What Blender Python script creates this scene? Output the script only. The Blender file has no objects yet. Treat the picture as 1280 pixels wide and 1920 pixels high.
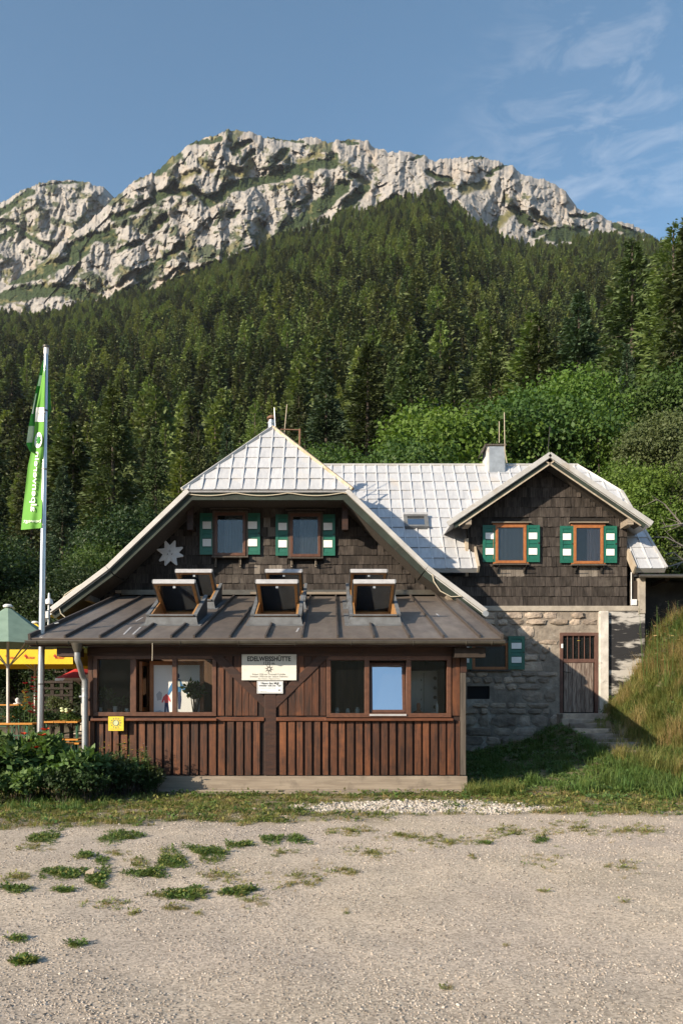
import bpy, bmesh, math, random
import numpy as np
from mathutils import Vector, Matrix

# ------------------------------------------------------------------ camera, sky, sun, exposure
SC = bpy.context.scene
COL = SC.collection
F, CX, HZ, EYE = 1493.0, 620.0, 1315.0, 1.7      # focal length, principal column, horizon row (photo px), eye height (m)
cam_data = bpy.data.cameras.new('camera')
cam = bpy.data.objects.new('camera', cam_data)
COL.objects.link(cam)
cam.location = (0, 0, EYE)
cam.rotation_euler = (math.radians(90), 0, 0)
cam_data.sensor_fit = 'HORIZONTAL'
cam_data.sensor_width = 36.0
cam_data.lens = 36.0 * F / 1280.0
cam_data.shift_x = (640.0 - CX) / 1280.0
cam_data.shift_y = (HZ - 960.0) / 1280.0
cam_data.clip_start = 0.1
cam_data.clip_end = 6000.0
SC.camera = cam

SUN_DIR = Vector((2.83, 2.2, -1.42)).normalized()         # the way the light travels
SUN_EL = math.asin(-SUN_DIR.z)
world = bpy.data.worlds.new('World')
SC.world = world
world.use_nodes = True
wn, wl = world.node_tree.nodes, world.node_tree.links
wn.clear()
w_out = wn.new('ShaderNodeOutputWorld')
w_bg = wn.new('ShaderNodeBackground')
w_sky = wn.new('ShaderNodeTexSky')
w_sky.sky_type = 'NISHITA'
w_sky.sun_disc = False
w_sky.sun_elevation = SUN_EL
w_sky.sun_rotation = math.atan2(-SUN_DIR.x, -SUN_DIR.y)
w_sky.altitude = 1200
w_sky.air_density = 1.0
w_sky.dust_density = 1.6
w_sky.ozone_density = 1.6
SKY = 0.118
w_bg.inputs['Strength'].default_value = SKY
# thin scattered cirrus: wisps in the direction of the sky
w_tc = wn.new('ShaderNodeTexCoord')
w_map = wn.new('ShaderNodeMapping')
w_map.inputs['Scale'].default_value = (8.0, 8.0, 24.0)
w_map.inputs['Location'].default_value = (1.35, 0.2, 0.55)
w_n1 = wn.new('ShaderNodeTexNoise')
w_n1.inputs['Scale'].default_value = 1.6
w_n1.inputs['Detail'].default_value = 8.0
w_n1.inputs['Roughness'].default_value = 0.62
w_n1.inputs['Distortion'].default_value = 0.6
w_r1 = wn.new('ShaderNodeMapRange')
w_r1.inputs['From Min'].default_value = 0.50
w_r1.inputs['From Max'].default_value = 0.82
w_n2 = wn.new('ShaderNodeVectorMath'); w_n2.operation = 'DISTANCE'       # the drift of cloud hangs over the right shoulder of the mountain
w_n2.inputs[1].default_value = (0.275, 0.785, 0.555)
w_r2 = wn.new('ShaderNodeMapRange'); w_r2.interpolation_type = 'SMOOTHSTEP'
w_r2.inputs['From Min'].default_value = 0.20
w_r2.inputs['From Max'].default_value = 0.03
w_mul = wn.new('ShaderNodeMath'); w_mul.operation = 'MULTIPLY'
w_mul2 = wn.new('ShaderNodeMath'); w_mul2.operation = 'MULTIPLY'; w_mul2.inputs[1].default_value = 0.26
w_mix = wn.new('ShaderNodeMix'); w_mix.data_type = 'RGBA'
w_mix.inputs['B'].default_value = (6.2, 6.1, 6.2, 1)
w_hsv = wn.new('ShaderNodeHueSaturation')
w_hsv.inputs['Hue'].default_value = 0.488
w_hsv.inputs['Saturation'].default_value = 1.06
w_hsv.inputs['Value'].default_value = 1.0
wl.new(w_tc.outputs['Generated'], w_map.inputs['Vector'])
wl.new(w_map.outputs[0], w_n1.inputs['Vector'])
wl.new(w_tc.outputs['Generated'], w_n2.inputs[0])
wl.new(w_n1.outputs[0], w_r1.inputs['Value'])
wl.new(w_n2.outputs['Value'], w_r2.inputs['Value'])
wl.new(w_r1.outputs[0], w_mul.inputs[0])
wl.new(w_r2.outputs[0], w_mul.inputs[1])
wl.new(w_mul.outputs[0], w_mul2.inputs[0])
wl.new(w_mul2.outputs[0], w_mix.inputs['Factor'])
wl.new(w_sky.outputs[0], w_hsv.inputs['Color'])
wl.new(w_hsv.outputs[0], w_mix.inputs['A'])
wl.new(w_mix.outputs['Result'], w_bg.inputs['Color'])
wl.new(w_bg.outputs[0], w_out.inputs['Surface'])

sun_data = bpy.data.lights.new('sun', 'SUN')
sun_data.energy = 4.8
sun_data.angle = math.radians(0.55)
sun_data.color = (1.0, 0.85, 0.66)
sun = bpy.data.objects.new('sun', sun_data)
COL.objects.link(sun)
sun.rotation_euler = SUN_DIR.to_track_quat('-Z', 'Y').to_euler()
sun.location = (-30, -20, 40)

SC.view_settings.view_transform = 'Standard'
SC.view_settings.look = 'None'
SC.view_settings.exposure = 0.85
SC.view_settings.gamma = 1.0
SC.view_settings.use_curve_mapping = False
SC.render.engine = 'CYCLES'
SC.cycles.max_bounces = 6
SC.cycles.diffuse_bounces = 3
SC.cycles.glossy_bounces = 3
SC.cycles.transmission_bounces = 4
SC.cycles.transparent_max_bounces = 12
SC.cycles.caustics_reflective = False
SC.cycles.caustics_refractive = False
SC.cycles.use_denoising = True
SC.cycles.volume_bounces = 0

# ------------------------------------------------------------------ helpers
def XS(px, y): return (px - CX) * y / F
def ZS(py, y): return EYE + (HZ - py) * y / F
def P(px, py, y): return Vector((XS(px, y), y, ZS(py, y)))

def tag(o, label=None, cat=None, group=None, kind=None):
    if label: o['label'] = label
    if cat: o['category'] = cat
    if group: o['group'] = group
    if kind: o['kind'] = kind
    return o

def empty(name, loc, label=None, cat=None, group=None, rz=0.0):
    o = bpy.data.objects.new(name, None)
    COL.objects.link(o)
    o.location = loc
    o.rotation_euler = (0, 0, rz)
    o.empty_display_size = 0.2
    return tag(o, label, cat, group)

WORLD_OF = {}
def adopt(o, parent):
    """parent o while its coordinates stay those of the world (parents here only translate / turn about z)"""
    if parent is None: return o
    m = Matrix.Identity(4)
    p = parent
    chain = []
    while p is not None:
        chain.append(p); p = p.parent
    m = Matrix.Identity(4)
    for q in reversed(chain):
        m = m @ (q.matrix_parent_inverse @ q.matrix_basis if q.parent else q.matrix_basis)
    o.parent = parent
    o.matrix_parent_inverse = m.inverted()
    return o

def link(name, mesh, parent=None, mat=None):
    o = bpy.data.objects.new(name, mesh)
    COL.objects.link(o)
    if mat is not None:
        if not mesh.materials: mesh.materials.append(mat)
    adopt(o, parent)
    return o

def np_mesh(name, V, Fq, mats=None, smooth=False, attr=None, mi=None):
    """fast mesh from arrays; Fq is (n,3) or (n,4); attr: {name: per-vertex float or colour array}"""
    V = np.asarray(V, dtype=np.float32); Fq = np.asarray(Fq, dtype=np.int32)
    me = bpy.data.meshes.new(name)
    n, k = Fq.shape
    me.vertices.add(len(V)); me.vertices.foreach_set('co', V.ravel())
    me.loops.add(n * k); me.loops.foreach_set('vertex_index', Fq.ravel())
    me.polygons.add(n)
    me.polygons.foreach_set('loop_start', np.arange(0, n * k, k, dtype=np.int32))
    me.polygons.foreach_set('loop_total', np.full(n, k, dtype=np.int32))
    if smooth: me.polygons.foreach_set('use_smooth', np.ones(n, dtype=bool))
    if mi is not None: me.polygons.foreach_set('material_index', np.asarray(mi, dtype=np.int32))
    for m in (mats or []): me.materials.append(m)
    for an, av in (attr or {}).items():
        av = np.asarray(av, dtype=np.float32)
        if av.ndim == 1:
            a = me.attributes.new(an, 'FLOAT', 'POINT'); a.data.foreach_set('value', av)
        else:
            if av.shape[1] == 3: av = np.hstack([av, np.ones((len(av), 1), np.float32)])
            a = me.attributes.new(an, 'FLOAT_COLOR', 'POINT'); a.data.foreach_set('color', av.ravel())
    me.update(calc_edges=True)
    return me

class MB:
    """collects shapes that make ONE mesh"""
    def __init__(s): s.v = []; s.f = []; s.r = []
    def add(s, verts, faces, rnd=None):
        b = len(s.v)
        s.v += [tuple(q) for q in verts]
        s.f += [tuple(i + b for i in f) for f in faces]
        s.r += [0.0 if rnd is None else rnd] * len(verts)
        return s
    def box(s, x0, x1, y0, y1, z0, z1, rnd=None):
        v = [(x0,y0,z0),(x1,y0,z0),(x1,y1,z0),(x0,y1,z0),(x0,y0,z1),(x1,y0,z1),(x1,y1,z1),(x0,y1,z1)]
        return s.add(v, BOXF, rnd)
    def obox(s, M, sx, sy, sz, rnd=None):
        """box of size sx, sy, sz centred on the frame M"""
        v = [M @ Vector((a*sx/2, b*sy/2, c*sz/2)) for c in (-1,1) for (a,b) in ((-1,-1),(1,-1),(1,1),(-1,1))]
        return s.add(v, BOXF, rnd)
    def bar(s, a, b, w, h, up=(0,0,1), rnd=None):
        """square bar from a to b, w across, h along up"""
        a = Vector(a); b = Vector(b); d = (b - a); L = d.length; d.normalize()
        u = Vector(up); u = (u - d * u.dot(d)).normalized(); r = d.cross(u)
        M = Matrix((r.to_4d(), d.to_4d(), u.to_4d(), (0,0,0,1))).transposed()
        M[3][0] = M[3][1] = M[3][2] = 0
        M.col[3] = ((a + b) / 2).to_4d()
        M[3][3] = 1
        return s.obox(M, w, L, h, rnd)
    def tube(s, pts, r, n=8, cap=True):
        pts = [Vector(p) for p in pts]
        rr = r if hasattr(r, '__len__') else [r] * len(pts)
        b = len(s.v); rings = []
        ref = None
        for i, p in enumerate(pts):
            d = (pts[min(i+1, len(pts)-1)] - pts[max(i-1, 0)]).normalized()
            if ref is None:
                ref = Vector((0,0,1)) if abs(d.z) < .9 else Vector((1,0,0))
            u = (ref - d * ref.dot(d)).normalized(); w = d.cross(u); ref = u
            for k in range(n):
                a = 2*math.pi*k/n
                s.v.append(tuple(p + (u*math.cos(a) + w*math.sin(a)) * rr[i])); s.r.append(0.0)
        for i in range(len(pts)-1):
            for k in range(n):
                s.f.append((b+i*n+k, b+i*n+(k+1)%n, b+(i+1)*n+(k+1)%n, b+(i+1)*n+k))
        if cap:
            s.f.append(tuple(b+k for k in range(n))[::-1])
            s.f.append(tuple(b+(len(pts)-1)*n+k for k in range(n)))
        return s
    def lathe(s, c, prof, n=16):
        """prof: (radius, z) pairs about the vertical through c"""
        c = Vector(c); b = len(s.v)
        for (r, z) in prof:
            for k in range(n):
                a = 2*math.pi*k/n
                s.v.append((c.x + r*math.cos(a), c.y + r*math.sin(a), c.z + z)); s.r.append(0.0)
        for i in range(len(prof)-1):
            for k in range(n):
                s.f.append((b+i*n+k, b+i*n+(k+1)%n, b+(i+1)*n+(k+1)%n, b+(i+1)*n+k))
        s.f.append(tuple(b+k for k in range(n))[::-1])
        s.f.append(tuple(b+(len(prof)-1)*n+k for k in range(n)))
        return s
    def prism(s, poly, off, rnd=None):
        """3-D polygon extruded by the vector off"""
        off = Vector(off); n = len(poly)
        v = [Vector(p) for p in poly] + [Vector(p) + off for p in poly]
        f = [tuple(range(n)), tuple(range(2*n-1, n-1, -1))]
        f += [(i, n+i, n+(i+1)%n, (i+1)%n) for i in range(n)]
        return s.add(v, f, rnd)
    def mesh(s, name, mat=None, smooth=False, rnd=False):
        me = bpy.data.meshes.new(name)
        me.from_pydata(s.v, [], s.f)
        if mat is not None: me.materials.append(mat)
        if rnd:
            a = me.attributes.new('rnd', 'FLOAT', 'POINT'); a.data.foreach_set('value', np.array(s.r, np.float32))
        bm = bmesh.new(); bm.from_mesh(me); bmesh.ops.recalc_face_normals(bm, faces=bm.faces); bm.to_mesh(me); bm.free()
        if smooth:
            me.polygons.foreach_set('use_smooth', np.ones(len(me.polygons), dtype=bool))
            me.set_sharp_from_angle(angle=math.radians(40))
        me.update()
        return me
    def build(s, name, mat, parent=None, smooth=False, rnd=False, bevel=0.0):
        o = link(name, s.mesh(name, mat, smooth, rnd), parent)
        if bevel > 0:
            m = o.modifiers.new('bevel', 'BEVEL'); m.width = bevel; m.segments = 2; m.limit_method = 'ANGLE'
        return o
BOXF = [(0,3,2,1),(4,5,6,7),(0,1,5,4),(1,2,6,5),(2,3,7,6),(3,0,4,7)]

def copy_tree(o, parent=None):
    c = o.copy(); COL.objects.link(c)
    if parent is not None: c.parent = parent
    for ch in o.children: copy_tree(ch, c)
    return c

# ------------------------------------------------------------------ noise (numpy)
_rs = np.random.RandomState(7)
_perm = np.tile(_rs.permutation(512), 3)
_ga = _rs.rand(512) * 2 * np.pi
def perlin(x, y):
    x = np.asarray(x, float); y = np.asarray(y, float)
    xi = np.floor(x).astype(int); yi = np.floor(y).astype(int)
    xf = x - xi; yf = y - yi
    u = xf*xf*xf*(xf*(xf*6-15)+10); v = yf*yf*yf*(yf*(yf*6-15)+10)
    def g(ix, iy, dx, dy):
        h = _perm[(_perm[ix & 511] + iy) & 511]
        return np.cos(_ga[h])*dx + np.sin(_ga[h])*dy
    a = g(xi, yi, xf, yf); b = g(xi+1, yi, xf-1, yf)
    c = g(xi, yi+1, xf, yf-1); d = g(xi+1, yi+1, xf-1, yf-1)
    return ((a*(1-u)+b*u)*(1-v) + (c*(1-u)+d*u)*v) * 1.5
def fbm(x, y, o=4, gain=.5):
    s = 0; a = 1.0; t = 0
    for i in range(o):
        s = s + a*perlin(x*2**i + 17.3*i, y*2**i - 9.1*i); t += a; a *= gain
    return s / t
def sstep(a, b, x):
    t = np.clip((x-a)/(b-a), 0, 1); return t*t*(3-2*t)
def lerp(a, b, t): return a + (b-a)*t

# ------------------------------------------------------------------ materials
MATS = {}
def new_mat(name):
    m = bpy.data.materials.new(name); m.use_nodes = True
    nt = m.node_tree; nt.nodes.clear()
    return m, nt.nodes, nt.links
def rgba(c): return (c[0], c[1], c[2], 1.0)
def pmat(name, c1, c2=None, scale=6.0, stretch=(1,1,1), rough=0.75, bump=0.0, bscale=None, rand=0.0,
         metallic=0.0, spec=0.35, detail=6.0, lo=.35, hi=.65, c3=None, s3=1.2, lo3=.55, hi3=.7, bdist=0.02, rrough=0.0, coord='pos', attr=False):
    """noise-varied Principled: c1..c2 by noise, c3 stains by a second noise, per-object random value shift"""
    m, N, L = new_mat(name)
    out = N.new('ShaderNodeOutputMaterial'); bs = N.new('ShaderNodeBsdfPrincipled')
    L.new(bs.outputs[0], out.inputs[0])
    if coord == 'pos':
        g = N.new('ShaderNodeNewGeometry'); src = g.outputs['Position']
    else:
        g = N.new('ShaderNodeTexCoord'); src = g.outputs['Object']
    mp = N.new('ShaderNodeMapping'); mp.inputs['Scale'].default_value = stretch
    oi = N.new('ShaderNodeObjectInfo')
    L.new(src, mp.inputs['Vector'])
    vec = mp.outputs[0]
    if rand > 0:      # shift the grain from piece to piece
        ad = N.new('ShaderNodeVectorMath'); ad.operation = 'ADD'
        mu = N.new('ShaderNodeMath'); mu.operation = 'MULTIPLY'; mu.inputs[1].default_value = 37.0
        L.new(oi.outputs['Random'], mu.inputs[0]); L.new(vec, ad.inputs[0]); L.new(mu.outputs[0], ad.inputs[1]); vec = ad.outputs[0]
    n1 = N.new('ShaderNodeTexNoise'); n1.inputs['Scale'].default_value = scale; n1.inputs['Detail'].default_value = detail
    n1.inputs['Roughness'].default_value = .6
    L.new(vec, n1.inputs['Vector'])
    mr = N.new('ShaderNodeMapRange'); mr.inputs['From Min'].default_value = lo; mr.inputs['From Max'].default_value = hi
    L.new(n1.outputs[0], mr.inputs['Value'])
    mx = N.new('ShaderNodeMix'); mx.data_type = 'RGBA'
    mx.inputs['A'].default_value = rgba(c1); mx.inputs['B'].default_value = rgba(c2 or c1)
    L.new(mr.outputs[0], mx.inputs['Factor'])
    col = mx.outputs['Result']
    if c3 is not None:
        n3 = N.new('ShaderNodeTexNoise'); n3.inputs['Scale'].default_value = s3; n3.inputs['Detail'].default_value = 7.0
        n3.inputs['Roughness'].default_value = .7
        L.new(src, n3.inputs['Vector'])
        m3 = N.new('ShaderNodeMapRange'); m3.inputs['From Min'].default_value = lo3; m3.inputs['From Max'].default_value = hi3
        L.new(n3.outputs[0], m3.inputs['Value'])
        x3 = N.new('ShaderNodeMix'); x3.data_type = 'RGBA'; x3.inputs['B'].default_value = rgba(c3)
        L.new(m3.outputs[0], x3.inputs['Factor']); L.new(col, x3.inputs['A']); col = x3.outputs['Result']
    if rand > 0:
        at = N.new('ShaderNodeAttribute'); at.attribute_name = 'rnd'
        ad2 = N.new('ShaderNodeMath'); ad2.operation = 'ADD'
        L.new(oi.outputs['Random'], ad2.inputs[0]); L.new(at.outputs['Fac'], ad2.inputs[1])
        fr = N.new('ShaderNodeMath'); fr.operation = 'FRACT'; L.new(ad2.outputs[0], fr.inputs[0])
        vr = N.new('ShaderNodeMapRange'); vr.inputs['To Min'].default_value = 1-rand; vr.inputs['To Max'].default_value = 1+rand
        L.new(fr.outputs[0], vr.inputs['Value'])
        hs = N.new('ShaderNodeHueSaturation'); L.new(vr.outputs[0], hs.inputs['Value']); L.new(col, hs.inputs['Color']); col = hs.outputs[0]
    L.new(col, bs.inputs['Base Color'])
    bs.inputs['Roughness'].default_value = rough
    if rrough > 0:
        r2 = N.new('ShaderNodeMapRange'); r2.inputs['To Min'].default_value = rough-rrough; r2.inputs['To Max'].default_value = rough+rrough
        L.new(n1.outputs[0], r2.inputs['Value']); L.new(r2.outputs[0], bs.inputs['Roughness'])
    bs.inputs['Metallic'].default_value = metallic
    bs.inputs['Specular IOR Level'].default_value = spec
    if bump > 0:
        b = N.new('ShaderNodeBump'); b.inputs['Strength'].default_value = bump; b.inputs['Distance'].default_value = bdist
        n2 = N.new('ShaderNodeTexNoise'); n2.inputs['Scale'].default_value = bscale or scale*2; n2.inputs['Detail'].default_value = 5.0
        L.new(vec, n2.inputs['Vector']); L.new(n2.outputs[0], b.inputs['Height']); L.new(b.outputs[0], bs.inputs['Normal'])
    MATS[name] = m
    return m

def leaf_mat(name, c1, c2, rand=.25, trans=.3, huevar=.02, nscale=.35, rough=.55, spec=.25, gloss=True):
    m, N, L = new_mat(name)
    out = N.new('ShaderNodeOutputMaterial')
    g = N.new('ShaderNodeNewGeometry'); oi = N.new('ShaderNodeObjectInfo')
    n1 = N.new('ShaderNodeTexNoise'); n1.inputs['Scale'].default_value = nscale; n1.inputs['Detail'].default_value = 3.0
    L.new(g.outputs['Position'], n1.inputs['Vector'])
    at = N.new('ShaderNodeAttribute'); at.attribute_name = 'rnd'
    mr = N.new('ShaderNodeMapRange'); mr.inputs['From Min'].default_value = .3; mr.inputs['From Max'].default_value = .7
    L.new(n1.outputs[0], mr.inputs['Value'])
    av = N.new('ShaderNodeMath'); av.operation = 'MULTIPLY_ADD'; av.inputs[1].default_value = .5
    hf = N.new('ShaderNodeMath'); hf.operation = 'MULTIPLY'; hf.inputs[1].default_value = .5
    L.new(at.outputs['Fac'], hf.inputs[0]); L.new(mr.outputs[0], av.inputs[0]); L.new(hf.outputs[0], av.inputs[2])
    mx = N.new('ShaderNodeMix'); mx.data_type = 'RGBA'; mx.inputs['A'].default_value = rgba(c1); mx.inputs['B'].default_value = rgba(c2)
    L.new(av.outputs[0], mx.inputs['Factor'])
    hs = N.new('ShaderNodeHueSaturation')
    vr = N.new('ShaderNodeMapRange'); vr.inputs['To Min'].default_value = 1-rand; vr.inputs['To Max'].default_value = 1+rand
    L.new(oi.outputs['Random'], vr.inputs['Value']); L.new(vr.outputs[0], hs.inputs['Value'])
    m7 = N.new('ShaderNodeMath'); m7.operation = 'MULTIPLY'; m7.inputs[1].default_value = 7.31
    f7 = N.new('ShaderNodeMath'); f7.operation = 'FRACT'
    hr = N.new('ShaderNodeMapRange'); hr.inputs['To Min'].default_value = .5-huevar; hr.inputs['To Max'].default_value = .5+huevar
    L.new(oi.outputs['Random'], m7.inputs[0]); L.new(m7.outputs[0], f7.inputs[0]); L.new(f7.outputs[0], hr.inputs['Value']); L.new(hr.outputs[0], hs.inputs['Hue'])
    L.new(mx.outputs['Result'], hs.inputs['Color'])
    bs = N.new('ShaderNodeBsdfPrincipled'); bs.inputs['Roughness'].default_value = rough; bs.inputs['Specular IOR Level'].default_value = spec
    L.new(hs.outputs[0], bs.inputs['Base Color'])
    tr = N.new('ShaderNodeBsdfTranslucent')
    tc = N.new('ShaderNodeMix'); tc.data_type = 'RGBA'; tc.blend_type = 'MULTIPLY'; tc.inputs['Factor'].default_value = 1.0
    tc.inputs['B'].default_value = (1.25, 1.3, .55, 1)
    L.new(hs.outputs[0], tc.inputs['A']); L.new(tc.outputs['Result'], tr.inputs['Color'])
    ms = N.new('ShaderNodeMixShader'); ms.inputs[0].default_value = trans
    L.new(bs.outputs[0], ms.inputs[1]); L.new(tr.outputs[0], ms.inputs[2]); L.new(ms.outputs[0], out.inputs[0])
    MATS[name] = m
    return m

def glass_mat(name, tint=(.75,.8,.82), refl=1.0, dirt=.04, base_refl=.05):
    m, N, L = new_mat(name)
    out = N.new('ShaderNodeOutputMaterial')
    tr = N.new('ShaderNodeBsdfTransparent'); tr.inputs[0].default_value = rgba(tint)
    gl = N.new('ShaderNodeBsdfGlossy'); gl.inputs['Roughness'].default_value = .015; gl.inputs[0].default_value = (.95,.97,1,1)
    fr = N.new('ShaderNodeFresnel'); fr.inputs['IOR'].default_value = 1.55
    ml = N.new('ShaderNodeMath'); ml.operation = 'MULTIPLY_ADD'; ml.inputs[1].default_value = refl; ml.inputs[2].default_value = base_refl; ml.use_clamp = True
    L.new(fr.outputs[0], ml.inputs[0])
    bp = N.new('ShaderNodeBump'); bp.inputs['Strength'].default_value = .03; bp.inputs['Distance'].default_value = .05
    g = N.new('ShaderNodeNewGeometry'); n = N.new('ShaderNodeTexNoise'); n.inputs['Scale'].default_value = 2.2; n.inputs['Detail'].default_value = 1
    L.new(g.outputs['Position'], n.inputs['Vector']); L.new(n.outputs[0], bp.inputs['Height']); L.new(bp.outputs[0], gl.inputs['Normal'])
    ms = N.new('ShaderNodeMixShader')
    L.new(ml.outputs[0], ms.inputs[0]); L.new(tr.outputs[0], ms.inputs[1]); L.new(gl.outputs[0], ms.inputs[2])
    df = N.new('ShaderNodeBsdfDiffuse'); df.inputs[0].default_value = (.6,.62,.62,1)
    m2 = N.new('ShaderNodeMixShader'); m2.inputs[0].default_value = dirt
    L.new(ms.outputs[0], m2.inputs[1]); L.new(df.outputs[0], m2.inputs[2])
    L.new(m2.outputs[0], out.inputs[0])
    MATS[name] = m
    return m

def attr_mat(name, rough=.95, nscale=3.0, var=.25, bump=.5, bscale=8.0, bdist=.05, fine=None, stretch=(1,1,1)):
    """base colour from the vertex attribute 'col' (what the place is covered with), varied by noise"""
    m, N, L = new_mat(name)
    out = N.new('ShaderNodeOutputMaterial'); bs = N.new('ShaderNodeBsdfPrincipled'); L.new(bs.outputs[0], out.inputs[0])
    bs.inputs['Roughness'].default_value = rough; bs.inputs['Specular IOR Level'].default_value = .15
    at = N.new('ShaderNodeAttribute'); at.attribute_name = 'col'
    g = N.new('ShaderNodeNewGeometry')
    mp = N.new('ShaderNodeMapping'); mp.inputs['Scale'].default_value = stretch; L.new(g.outputs['Position'], mp.inputs['Vector'])
    n1 = N.new('ShaderNodeTexNoise'); n1.inputs['Scale'].default_value = nscale; n1.inputs['Detail'].default_value = 8.0; n1.inputs['Roughness'].default_value = .65
    L.new(mp.outputs[0], n1.inputs['Vector'])
    mr = N.new('ShaderNodeMapRange'); mr.inputs['From Min'].default_value = .3; mr.inputs['From Max'].default_value = .7
    mr.inputs['To Min'].default_value = 1-var; mr.inputs['To Max'].default_value = 1+var
    L.new(n1.outputs[0], mr.inputs['Value'])
    hs = N.new('ShaderNodeHueSaturation'); L.new(mr.outputs[0], hs.inputs['Value']); L.new(at.outputs['Color'], hs.inputs['Color'])
    col = hs.outputs[0]
    if fine:
        vo = N.new('ShaderNodeTexVoronoi'); vo.inputs['Scale'].default_value = fine
        L.new(g.outputs['Position'], vo.inputs['Vector'])
        sp = N.new('ShaderNodeSeparateColor'); L.new(vo.outputs['Color'], sp.inputs[0])
        m4 = N.new('ShaderNodeMapRange'); m4.inputs['To Min'].default_value = .62; m4.inputs['To Max'].default_value = 1.3
        L.new(sp.outputs[0], m4.inputs['Value'])
        h4 = N.new('ShaderNodeHueSaturation'); L.new(m4.outputs[0], h4.inputs['Value']); L.new(col, h4.inputs['Color']); col = h4.outputs[0]
    L.new(col, bs.inputs['Base Color'])
    if bump > 0:
        b = N.new('ShaderNodeBump'); b.inputs['Strength'].default_value = bump; b.inputs['Distance'].default_value = bdist
        n2 = N.new('ShaderNodeTexNoise'); n2.inputs['Scale'].default_value = bscale; n2.inputs['Detail'].default_value = 8.0; n2.inputs['Roughness'].default_value = .7
        L.new(mp.outputs[0], n2.inputs['Vector']); L.new(n2.outputs[0], b.inputs['Height']); L.new(b.outputs[0], bs.inputs['Normal'])
    MATS[name] = m
    return m

# wood, metal, paint
pmat('board_brown', (.098,.034,.014), (.026,.012,.007), scale=3.0, stretch=(9,9,.8), rough=.6, bump=.5, bscale=10, rand=.42, c3=(.17,.060,.020), s3=1.4, lo3=.48, hi3=.78, bdist=.006, spec=.4)
pmat('backing_brown', (.028,.013,.009), (.016,.009,.007), scale=3.0, stretch=(9,9,.8), rough=.7)
pmat('beam_brown', (.050,.021,.012), (.024,.011,.008), scale=3.0, stretch=(1.2,6,6), rough=.55, bump=.4, bscale=9, rand=.15, bdist=.005, spec=.4)
pmat('ledge_wood', (.15,.052,.021), (.075,.028,.014), scale=3.0, stretch=(1,6,6), rough=.5, bump=.3, bscale=9, rand=.15, bdist=.004, spec=.45)
pmat('frame_brown', (.115,.050,.027), (.070,.030,.017), scale=4.0, stretch=(3,3,3), rough=.45, bump=.2, rand=.1, spec=.45, bdist=.003)
pmat('frame_orange', (.36,.135,.040), (.25,.085,.024), scale=5.0, stretch=(2,2,2), rough=.45, rand=.1, spec=.45)
pmat('sash_pine', (.45,.25,.10), (.34,.17,.06), scale=5.0, stretch=(1,4,4), rough=.4, rand=.1, spec=.45)
pmat('grey_wood', (.30,.255,.20), (.19,.155,.12), scale=2.5, stretch=(.5,8,8), rough=.85, bump=.5, bscale=6, rand=.15, c3=(.12,.10,.08), s3=2.2, lo3=.55, hi3=.75, bdist=.006)
pmat('dark_grey_wood', (.10,.085,.07), (.055,.047,.04), scale=3.0, stretch=(8,8,.6), rough=.85, bump=.5, rand=.15, bdist=.006)
pmat('shingle', (.066,.056,.049), (.026,.022,.020), scale=3.5, stretch=(8,3,.9), rough=.88, bump=.6, bscale=7, rand=.36, bdist=.008, spec=.2, c3=(.105,.093,.080), s3=.9, lo3=.56, hi3=.75)
pmat('shingle_new', (.20,.175,.15), (.125,.108,.092), scale=3.5, stretch=(8,3,.9), rough=.88, bump=.6, bscale=7, rand=.2, bdist=.008, spec=.2)
pmat('wall_dark', (.022,.019,.017), (.013,.012,.011), rough=.95)
pmat('roof_silver', (.56,.57,.585), (.46,.47,.49), scale=2.2, stretch=(6,1.5,1.5), rough=.50, bump=.12, bscale=3, rand=.07, metallic=.18, spec=.45, c3=(.60,.54,.46), s3=.9, lo3=.58, hi3=.8, bdist=.01, rrough=.12)
pmat('seam_silver', (.64,.65,.66), (.53,.535,.55), scale=3, rough=.45, metallic=.2, spec=.5, rand=.05)
pmat('verge_silver', (.52,.51,.49), (.42,.41,.39), scale=3, rough=.5, metallic=.2, spec=.5, c3=(.34,.27,.19), s3=2.0, lo3=.58, hi3=.75)
pmat('rusty_ridge', (.50,.44,.34), (.36,.25,.15), scale=4, rough=.6, spec=.4)
pmat('roof_brown', (.155,.130,.112), (.110,.093,.082), scale=1.6, stretch=(3,1,1), rough=.42, bump=.1, bscale=2.5, rand=.10, metallic=.1, spec=.5, bdist=.01, c3=(.165,.135,.11), s3=1.5, lo3=.5, hi3=.8, rrough=.15)
pmat('seam_brown', (.075,.062,.054), (.05,.042,.038), rough=.5, spec=.4)
pmat('gutter', (.135,.125,.105), (.09,.083,.07), scale=4, rough=.38, metallic=.5, spec=.5)
pmat('zinc', (.44,.46,.47), (.33,.345,.355), scale=5, rough=.4, metallic=.55, spec=.5)
pmat('bitumen', (.155,.165,.175), (.10,.105,.11), scale=6, rough=.7, bump=.4, bscale=14, bdist=.01)
pmat('curb_dark', (.045,.05,.056), (.03,.033,.037), scale=6, rough=.55)
pmat('cover_white', (.42,.42,.43), (.33,.33,.335), scale=8, rough=.4, spec=.5)
pmat('shutter_green', (.014,.125,.082), (.010,.098,.066), scale=3, rough=.42, rand=.06, spec=.5, bump=.1, bdist=.003)
pmat('shutter_white', (.80,.80,.78), (.72,.72,.70), scale=5, rough=.5)
pmat('iron', (.022,.021,.02), (.035,.03,.026), scale=9, rough=.6)
pmat('fascia_green', (.030,.044,.034), (.018,.024,.019), scale=2.5, stretch=(1,1,1), rough=.7, c3=(.14,.13,.105), s3=2.5, lo3=.62, hi3=.80, bump=.3, bdist=.005)
pmat('fascia_cream', (.46,.40,.31), (.33,.27,.20), scale=4, rough=.8)
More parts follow.
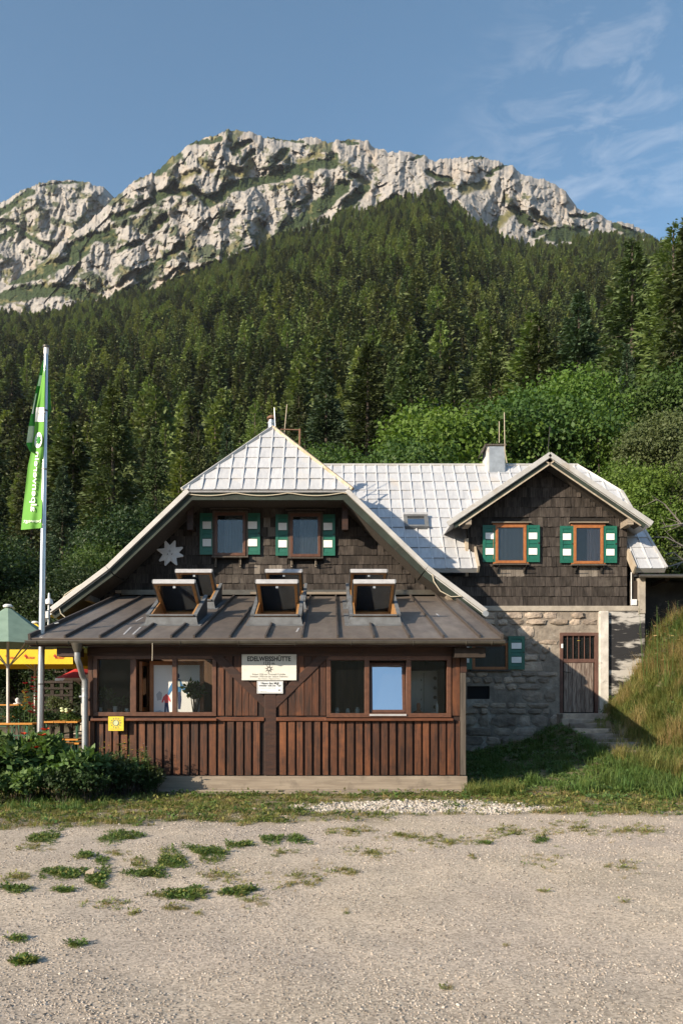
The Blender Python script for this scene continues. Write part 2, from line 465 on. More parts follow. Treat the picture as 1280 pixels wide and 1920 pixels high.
pmat('plaster_white', (.62,.59,.54), (.42,.39,.35), scale=3, rough=.9, bump=.5, bscale=9, c3=(.20,.18,.16), s3=2.4, lo3=.58, hi3=.72, bdist=.015)
pmat('concrete', (.40,.36,.30), (.27,.24,.20), scale=3, rough=.92, bump=.5, bscale=8, bdist=.015, c3=(.15,.13,.11), s3=2.0, lo3=.58, hi3=.75)
pmat('mortar', (.29,.25,.205), (.17,.145,.12), scale=5, rough=.95, bump=.7, bscale=11, bdist=.03, c3=(.46,.43,.38), s3=1.3, lo3=.55, hi3=.7)
pmat('stone', (.36,.30,.24), (.21,.17,.14), scale=3.2, rough=.92, bump=.9, bscale=7, bdist=.05, rand=.38, c3=(.45,.35,.26), s3=1.5, lo3=.5, hi3=.7)
pmat('tar_paint', (.022,.022,.024), (.42,.40,.37), scale=1.9, stretch=(.7,1,2.6), rough=.8, bump=.5, bscale=9, bdist=.02, lo=.50, hi=.60, detail=9)
pmat('tar_wall', (.028,.028,.03), (.05,.048,.045), scale=3, rough=.85, bump=.4, bscale=9, bdist=.02, c3=(.16,.15,.135), s3=1.3, lo3=.6, hi3=.75)
pmat('door_brown', (.125,.066,.050), (.085,.043,.033), scale=5, rough=.65, bump=.2, bdist=.004)
pmat('door_plank', (.26,.215,.18), (.12,.085,.07), scale=3.0, stretch=(10,10,1.2), rough=.85, bump=.6, bscale=8, rand=.2, bdist=.008, lo=.42, hi=.6)
pmat('chimney_plaster', (.60,.59,.565), (.50,.485,.46), scale=3, rough=.9, bump=.3, c3=(.36,.34,.31), s3=2.2, lo3=.56, hi3=.75)
pmat('rust', (.23,.125,.075), (.15,.085,.055), scale=9, rough=.85, bump=.3, bdist=.003)
pmat('cable_cream', (.52,.46,.35), rough=.6)
pmat('sign_white', (.66,.66,.61), (.60,.60,.55), scale=5, rough=.5, c3=(.47,.46,.40), s3=5, lo3=.62, hi3=.75)
pmat('sign_plain', (.72,.75,.77), (.66,.69,.71), scale=5, rough=.45)
pmat('ink_black', (.02,.02,.02), rough=.6)
pmat('ink_grey', (.16,.155,.145), rough=.6)
pmat('ink_red', (.45,.035,.018), rough=.6)
pmat('emblem_white', (.80,.81,.82), (.72,.73,.75), scale=12, rough=.6)
pmat('yellow_paint', (.72,.58,.05), (.64,.50,.04), scale=6, rough=.55)
pmat('alu', (.58,.585,.60), (.50,.505,.52), scale=4, rough=.30, metallic=.85, spec=.5)
pmat('pole_white', (.60,.585,.55), (.50,.48,.45), scale=5, rough=.5)
pmat('canvas_green', (.21,.30,.235), (.17,.25,.195), scale=5, rough=.9, rand=.05)
pmat('canvas_yellow', (.74,.50,.035), (.66,.43,.028), scale=5, rough=.9)
pmat('canvas_red', (.48,.035,.025), (.40,.028,.02), scale=5, rough=.9)
pmat('canvas_white', (.70,.66,.62), rough=.9)
pmat('table_orange', (.60,.27,.045), (.47,.20,.035), scale=3, stretch=(.5,6,6), rough=.38, rand=.08, spec=.5)
pmat('table_leg_green', (.03,.10,.055), rough=.5)
pmat('white_plastic', (.74,.74,.74), (.66,.66,.66), scale=9, rough=.4)
pmat('dark_wood', (.045,.034,.027), (.028,.021,.017), scale=3, stretch=(6,6,1), rough=.85, bump=.3, rand=.2)
pmat('bark', (.095,.078,.062), (.05,.04,.032), scale=3, stretch=(4,4,.7), rough=.95, bump=.7, bscale=5, bdist=.05)
pmat('bark_light', (.13,.105,.08), (.08,.062,.048), scale=3, stretch=(4,4,.7), rough=.95, bump=.5, bdist=.04)
pmat('dead_wood', (.30,.27,.24), (.20,.18,.16), scale=3, rough=.9)
pmat('terracotta', (.36,.15,.085), (.28,.11,.06), rough=.85)
pmat('poster_white', (.76,.75,.73), rough=.6)
pmat('poster_blue', (.045,.16,.33), rough=.6)
pmat('poster_navy', (.035,.05,.11), rough=.6)
pmat('poster_pink', (.62,.10,.10), rough=.6)
pmat('poster_grey', (.45,.45,.46), rough=.6)
pmat('interior_dark', (.055,.040,.030), (.035,.026,.02), scale=2, rough=.8)
pmat('interior_wood', (.13,.07,.04), (.08,.045,.026), scale=2, stretch=(5,5,.6), rough=.6, rand=.2)
pmat('steel', (.42,.44,.44), (.35,.37,.37), scale=3, stretch=(5,5,.3), rough=.35, metallic=.7)
pmat('curtain', (.125,.13,.132), (.105,.11,.112), scale=2.5, stretch=(9,9,.2), rough=.95)
pmat('curtain_rose', (.22,.165,.175), (.14,.105,.115), scale=2.5, stretch=(9,9,.2), rough=.95)
pmat('room_black', (.012,.012,.013), rough=.9)  # near-black colour stands for the unlit depth behind panes and openings
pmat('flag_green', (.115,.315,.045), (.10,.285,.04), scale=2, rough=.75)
pmat('flag_dark', (.03,.22,.035), (.025,.19,.03), scale=2, rough=.75)  # fold shade put into the banner green; the printed edelweiss shares it
pmat('flag_white', (.74,.76,.74), rough=.75)
pmat('flag_grey', (.42,.46,.42), rough=.75)
pmat('gas_glass', (.5,.55,.53), rough=.15, spec=.6)
pmat('petal_red', (.55,.022,.03), (.40,.012,.03), scale=9, rough=.6)
pmat('petal_orange', (.72,.09,.03), (.62,.05,.02), scale=9, rough=.6)
pmat('petal_yellow', (.72,.52,.05), rough=.6)
pmat('petal_pale', (.55,.62,.36), (.48,.52,.30), scale=9, rough=.7)
glass_mat('glass', tint=(.88,.90,.90), refl=1.0, dirt=.006, base_refl=.0)
glass_mat('glass_sash', tint=(.93,.95,.95), refl=1.0, dirt=.01, base_refl=.08)
glass_mat('glass_upper', tint=(.82,.85,.86), refl=.8, dirt=.01, base_refl=.0)
glass_mat('glass_sky', tint=(.25,.3,.35), refl=1.0, dirt=.02, base_refl=.62)
# foliage
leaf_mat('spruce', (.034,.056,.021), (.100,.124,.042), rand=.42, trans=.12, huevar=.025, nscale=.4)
leaf_mat('spruce_blue', (.030,.058,.034), (.072,.108,.055), rand=.25, trans=.12, huevar=.02, nscale=.4)
leaf_mat('larch', (.090,.130,.038), (.155,.198,.058), rand=.30, trans=.25, huevar=.02, nscale=.3)
leaf_mat('broad_light', (.060,.120,.022), (.118,.185,.034), rand=.10, trans=.32, huevar=.01, nscale=.5)
leaf_mat('broad_mid', (.038,.078,.020), (.080,.135,.032), rand=.12, trans=.30, huevar=.012, nscale=.5)
leaf_mat('broad_olive', (.060,.085,.034), (.115,.140,.055), rand=.10, trans=.28, huevar=.01, nscale=.5)
leaf_mat('broad_dark', (.020,.040,.014), (.044,.076,.024), rand=.2, trans=.25, huevar=.01, nscale=.7)
leaf_mat('shrub_leaf', (.056,.115,.034), (.145,.215,.068), rand=.12, trans=.28, huevar=.01, nscale=1.4)
leaf_mat('grass', (.120,.155,.040), (.255,.245,.080), rand=.25, trans=.3, huevar=.03, nscale=.9)
leaf_mat('grass_deep', (.060,.118,.028), (.135,.190,.050), rand=.2, trans=.3, huevar=.02, nscale=1.2)
leaf_mat('grass_dry', (.26,.20,.085), (.36,.27,.12), rand=.2, trans=.25, huevar=.02, nscale=1.2)
leaf_mat('mugo', (.018,.034,.014), (.040,.062,.022), rand=.25, trans=.1, huevar=.02, nscale=.1)
# ------------------------------------------------------------------ terrain
RNG = np.random.RandomState(11)
random.seed(5)
BND = np.array([(-400,620),(0,585),(60,592),(130,575),(180,568),(250,548),(330,528),(420,495),(500,472),(560,448),(620,432),
                (700,418),(740,392),(790,376),(850,390),(880,405),(893,455),(960,474),(1000,484),(1060,478),(1100,464),
                (1150,458),(1200,472),(1280,485),(1700,520)], float)
def bound(px): return np.interp(px, BND[:,0], BND[:,1])
def smooth_bound(px):
    return sum(bound(px + d) for d in (-50,-30,-10,10,30,50)) / 6
G_D = np.array([30, 40, 60, 100, 160, 250, 400, 580, 780, 900])
G_T = np.array([.012,.045,.14,.32,.50,.68,.83,.93,1.0, 1.03])
def hill(x, y):
    px = CX + x * F / np.maximum(y, 1.0)
    tb = (HZ - smooth_bound(px) + lerp(-8, 12, sstep(300, 560, px))) / F
    t = tb * np.interp(y, G_D, G_T)
    z = EYE - .9 + t * y
    z = z + 4.6 * sstep(8, 15, x) * (1 - sstep(70, 130, y)) * sstep(20, 34, y)
    n = fbm(x/38.0, y/38.0, 4)
    return z + n * np.clip((y-40)*.06, 0, 9)
ZB_X = np.array([2.3, 4.0, 5.4, 6.1, 7.3, 7.9, 8.6, 9.7, 12.0, 20.0])
ZB_Z = np.array([.30, .35, .70, 1.12, 1.30, 1.95, 2.95, 3.9, 4.9, 5.6])
def near(x, y):
    z = .03 * fbm(x/2.3, y/2.3, 3) + .015 * fbm(x/.5, y/.5, 2)
    ter = (.42*sstep(14.7, 15.7, y) + .34*sstep(16.5, 20.5, y)) * (1 - sstep(-5.3, -4.7, x))
    zb = np.interp(x, ZB_X, ZB_Z)
    ramp = np.clip((y-13.7)/8.4, 0, 1); ramp = .55*ramp + .45*ramp*ramp*(3-2*ramp)
    bank = zb * ramp * sstep(2.2, 3.3, x)
    bank = bank * (1 + .10*fbm(x/1.1, y/1.1, 3))
    back = sstep(24, 33, y) * .5
    return z + ter + bank + back
def ground(x, y):
    x = np.asarray(x, float); y = np.asarray(y, float)
    t = sstep(25, 36, y)
    return near(x, y)*(1-t) + hill(x, np.maximum(y, 20))*t
def gz(x, y): return float(ground(np.array([x]), np.array([y]))[0])

def grass_mask(x, y):
    yb = 10.9 + 1.1*sstep(-3, 3, x) + .9*fbm(x/1.4, y/.8+3, 4) + .35*sstep(4.2, 6.5, x)
    m = sstep(yb-.45, yb+.45, y)
    pat = white_patch(x, y)
    return m * (1 - .85*pat)
def white_patch(x, y):
    d = ((x-1.55)/2.1)**2 + ((y-12.75)/.85)**2
    return 1 - sstep(.55, 1.15, d + .9*fbm(x/.7, y/.4+9, 4))

def grid_mesh(name, xs, ys, fz, mats, smooth=True, attr=None):
    X, Y = np.meshgrid(xs, ys); Z = fz(X, Y)
    V = np.stack([X, Y, Z], -1).reshape(-1, 3)
    nx, ny = len(xs), len(ys)
    i = np.arange(nx*ny).reshape(ny, nx)
    Fq = np.stack([i[:-1,:-1], i[:-1,1:], i[1:,1:], i[1:,:-1]], -1).reshape(-1, 4)
    a = {k: f(X.ravel(), Y.ravel()) for k, f in (attr or {}).items()}
    return np_mesh(name, V, Fq, mats, smooth, a)

attr_mat('gravel_ground', rough=.96, nscale=1.1, var=.13, bump=.55, bscale=42, bdist=.012, fine=62)
attr_mat('hill_soil', rough=.98, nscale=.5, var=.3, bump=.3, bscale=2, bdist=.2)
GRAVEL = np.array((.46,.385,.305)); WHITE = np.array((.47,.42,.36)); SOIL = np.array((.150,.135,.052)); DIRT = np.array((.25,.20,.145))
def ground_col(x, y):
    g = GRAVEL[None,:] * (1 + .13*fbm(x/3.1, y/1.7, 4) + .09*fbm(x/.35, y/.35, 3))[:,None]
    g[:,2] *= (1 - .06*fbm(x/2.2+5, y/2.2, 3))
    # faint wheel track of finer, paler gravel
    tr = np.exp(-((y - 7.6 - .25*x)/.5)**2) * .06
    g = g * (1 + tr)[:,None]
    m = grass_mask(x, y)
    yard = sstep(2.4, 3.0, x) * sstep(14.2, 15.2, y)
    soil = lerp(SOIL, DIRT, np.clip(.45 + 1.3*fbm(x/.8, y/.8, 3), 0, 1)[:,None])
    c = lerp(g, soil, (m*.92)[:,None])
    w = white_patch(x, y)
    c = lerp(c, WHITE[None,:], (w*.9)[:,None])
    ter = (1 - sstep(-5.3, -4.7, x)) * sstep(15, 15.8, y)
    c = lerp(c, np.array((.20,.16,.12))[None,:], ter[:,None])
    far = sstep(22, 30, y)
    c = lerp(c, np.array((.05,.055,.025))[None,:], far[:,None])
    return np.clip(c, .01, .8)
gx = np.concatenate([np.arange(-64,-14,5), np.arange(-14,14,.13), np.arange(14,66,5)])
gy = np.concatenate([np.arange(-44,3,4), np.arange(3,24,.12), np.arange(24,33.01,1.0)])
gm = grid_mesh('ground', gx, gy, ground, [MATS['gravel_ground']], True, {'col': ground_col})
tag(link('ground', gm), kind='structure')

# wooded slope behind the house (fan of columns, real depths 33 .. 800 m)
def fan_mesh(name, pxs, ys, fz, mats, colf):
    PX, Y = np.meshgrid(pxs, ys); X = (PX-CX)*Y/F
    Z = fz(X, Y); V = np.stack([X, Y, Z], -1).reshape(-1,3)
    ny, nx = PX.shape; i = np.arange(nx*ny).reshape(ny, nx)
    Fq = np.stack([i[:-1,:-1], i[:-1,1:], i[1:,1:], i[1:,:-1]], -1).reshape(-1,4)
    return np_mesh(name, V, Fq, mats, True, {'col': colf(X.ravel(), Y.ravel())})
def hill_col(x, y):
    c = np.array((.030,.038,.016))[None,:] * (1 + .6*fbm(x/20, y/20, 4))[:,None]
    return np.clip(c, .008, .5)
hm = fan_mesh('hillside', np.arange(-900, 2200, 20), 33.0 * (800/33.0)**np.linspace(0, 1, 120), ground, [MATS['hill_soil']], hill_col)
tag(link('hillside', hm), kind='structure')

# ------------------------------------------------------------------ rocky mountain
SKYL = np.array([(-400,640),(-100,585),(0,545),(60,505),(85,487),(110,458),(160,422),(190,396),(215,372),(240,350),(262,333),(290,325),(310,305),
  (335,288),(350,275),(370,263),(400,255),(420,247),(440,243),(470,250),(500,258),(540,263),(560,262),(590,256),(615,268),(640,263),(660,263),
  (690,262),(705,280),(730,285),(770,285),(800,295),(815,303),(840,297),(860,297),(880,294),(905,293),(930,302),(960,312),(975,325),(1000,332),
  (1040,345),(1060,358),(1075,380),(1090,395),(1120,400),(1145,415),(1180,420),(1205,430),(1230,450),(1260,470),(1400,520),(1700,600)], float)
SKYL2 = np.array([(-500,470),(-200,430),(-60,395),(0,383),(40,358),(70,345),(100,340),(130,337),(165,343),(195,352),(215,372),(260,400),(330,440)], float)
attr_mat('rock_face', rough=.95, nscale=.25, var=.2, bump=.8, bscale=.30, bdist=1.6, stretch=(1,1,.6))
# vegetated ramps (dwarf pine, turf) and scree runs on the face: polylines in photo px with half widths
RAMPS = [([(395,380),(430,352),(500,337),(550,320),(625,300)],11),([(290,362),(360,355),(388,374)],7),([(212,408),(255,392),(292,374),(330,345)],7),([(135,465),(175,447),(210,438)],11),
  ([(640,352),(620,372),(550,425),(505,462),(450,492),(350,522),(235,552),(150,580)],13),([(345,462),(300,490),(258,522)],7),([(20,525),(70,512),(128,488),(160,462)],11),([(-20,565),(60,545),(130,545),(180,560)],13),
  ([(355,272),(415,259)],5),([(332,288),(295,326)],7),([(498,259),(570,263)],3),([(520,300),(535,282)],7),([(640,405),(662,370),(684,352)],10),([(800,322),(842,338)],5),([(918,327),(948,307)],4),
  ([(868,352),(908,340)],6),([(962,392),(994,418)],9),([(925,420),(940,408)],7),([(1030,440),(1092,438)],13),([(1072,405),(1122,399)],4),([(1150,424),(1232,452)],6),([(1005,440),(1016,430)],7),([(878,296),(906,296)],3),
  ([(430,405),(445,398)],6),([(285,425),(312,408)],7),([(560,380),(580,372)],4),([(440,285),(470,262)],5),([(455,300),(475,285)],5),([(220,470),(262,455)],5),([(640,265),(670,268)],3),([(770,300),(790,290)],4),([(700,398),(742,372)],8),([(1120,452),(1180,446)],9)]
TURF = [([(430,312),(455,330),(470,305)],9),([(490,420),(500,445),(480,470)],8),([(380,300),(400,318)],7),([(870,355),(912,345)],8),([(930,425),(955,400)],8),([(660,330),(690,345)],6),([(820,345),(850,350)],6),([(590,445),(615,420)],7),([(560,300),(600,290)],6),([(340,330),(372,322)],6),([(1000,400),(1030,420)],7)]
SCREE = [([(170,572),(222,535),(262,508)],6),([(278,545),(340,500)],4),([(548,458),(585,430),(622,395)],5),([(395,508),(495,462)],2.5),([(335,540),(380,522)],3)]
SH_RAMPS = [([(-30,410),(20,385),(60,358)],6),([(5,415),(95,465),(100,490)],6),([(105,342),(150,340)],3),([(20,440),(-40,470)],7)]
def line_mask(px, py, lines, soft=.5):
    m = np.zeros_like(px)
    for pts_, hw in lines:
        for (ax, ay), (bx, by) in zip(pts_, pts_[1:]):
            dx, dy = bx-ax, by-ay; t = np.clip(((px-ax)*dx+(py-ay)*dy)/(dx*dx+dy*dy), 0, 1)
            d = np.hypot(px-ax-t*dx, py-ay-t*dy)/hw
            m = np.maximum(m, 1-sstep(1-soft, 1+soft, d))
    return m
def facets(x, y, seed):
    """Voronoi cells, each a tilted plane: broken rock"""
    xi = np.floor(x).astype(int); yi = np.floor(y).astype(int)
    best = np.full(x.shape, 9e9); out = np.zeros(x.shape)
    for ox in (-1,0,1):
        for oy in (-1,0,1):
            cx_, cy_ = xi+ox, yi+oy
            h = _perm[(_perm[(cx_+seed) & 511] + cy_) & 511]
            h2 = _perm[(h + 91) & 511]; h3 = _perm[(h2 + 37) & 511]
            qx, qy = cx_ + h/512., cy_ + h2/512.
            d = (x-qx)**2 + (y-qy)**2
            val = (h3/512.-.5) + ((h2/512.-.5)*1.7)*(x-qx) + ((h/512.-.35)*1.1)*(y-qy)
            sel = d < best; best = np.where(sel, d, best); out = np.where(sel, val, out)
    return out
def rock_mesh(name, pxs, sky, base, Dn, Df, rows, seed, ramps, turfs, screes):
    ts = np.linspace(0, 1, rows)
    PX, T = np.meshgrid(pxs, ts)
    rough_sky = np.interp(PX, sky[:,0], sky[:,1]) - 5*np.abs(fbm(PX/18.0+seed, PX*0+seed, 3)) - 2.0*fbm(PX/5.0, PX*0+seed*2, 2) - 3*facets(PX/9.0, PX*0+seed, 5)
    B = np.maximum(np.interp(PX, base[:,0], base[:,1]), rough_sky + 20)
    PY = lerp(B, rough_sky, T)
    wx = PX + 9*fbm(PX/40+seed, PY/40, 3) + 3*fbm(PX/9, PY/9+seed, 2); wy = PY + 9*fbm(PX/40, PY/40+seed+5, 3) + 3*fbm(PX/9+3, PY/9, 2)
    wob = 1.0
    ramp = line_mask(wx, wy, ramps); turf_m = line_mask(wx, wy, turfs, .8); scr = line_mask(wx, wy, screes, .35)
    n1 = fbm(wx/30+seed, wy/24, 4); n2 = fbm(wx/75-seed, wy/55+4, 3); n3 = fbm(PX/8, PY/6, 3)
    soft = np.clip(np.maximum(np.maximum(ramp, turf_m*.8), scr), 0, 1)
    # big buttresses and gullies, leaning like the strata, then broken facets at falling sizes
    sx_ = wx + .14*wy
    butt = 26*(1-np.abs(perlin(sx_/95+seed, wy/170))*2.2) + 15*(1-np.abs(perlin(sx_/44+seed*3, wy/95))*2.2)
    fac = 0
    for (cell, amp) in ((62,17),(27,9.5),(12,6.6),(6,3.6)):
        fac = fac + amp*facets((PX+.12*PY)/cell + seed, PY/(cell*1.75) - seed, int(cell))
    flute = 4.5*(1-np.abs(perlin(sx_/13+seed, wy/60))*2) + 2.2*(1-np.abs(perlin(sx_/6, wy/26))*2)
    crag = butt + fac + flute
    amp = lerp(1.0, .45, soft)
    D = Dn + (Df-Dn)*T - crag*amp + 4*soft - 10*(1-soft)*sstep(-.1,.35,n2)
    D = D + 70*sstep(.93, 1.0, T)**2
    # cover
    noise_veg = sstep(.06, .20, n1*.8 + n2*.55 + .25*n3 + .16*sstep(.5, 0, T) - .22*sstep(600, 760, PX))
    veg = np.clip(np.maximum(sstep(.25, .6, ramp + .45*n3 + .35*n1), noise_veg*.9), 0, 1)
    grs = np.clip(sstep(.3, .8, turf_m + .4*n3) + noise_veg*sstep(.0, .3, fbm(PX/22+50, PY/18, 3)) , 0, 1)
    rock = np.array((.285,.272,.256))[None,None,:] * (1 + .25*n1 + .28*n3)[...,None]
    tint = sstep(.1, .5, fbm(PX/45+31, PY/60, 3))[...,None]
    rock = lerp(rock, np.array((.33,.275,.22))*(1+.2*n3[...,None]), tint*.5)
    pine = np.array((.030,.046,.018))[None,None,:] * (1 + .6*fbm(PX/4.0, PY/3.0, 2))[...,None]
    turf = np.array((.135,.125,.056))[None,None,:] * (1 + .35*n3)[...,None]
    green = lerp(pine, turf, (grs*.85)[...,None])
    col = lerp(rock, green, np.clip(np.maximum(veg, turf_m*sstep(-.2,.2,n3+turf_m-.4)), 0, 1)[...,None])
    col = lerp(col, np.array((.34,.31,.28))*(1+.1*n3[...,None]), (scr*.9)[...,None])
    pp = veg*(1-grs)*(1-scr)
    D = D - pp*(2.0 + 3.4*fbm(PX/3.2, PY/2.4, 2))
    X = (PX-CX)*D/F; Z = EYE + (HZ-PY)*D/F
    V = np.stack([X, D, Z], -1)
    back = V[-1:].copy(); bk = []
    for k, (dy, dz) in enumerate(((40,-18),(160,-110),(420,-380))):      # the far side falls away behind the crest
        b = back.copy(); b[...,1] += dy; b[...,2] += dz; bk.append(b)
    V = np.concatenate([V]+bk, 0); C = np.concatenate([col]+[col[-1:]]*3, 0)
    ny, nx = V.shape[:2]; i = np.arange(nx*ny).reshape(ny, nx)
    Fq = np.stack([i[:-1,:-1], i[:-1,1:], i[1:,1:], i[1:,:-1]], -1).reshape(-1,4)
    return np_mesh(name, V.reshape(-1,3), Fq, [MATS['rock_face']], False, {'col': np.clip(C, .01, .8).reshape(-1,3)})
BASE = np.stack([np.arange(-400,1701,20), bound(np.arange(-400,1701,20))+45], -1)
tag(link('mountain', rock_mesh('mountain', np.arange(-260, 1560, 1.8), SKYL, BASE, 770, 1040, 300, 3.7, RAMPS, TURF, SCREE)), kind='structure')
BASE2 = np.array([(-500,620),(0,600),(330,560)], float)
tag(link('mountain_shoulder', rock_mesh('mountain_shoulder', np.arange(-400, 330, 1.9), SKYL2, BASE2, 1150, 1330, 190, 12.4, SH_RAMPS, [], [])), kind='structure')

# ------------------------------------------------------------------ trees
def quads_from(P0, Dv, Wv, L, W):
    """leaf-shaped quads: base P0, direction Dv, width vector Wv"""
    n = len(P0); L = L[:,None]; W = W[:,None]
    a = P0; b = P0 + Dv*L*.45 + Wv*W*.5; c = P0 + Dv*L; d = P0 + Dv*L*.45 - Wv*W*.5
    V = np.stack([a,b,c,d], 1).reshape(-1,3)
    return V, np.arange(4*n).reshape(n,4)
def unit(v): return v / np.maximum(np.linalg.norm(v, axis=-1, keepdims=True), 1e-6)

def conifer(name, seed, H, R, whorls, per, sprays, sl, sw, kind, mat, bark='bark'):
    r = np.random.RandomState(seed)
    z0 = {'spruce': .05, 'larch': .10}[kind]*H
    zs = z0 + (H*.985 - z0) * np.linspace(0, 1, whorls)**.92
    B = []
    for wi, z in enumerate(zs):
        f = (z - z0)/(H - z0)
        prof = (1-f)**.82 * (.55 + .45*min(1, f/.12)) if kind == 'spruce' else (1-f)**.72*(.55+.45*min(1, f/.25))
        nb = max(3, int(round(per*(.75+.5*r.rand())*(1 if f < .85 else .7))))
        a0 = r.rand()*6.28
        for k in range(nb):
            B.append((z + r.randn()*H*.008, a0 + 6.283*k/nb + r.randn()*.25, max(.05*R, R*prof*(.62+.5*r.rand())), f))
    B = np.array(B); nb = len(B)
    bi = np.repeat(np.arange(nb), sprays); n = len(bi)
    s = .12 + .88*r.rand(n)**.75
    z, az, L, f = B[bi].T
    d = np.stack([np.cos(az), np.sin(az), 0*az], -1); side = np.stack([-np.sin(az), np.cos(az), 0*az], -1)
    droop = np.where(f > .7, -.25+.3*r.rand(n)*0, .34) if kind == 'spruce' else np.where(f > .6, -.35, .02)
    droop = droop + .1*np.repeat(r.randn(nb), sprays)
    lat = (r.rand(n)*2-1)*.34*L*(1-.55*s)
    p = np.stack([0*z, 0*z, z], -1) + d*(L*s)[:,None] + side*lat[:,None]
    p[:,2] += -droop*L*s**1.25 + (.16*L*s**3 if kind == 'spruce' else .12*L*s**2) + r.randn(n)*.012*H*(.4+.6*(1-f))
    sg = np.sign(lat)[:,None]
    dv = unit(d*(.7+.5*r.rand(n))[:,None] + side*sg*(.5*r.rand(n))[:,None] + np.array([0,0,1])*((-.55 if kind == 'spruce' else .05)*r.rand(n)+.08)[:,None] + r.randn(n,3)*.28)
    wv = unit(np.cross(dv, unit(d*(.85 if kind == 'spruce' else .8) + np.array([0,0,.55]) + r.randn(n,3)*.42)))
    sz = (.65+.7*r.rand(n))*(.45+.55*(1-f)**.5)
    V, Fq = quads_from(p, dv, wv, sl*sz, sw*sz)
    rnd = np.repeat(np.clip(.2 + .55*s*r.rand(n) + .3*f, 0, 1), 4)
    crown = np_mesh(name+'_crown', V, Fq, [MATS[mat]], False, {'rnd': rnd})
    mb = MB()
    rr = .012*H + .05
    mb.tube([(0,0,-.6),(0,0,H*.25),(0.02*r.randn(),0.02*r.randn(),H*.6),(0,0,H*.99)], [rr*1.15, rr*.85, rr*.5, rr*.08], 7)
    for k in range(0, nb, max(1, nb//40)):        # bare limbs that show between the foliage
        z_, a_, L_, f_ = B[k]
        if f_ < .75: mb.tube([(0,0,z_), (math.cos(a_)*L_*.75, math.sin(a_)*L_*.75, z_ - .2*L_)], [rr*.22, rr*.05], 4, False)
    trunk = mb.mesh(name+'_trunk', MATS[bark], True)
    return trunk, crown

def broadleaf(name, seed, H, R, clumps, leaves, ls, mat, low=.12, bark='bark', squash=1.0):
    r = np.random.RandomState(seed)
    cz0 = H*(low + (1-low)*.5); hz = H*(1-low)*.5
    C = []
    for k in range(clumps):
        u = r.rand()*2-1; a = r.rand()*6.283; q = math.sqrt(1-u*u); rad = .58 + .30*r.rand()
        w = 1.0 if u < .1 else 1 - .35*u
        C.append((R*rad*q*w*math.cos(a), R*rad*q*w*math.sin(a), cz0 + hz*rad*u*1.05, (.30+.16*r.rand())*min(R, hz*1.2)))
    C = np.array(C)
    per = leaves // clumps
    ci = np.repeat(np.arange(clumps), per); n = len(ci)
    dirs = unit(r.randn(n,3)); dirs[:,2] = np.where(r.rand(n) < .6, np.abs(dirs[:,2]), dirs[:,2])
    rad = C[ci,3] * (1 - .55*r.rand(n)**1.8) * (1 + .28*np.sin(dirs[:,0]*9+ci)*np.sin(dirs[:,1]*8+ci*2))
    p = C[ci,:3] + dirs*rad[:,None]*np.array([1,1,.78*squash])
    dv = unit(dirs*.35 + r.randn(n,3)*.8 + np.array([0,0,-.35]))
    nrm = unit(dirs*.9 + np.array([0,0,.5]) + r.randn(n,3)*.55)
    wv = unit(np.cross(dv, nrm))
    sz = .6+.8*r.rand(n)
    V, Fq = quads_from(p, dv, wv, ls*sz, ls*.72*sz)
    rnd = np.repeat(np.clip(.15+.5*r.rand(n)+.35*np.repeat(r.rand(clumps), per), 0, 1), 4)
    crown = np_mesh(name+'_crown', V, Fq, [MATS[mat]], False, {'rnd': rnd})
    mb = MB(); rr = .016*H+.04
    mb.tube([(0,0,-.5),(.05*r.randn(),.05*r.randn(),H*.3),(.1*r.randn(),.1*r.randn(),H*.62)], [rr*1.2, rr*.8, rr*.35], 8)
    for k in range(clumps):
        c = Vector(C[k,:3]); st = Vector((0,0,H*(.15+.4*r.rand())))
        st.z = min(st.z, max(c.z*.8, .1*H))
        mb.tube([st, st.lerp(c, .5)+Vector((0,0,-.04*H)), c], [rr*.42, rr*.26, rr*.08], 5, False)
    return mb.mesh(name+'_trunk', MATS[bark], True), crown

def tree(name, pair, loc, h, h0, rz, label, cat='tree', group=None, wide=1.0):
    o = empty(name, loc, label, cat, group, rz)
    s = h/h0; o.scale = (s*wide, s*wide, s)
    for nm, me in zip(('trunk', 'crown'), pair):
        c = bpy.data.objects.new(nm, me); COL.objects.link(c); c.parent = o
    return o

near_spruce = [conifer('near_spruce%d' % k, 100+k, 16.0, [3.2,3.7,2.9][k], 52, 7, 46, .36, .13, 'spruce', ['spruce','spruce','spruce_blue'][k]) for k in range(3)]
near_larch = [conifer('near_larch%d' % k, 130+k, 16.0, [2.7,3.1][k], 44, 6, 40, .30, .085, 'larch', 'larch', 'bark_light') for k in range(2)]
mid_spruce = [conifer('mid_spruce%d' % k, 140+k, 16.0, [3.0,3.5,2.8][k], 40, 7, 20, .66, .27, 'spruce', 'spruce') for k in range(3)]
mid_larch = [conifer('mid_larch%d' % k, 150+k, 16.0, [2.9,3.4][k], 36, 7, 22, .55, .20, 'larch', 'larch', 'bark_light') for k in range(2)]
broad = {'light': broadleaf('broad_light', 201, 12.0, 4.6, 30, 40000, .175, 'broad_light', .08),
         'mid': broadleaf('broad_mid', 202, 12.0, 4.8, 30, 40000, .175, 'broad_mid', .06),
         'olive': broadleaf('broad_olive', 203, 12.0, 4.4, 26, 34000, .16, 'broad_olive', .05),
         'light2': broadleaf('broad_light2', 204, 12.0, 4.2, 28, 38000, .17, 'broad_light', .08),
         'dark': broadleaf('broad_dark', 205, 12.0, 5.0, 26, 34000, .17, 'broad_dark', .03)}

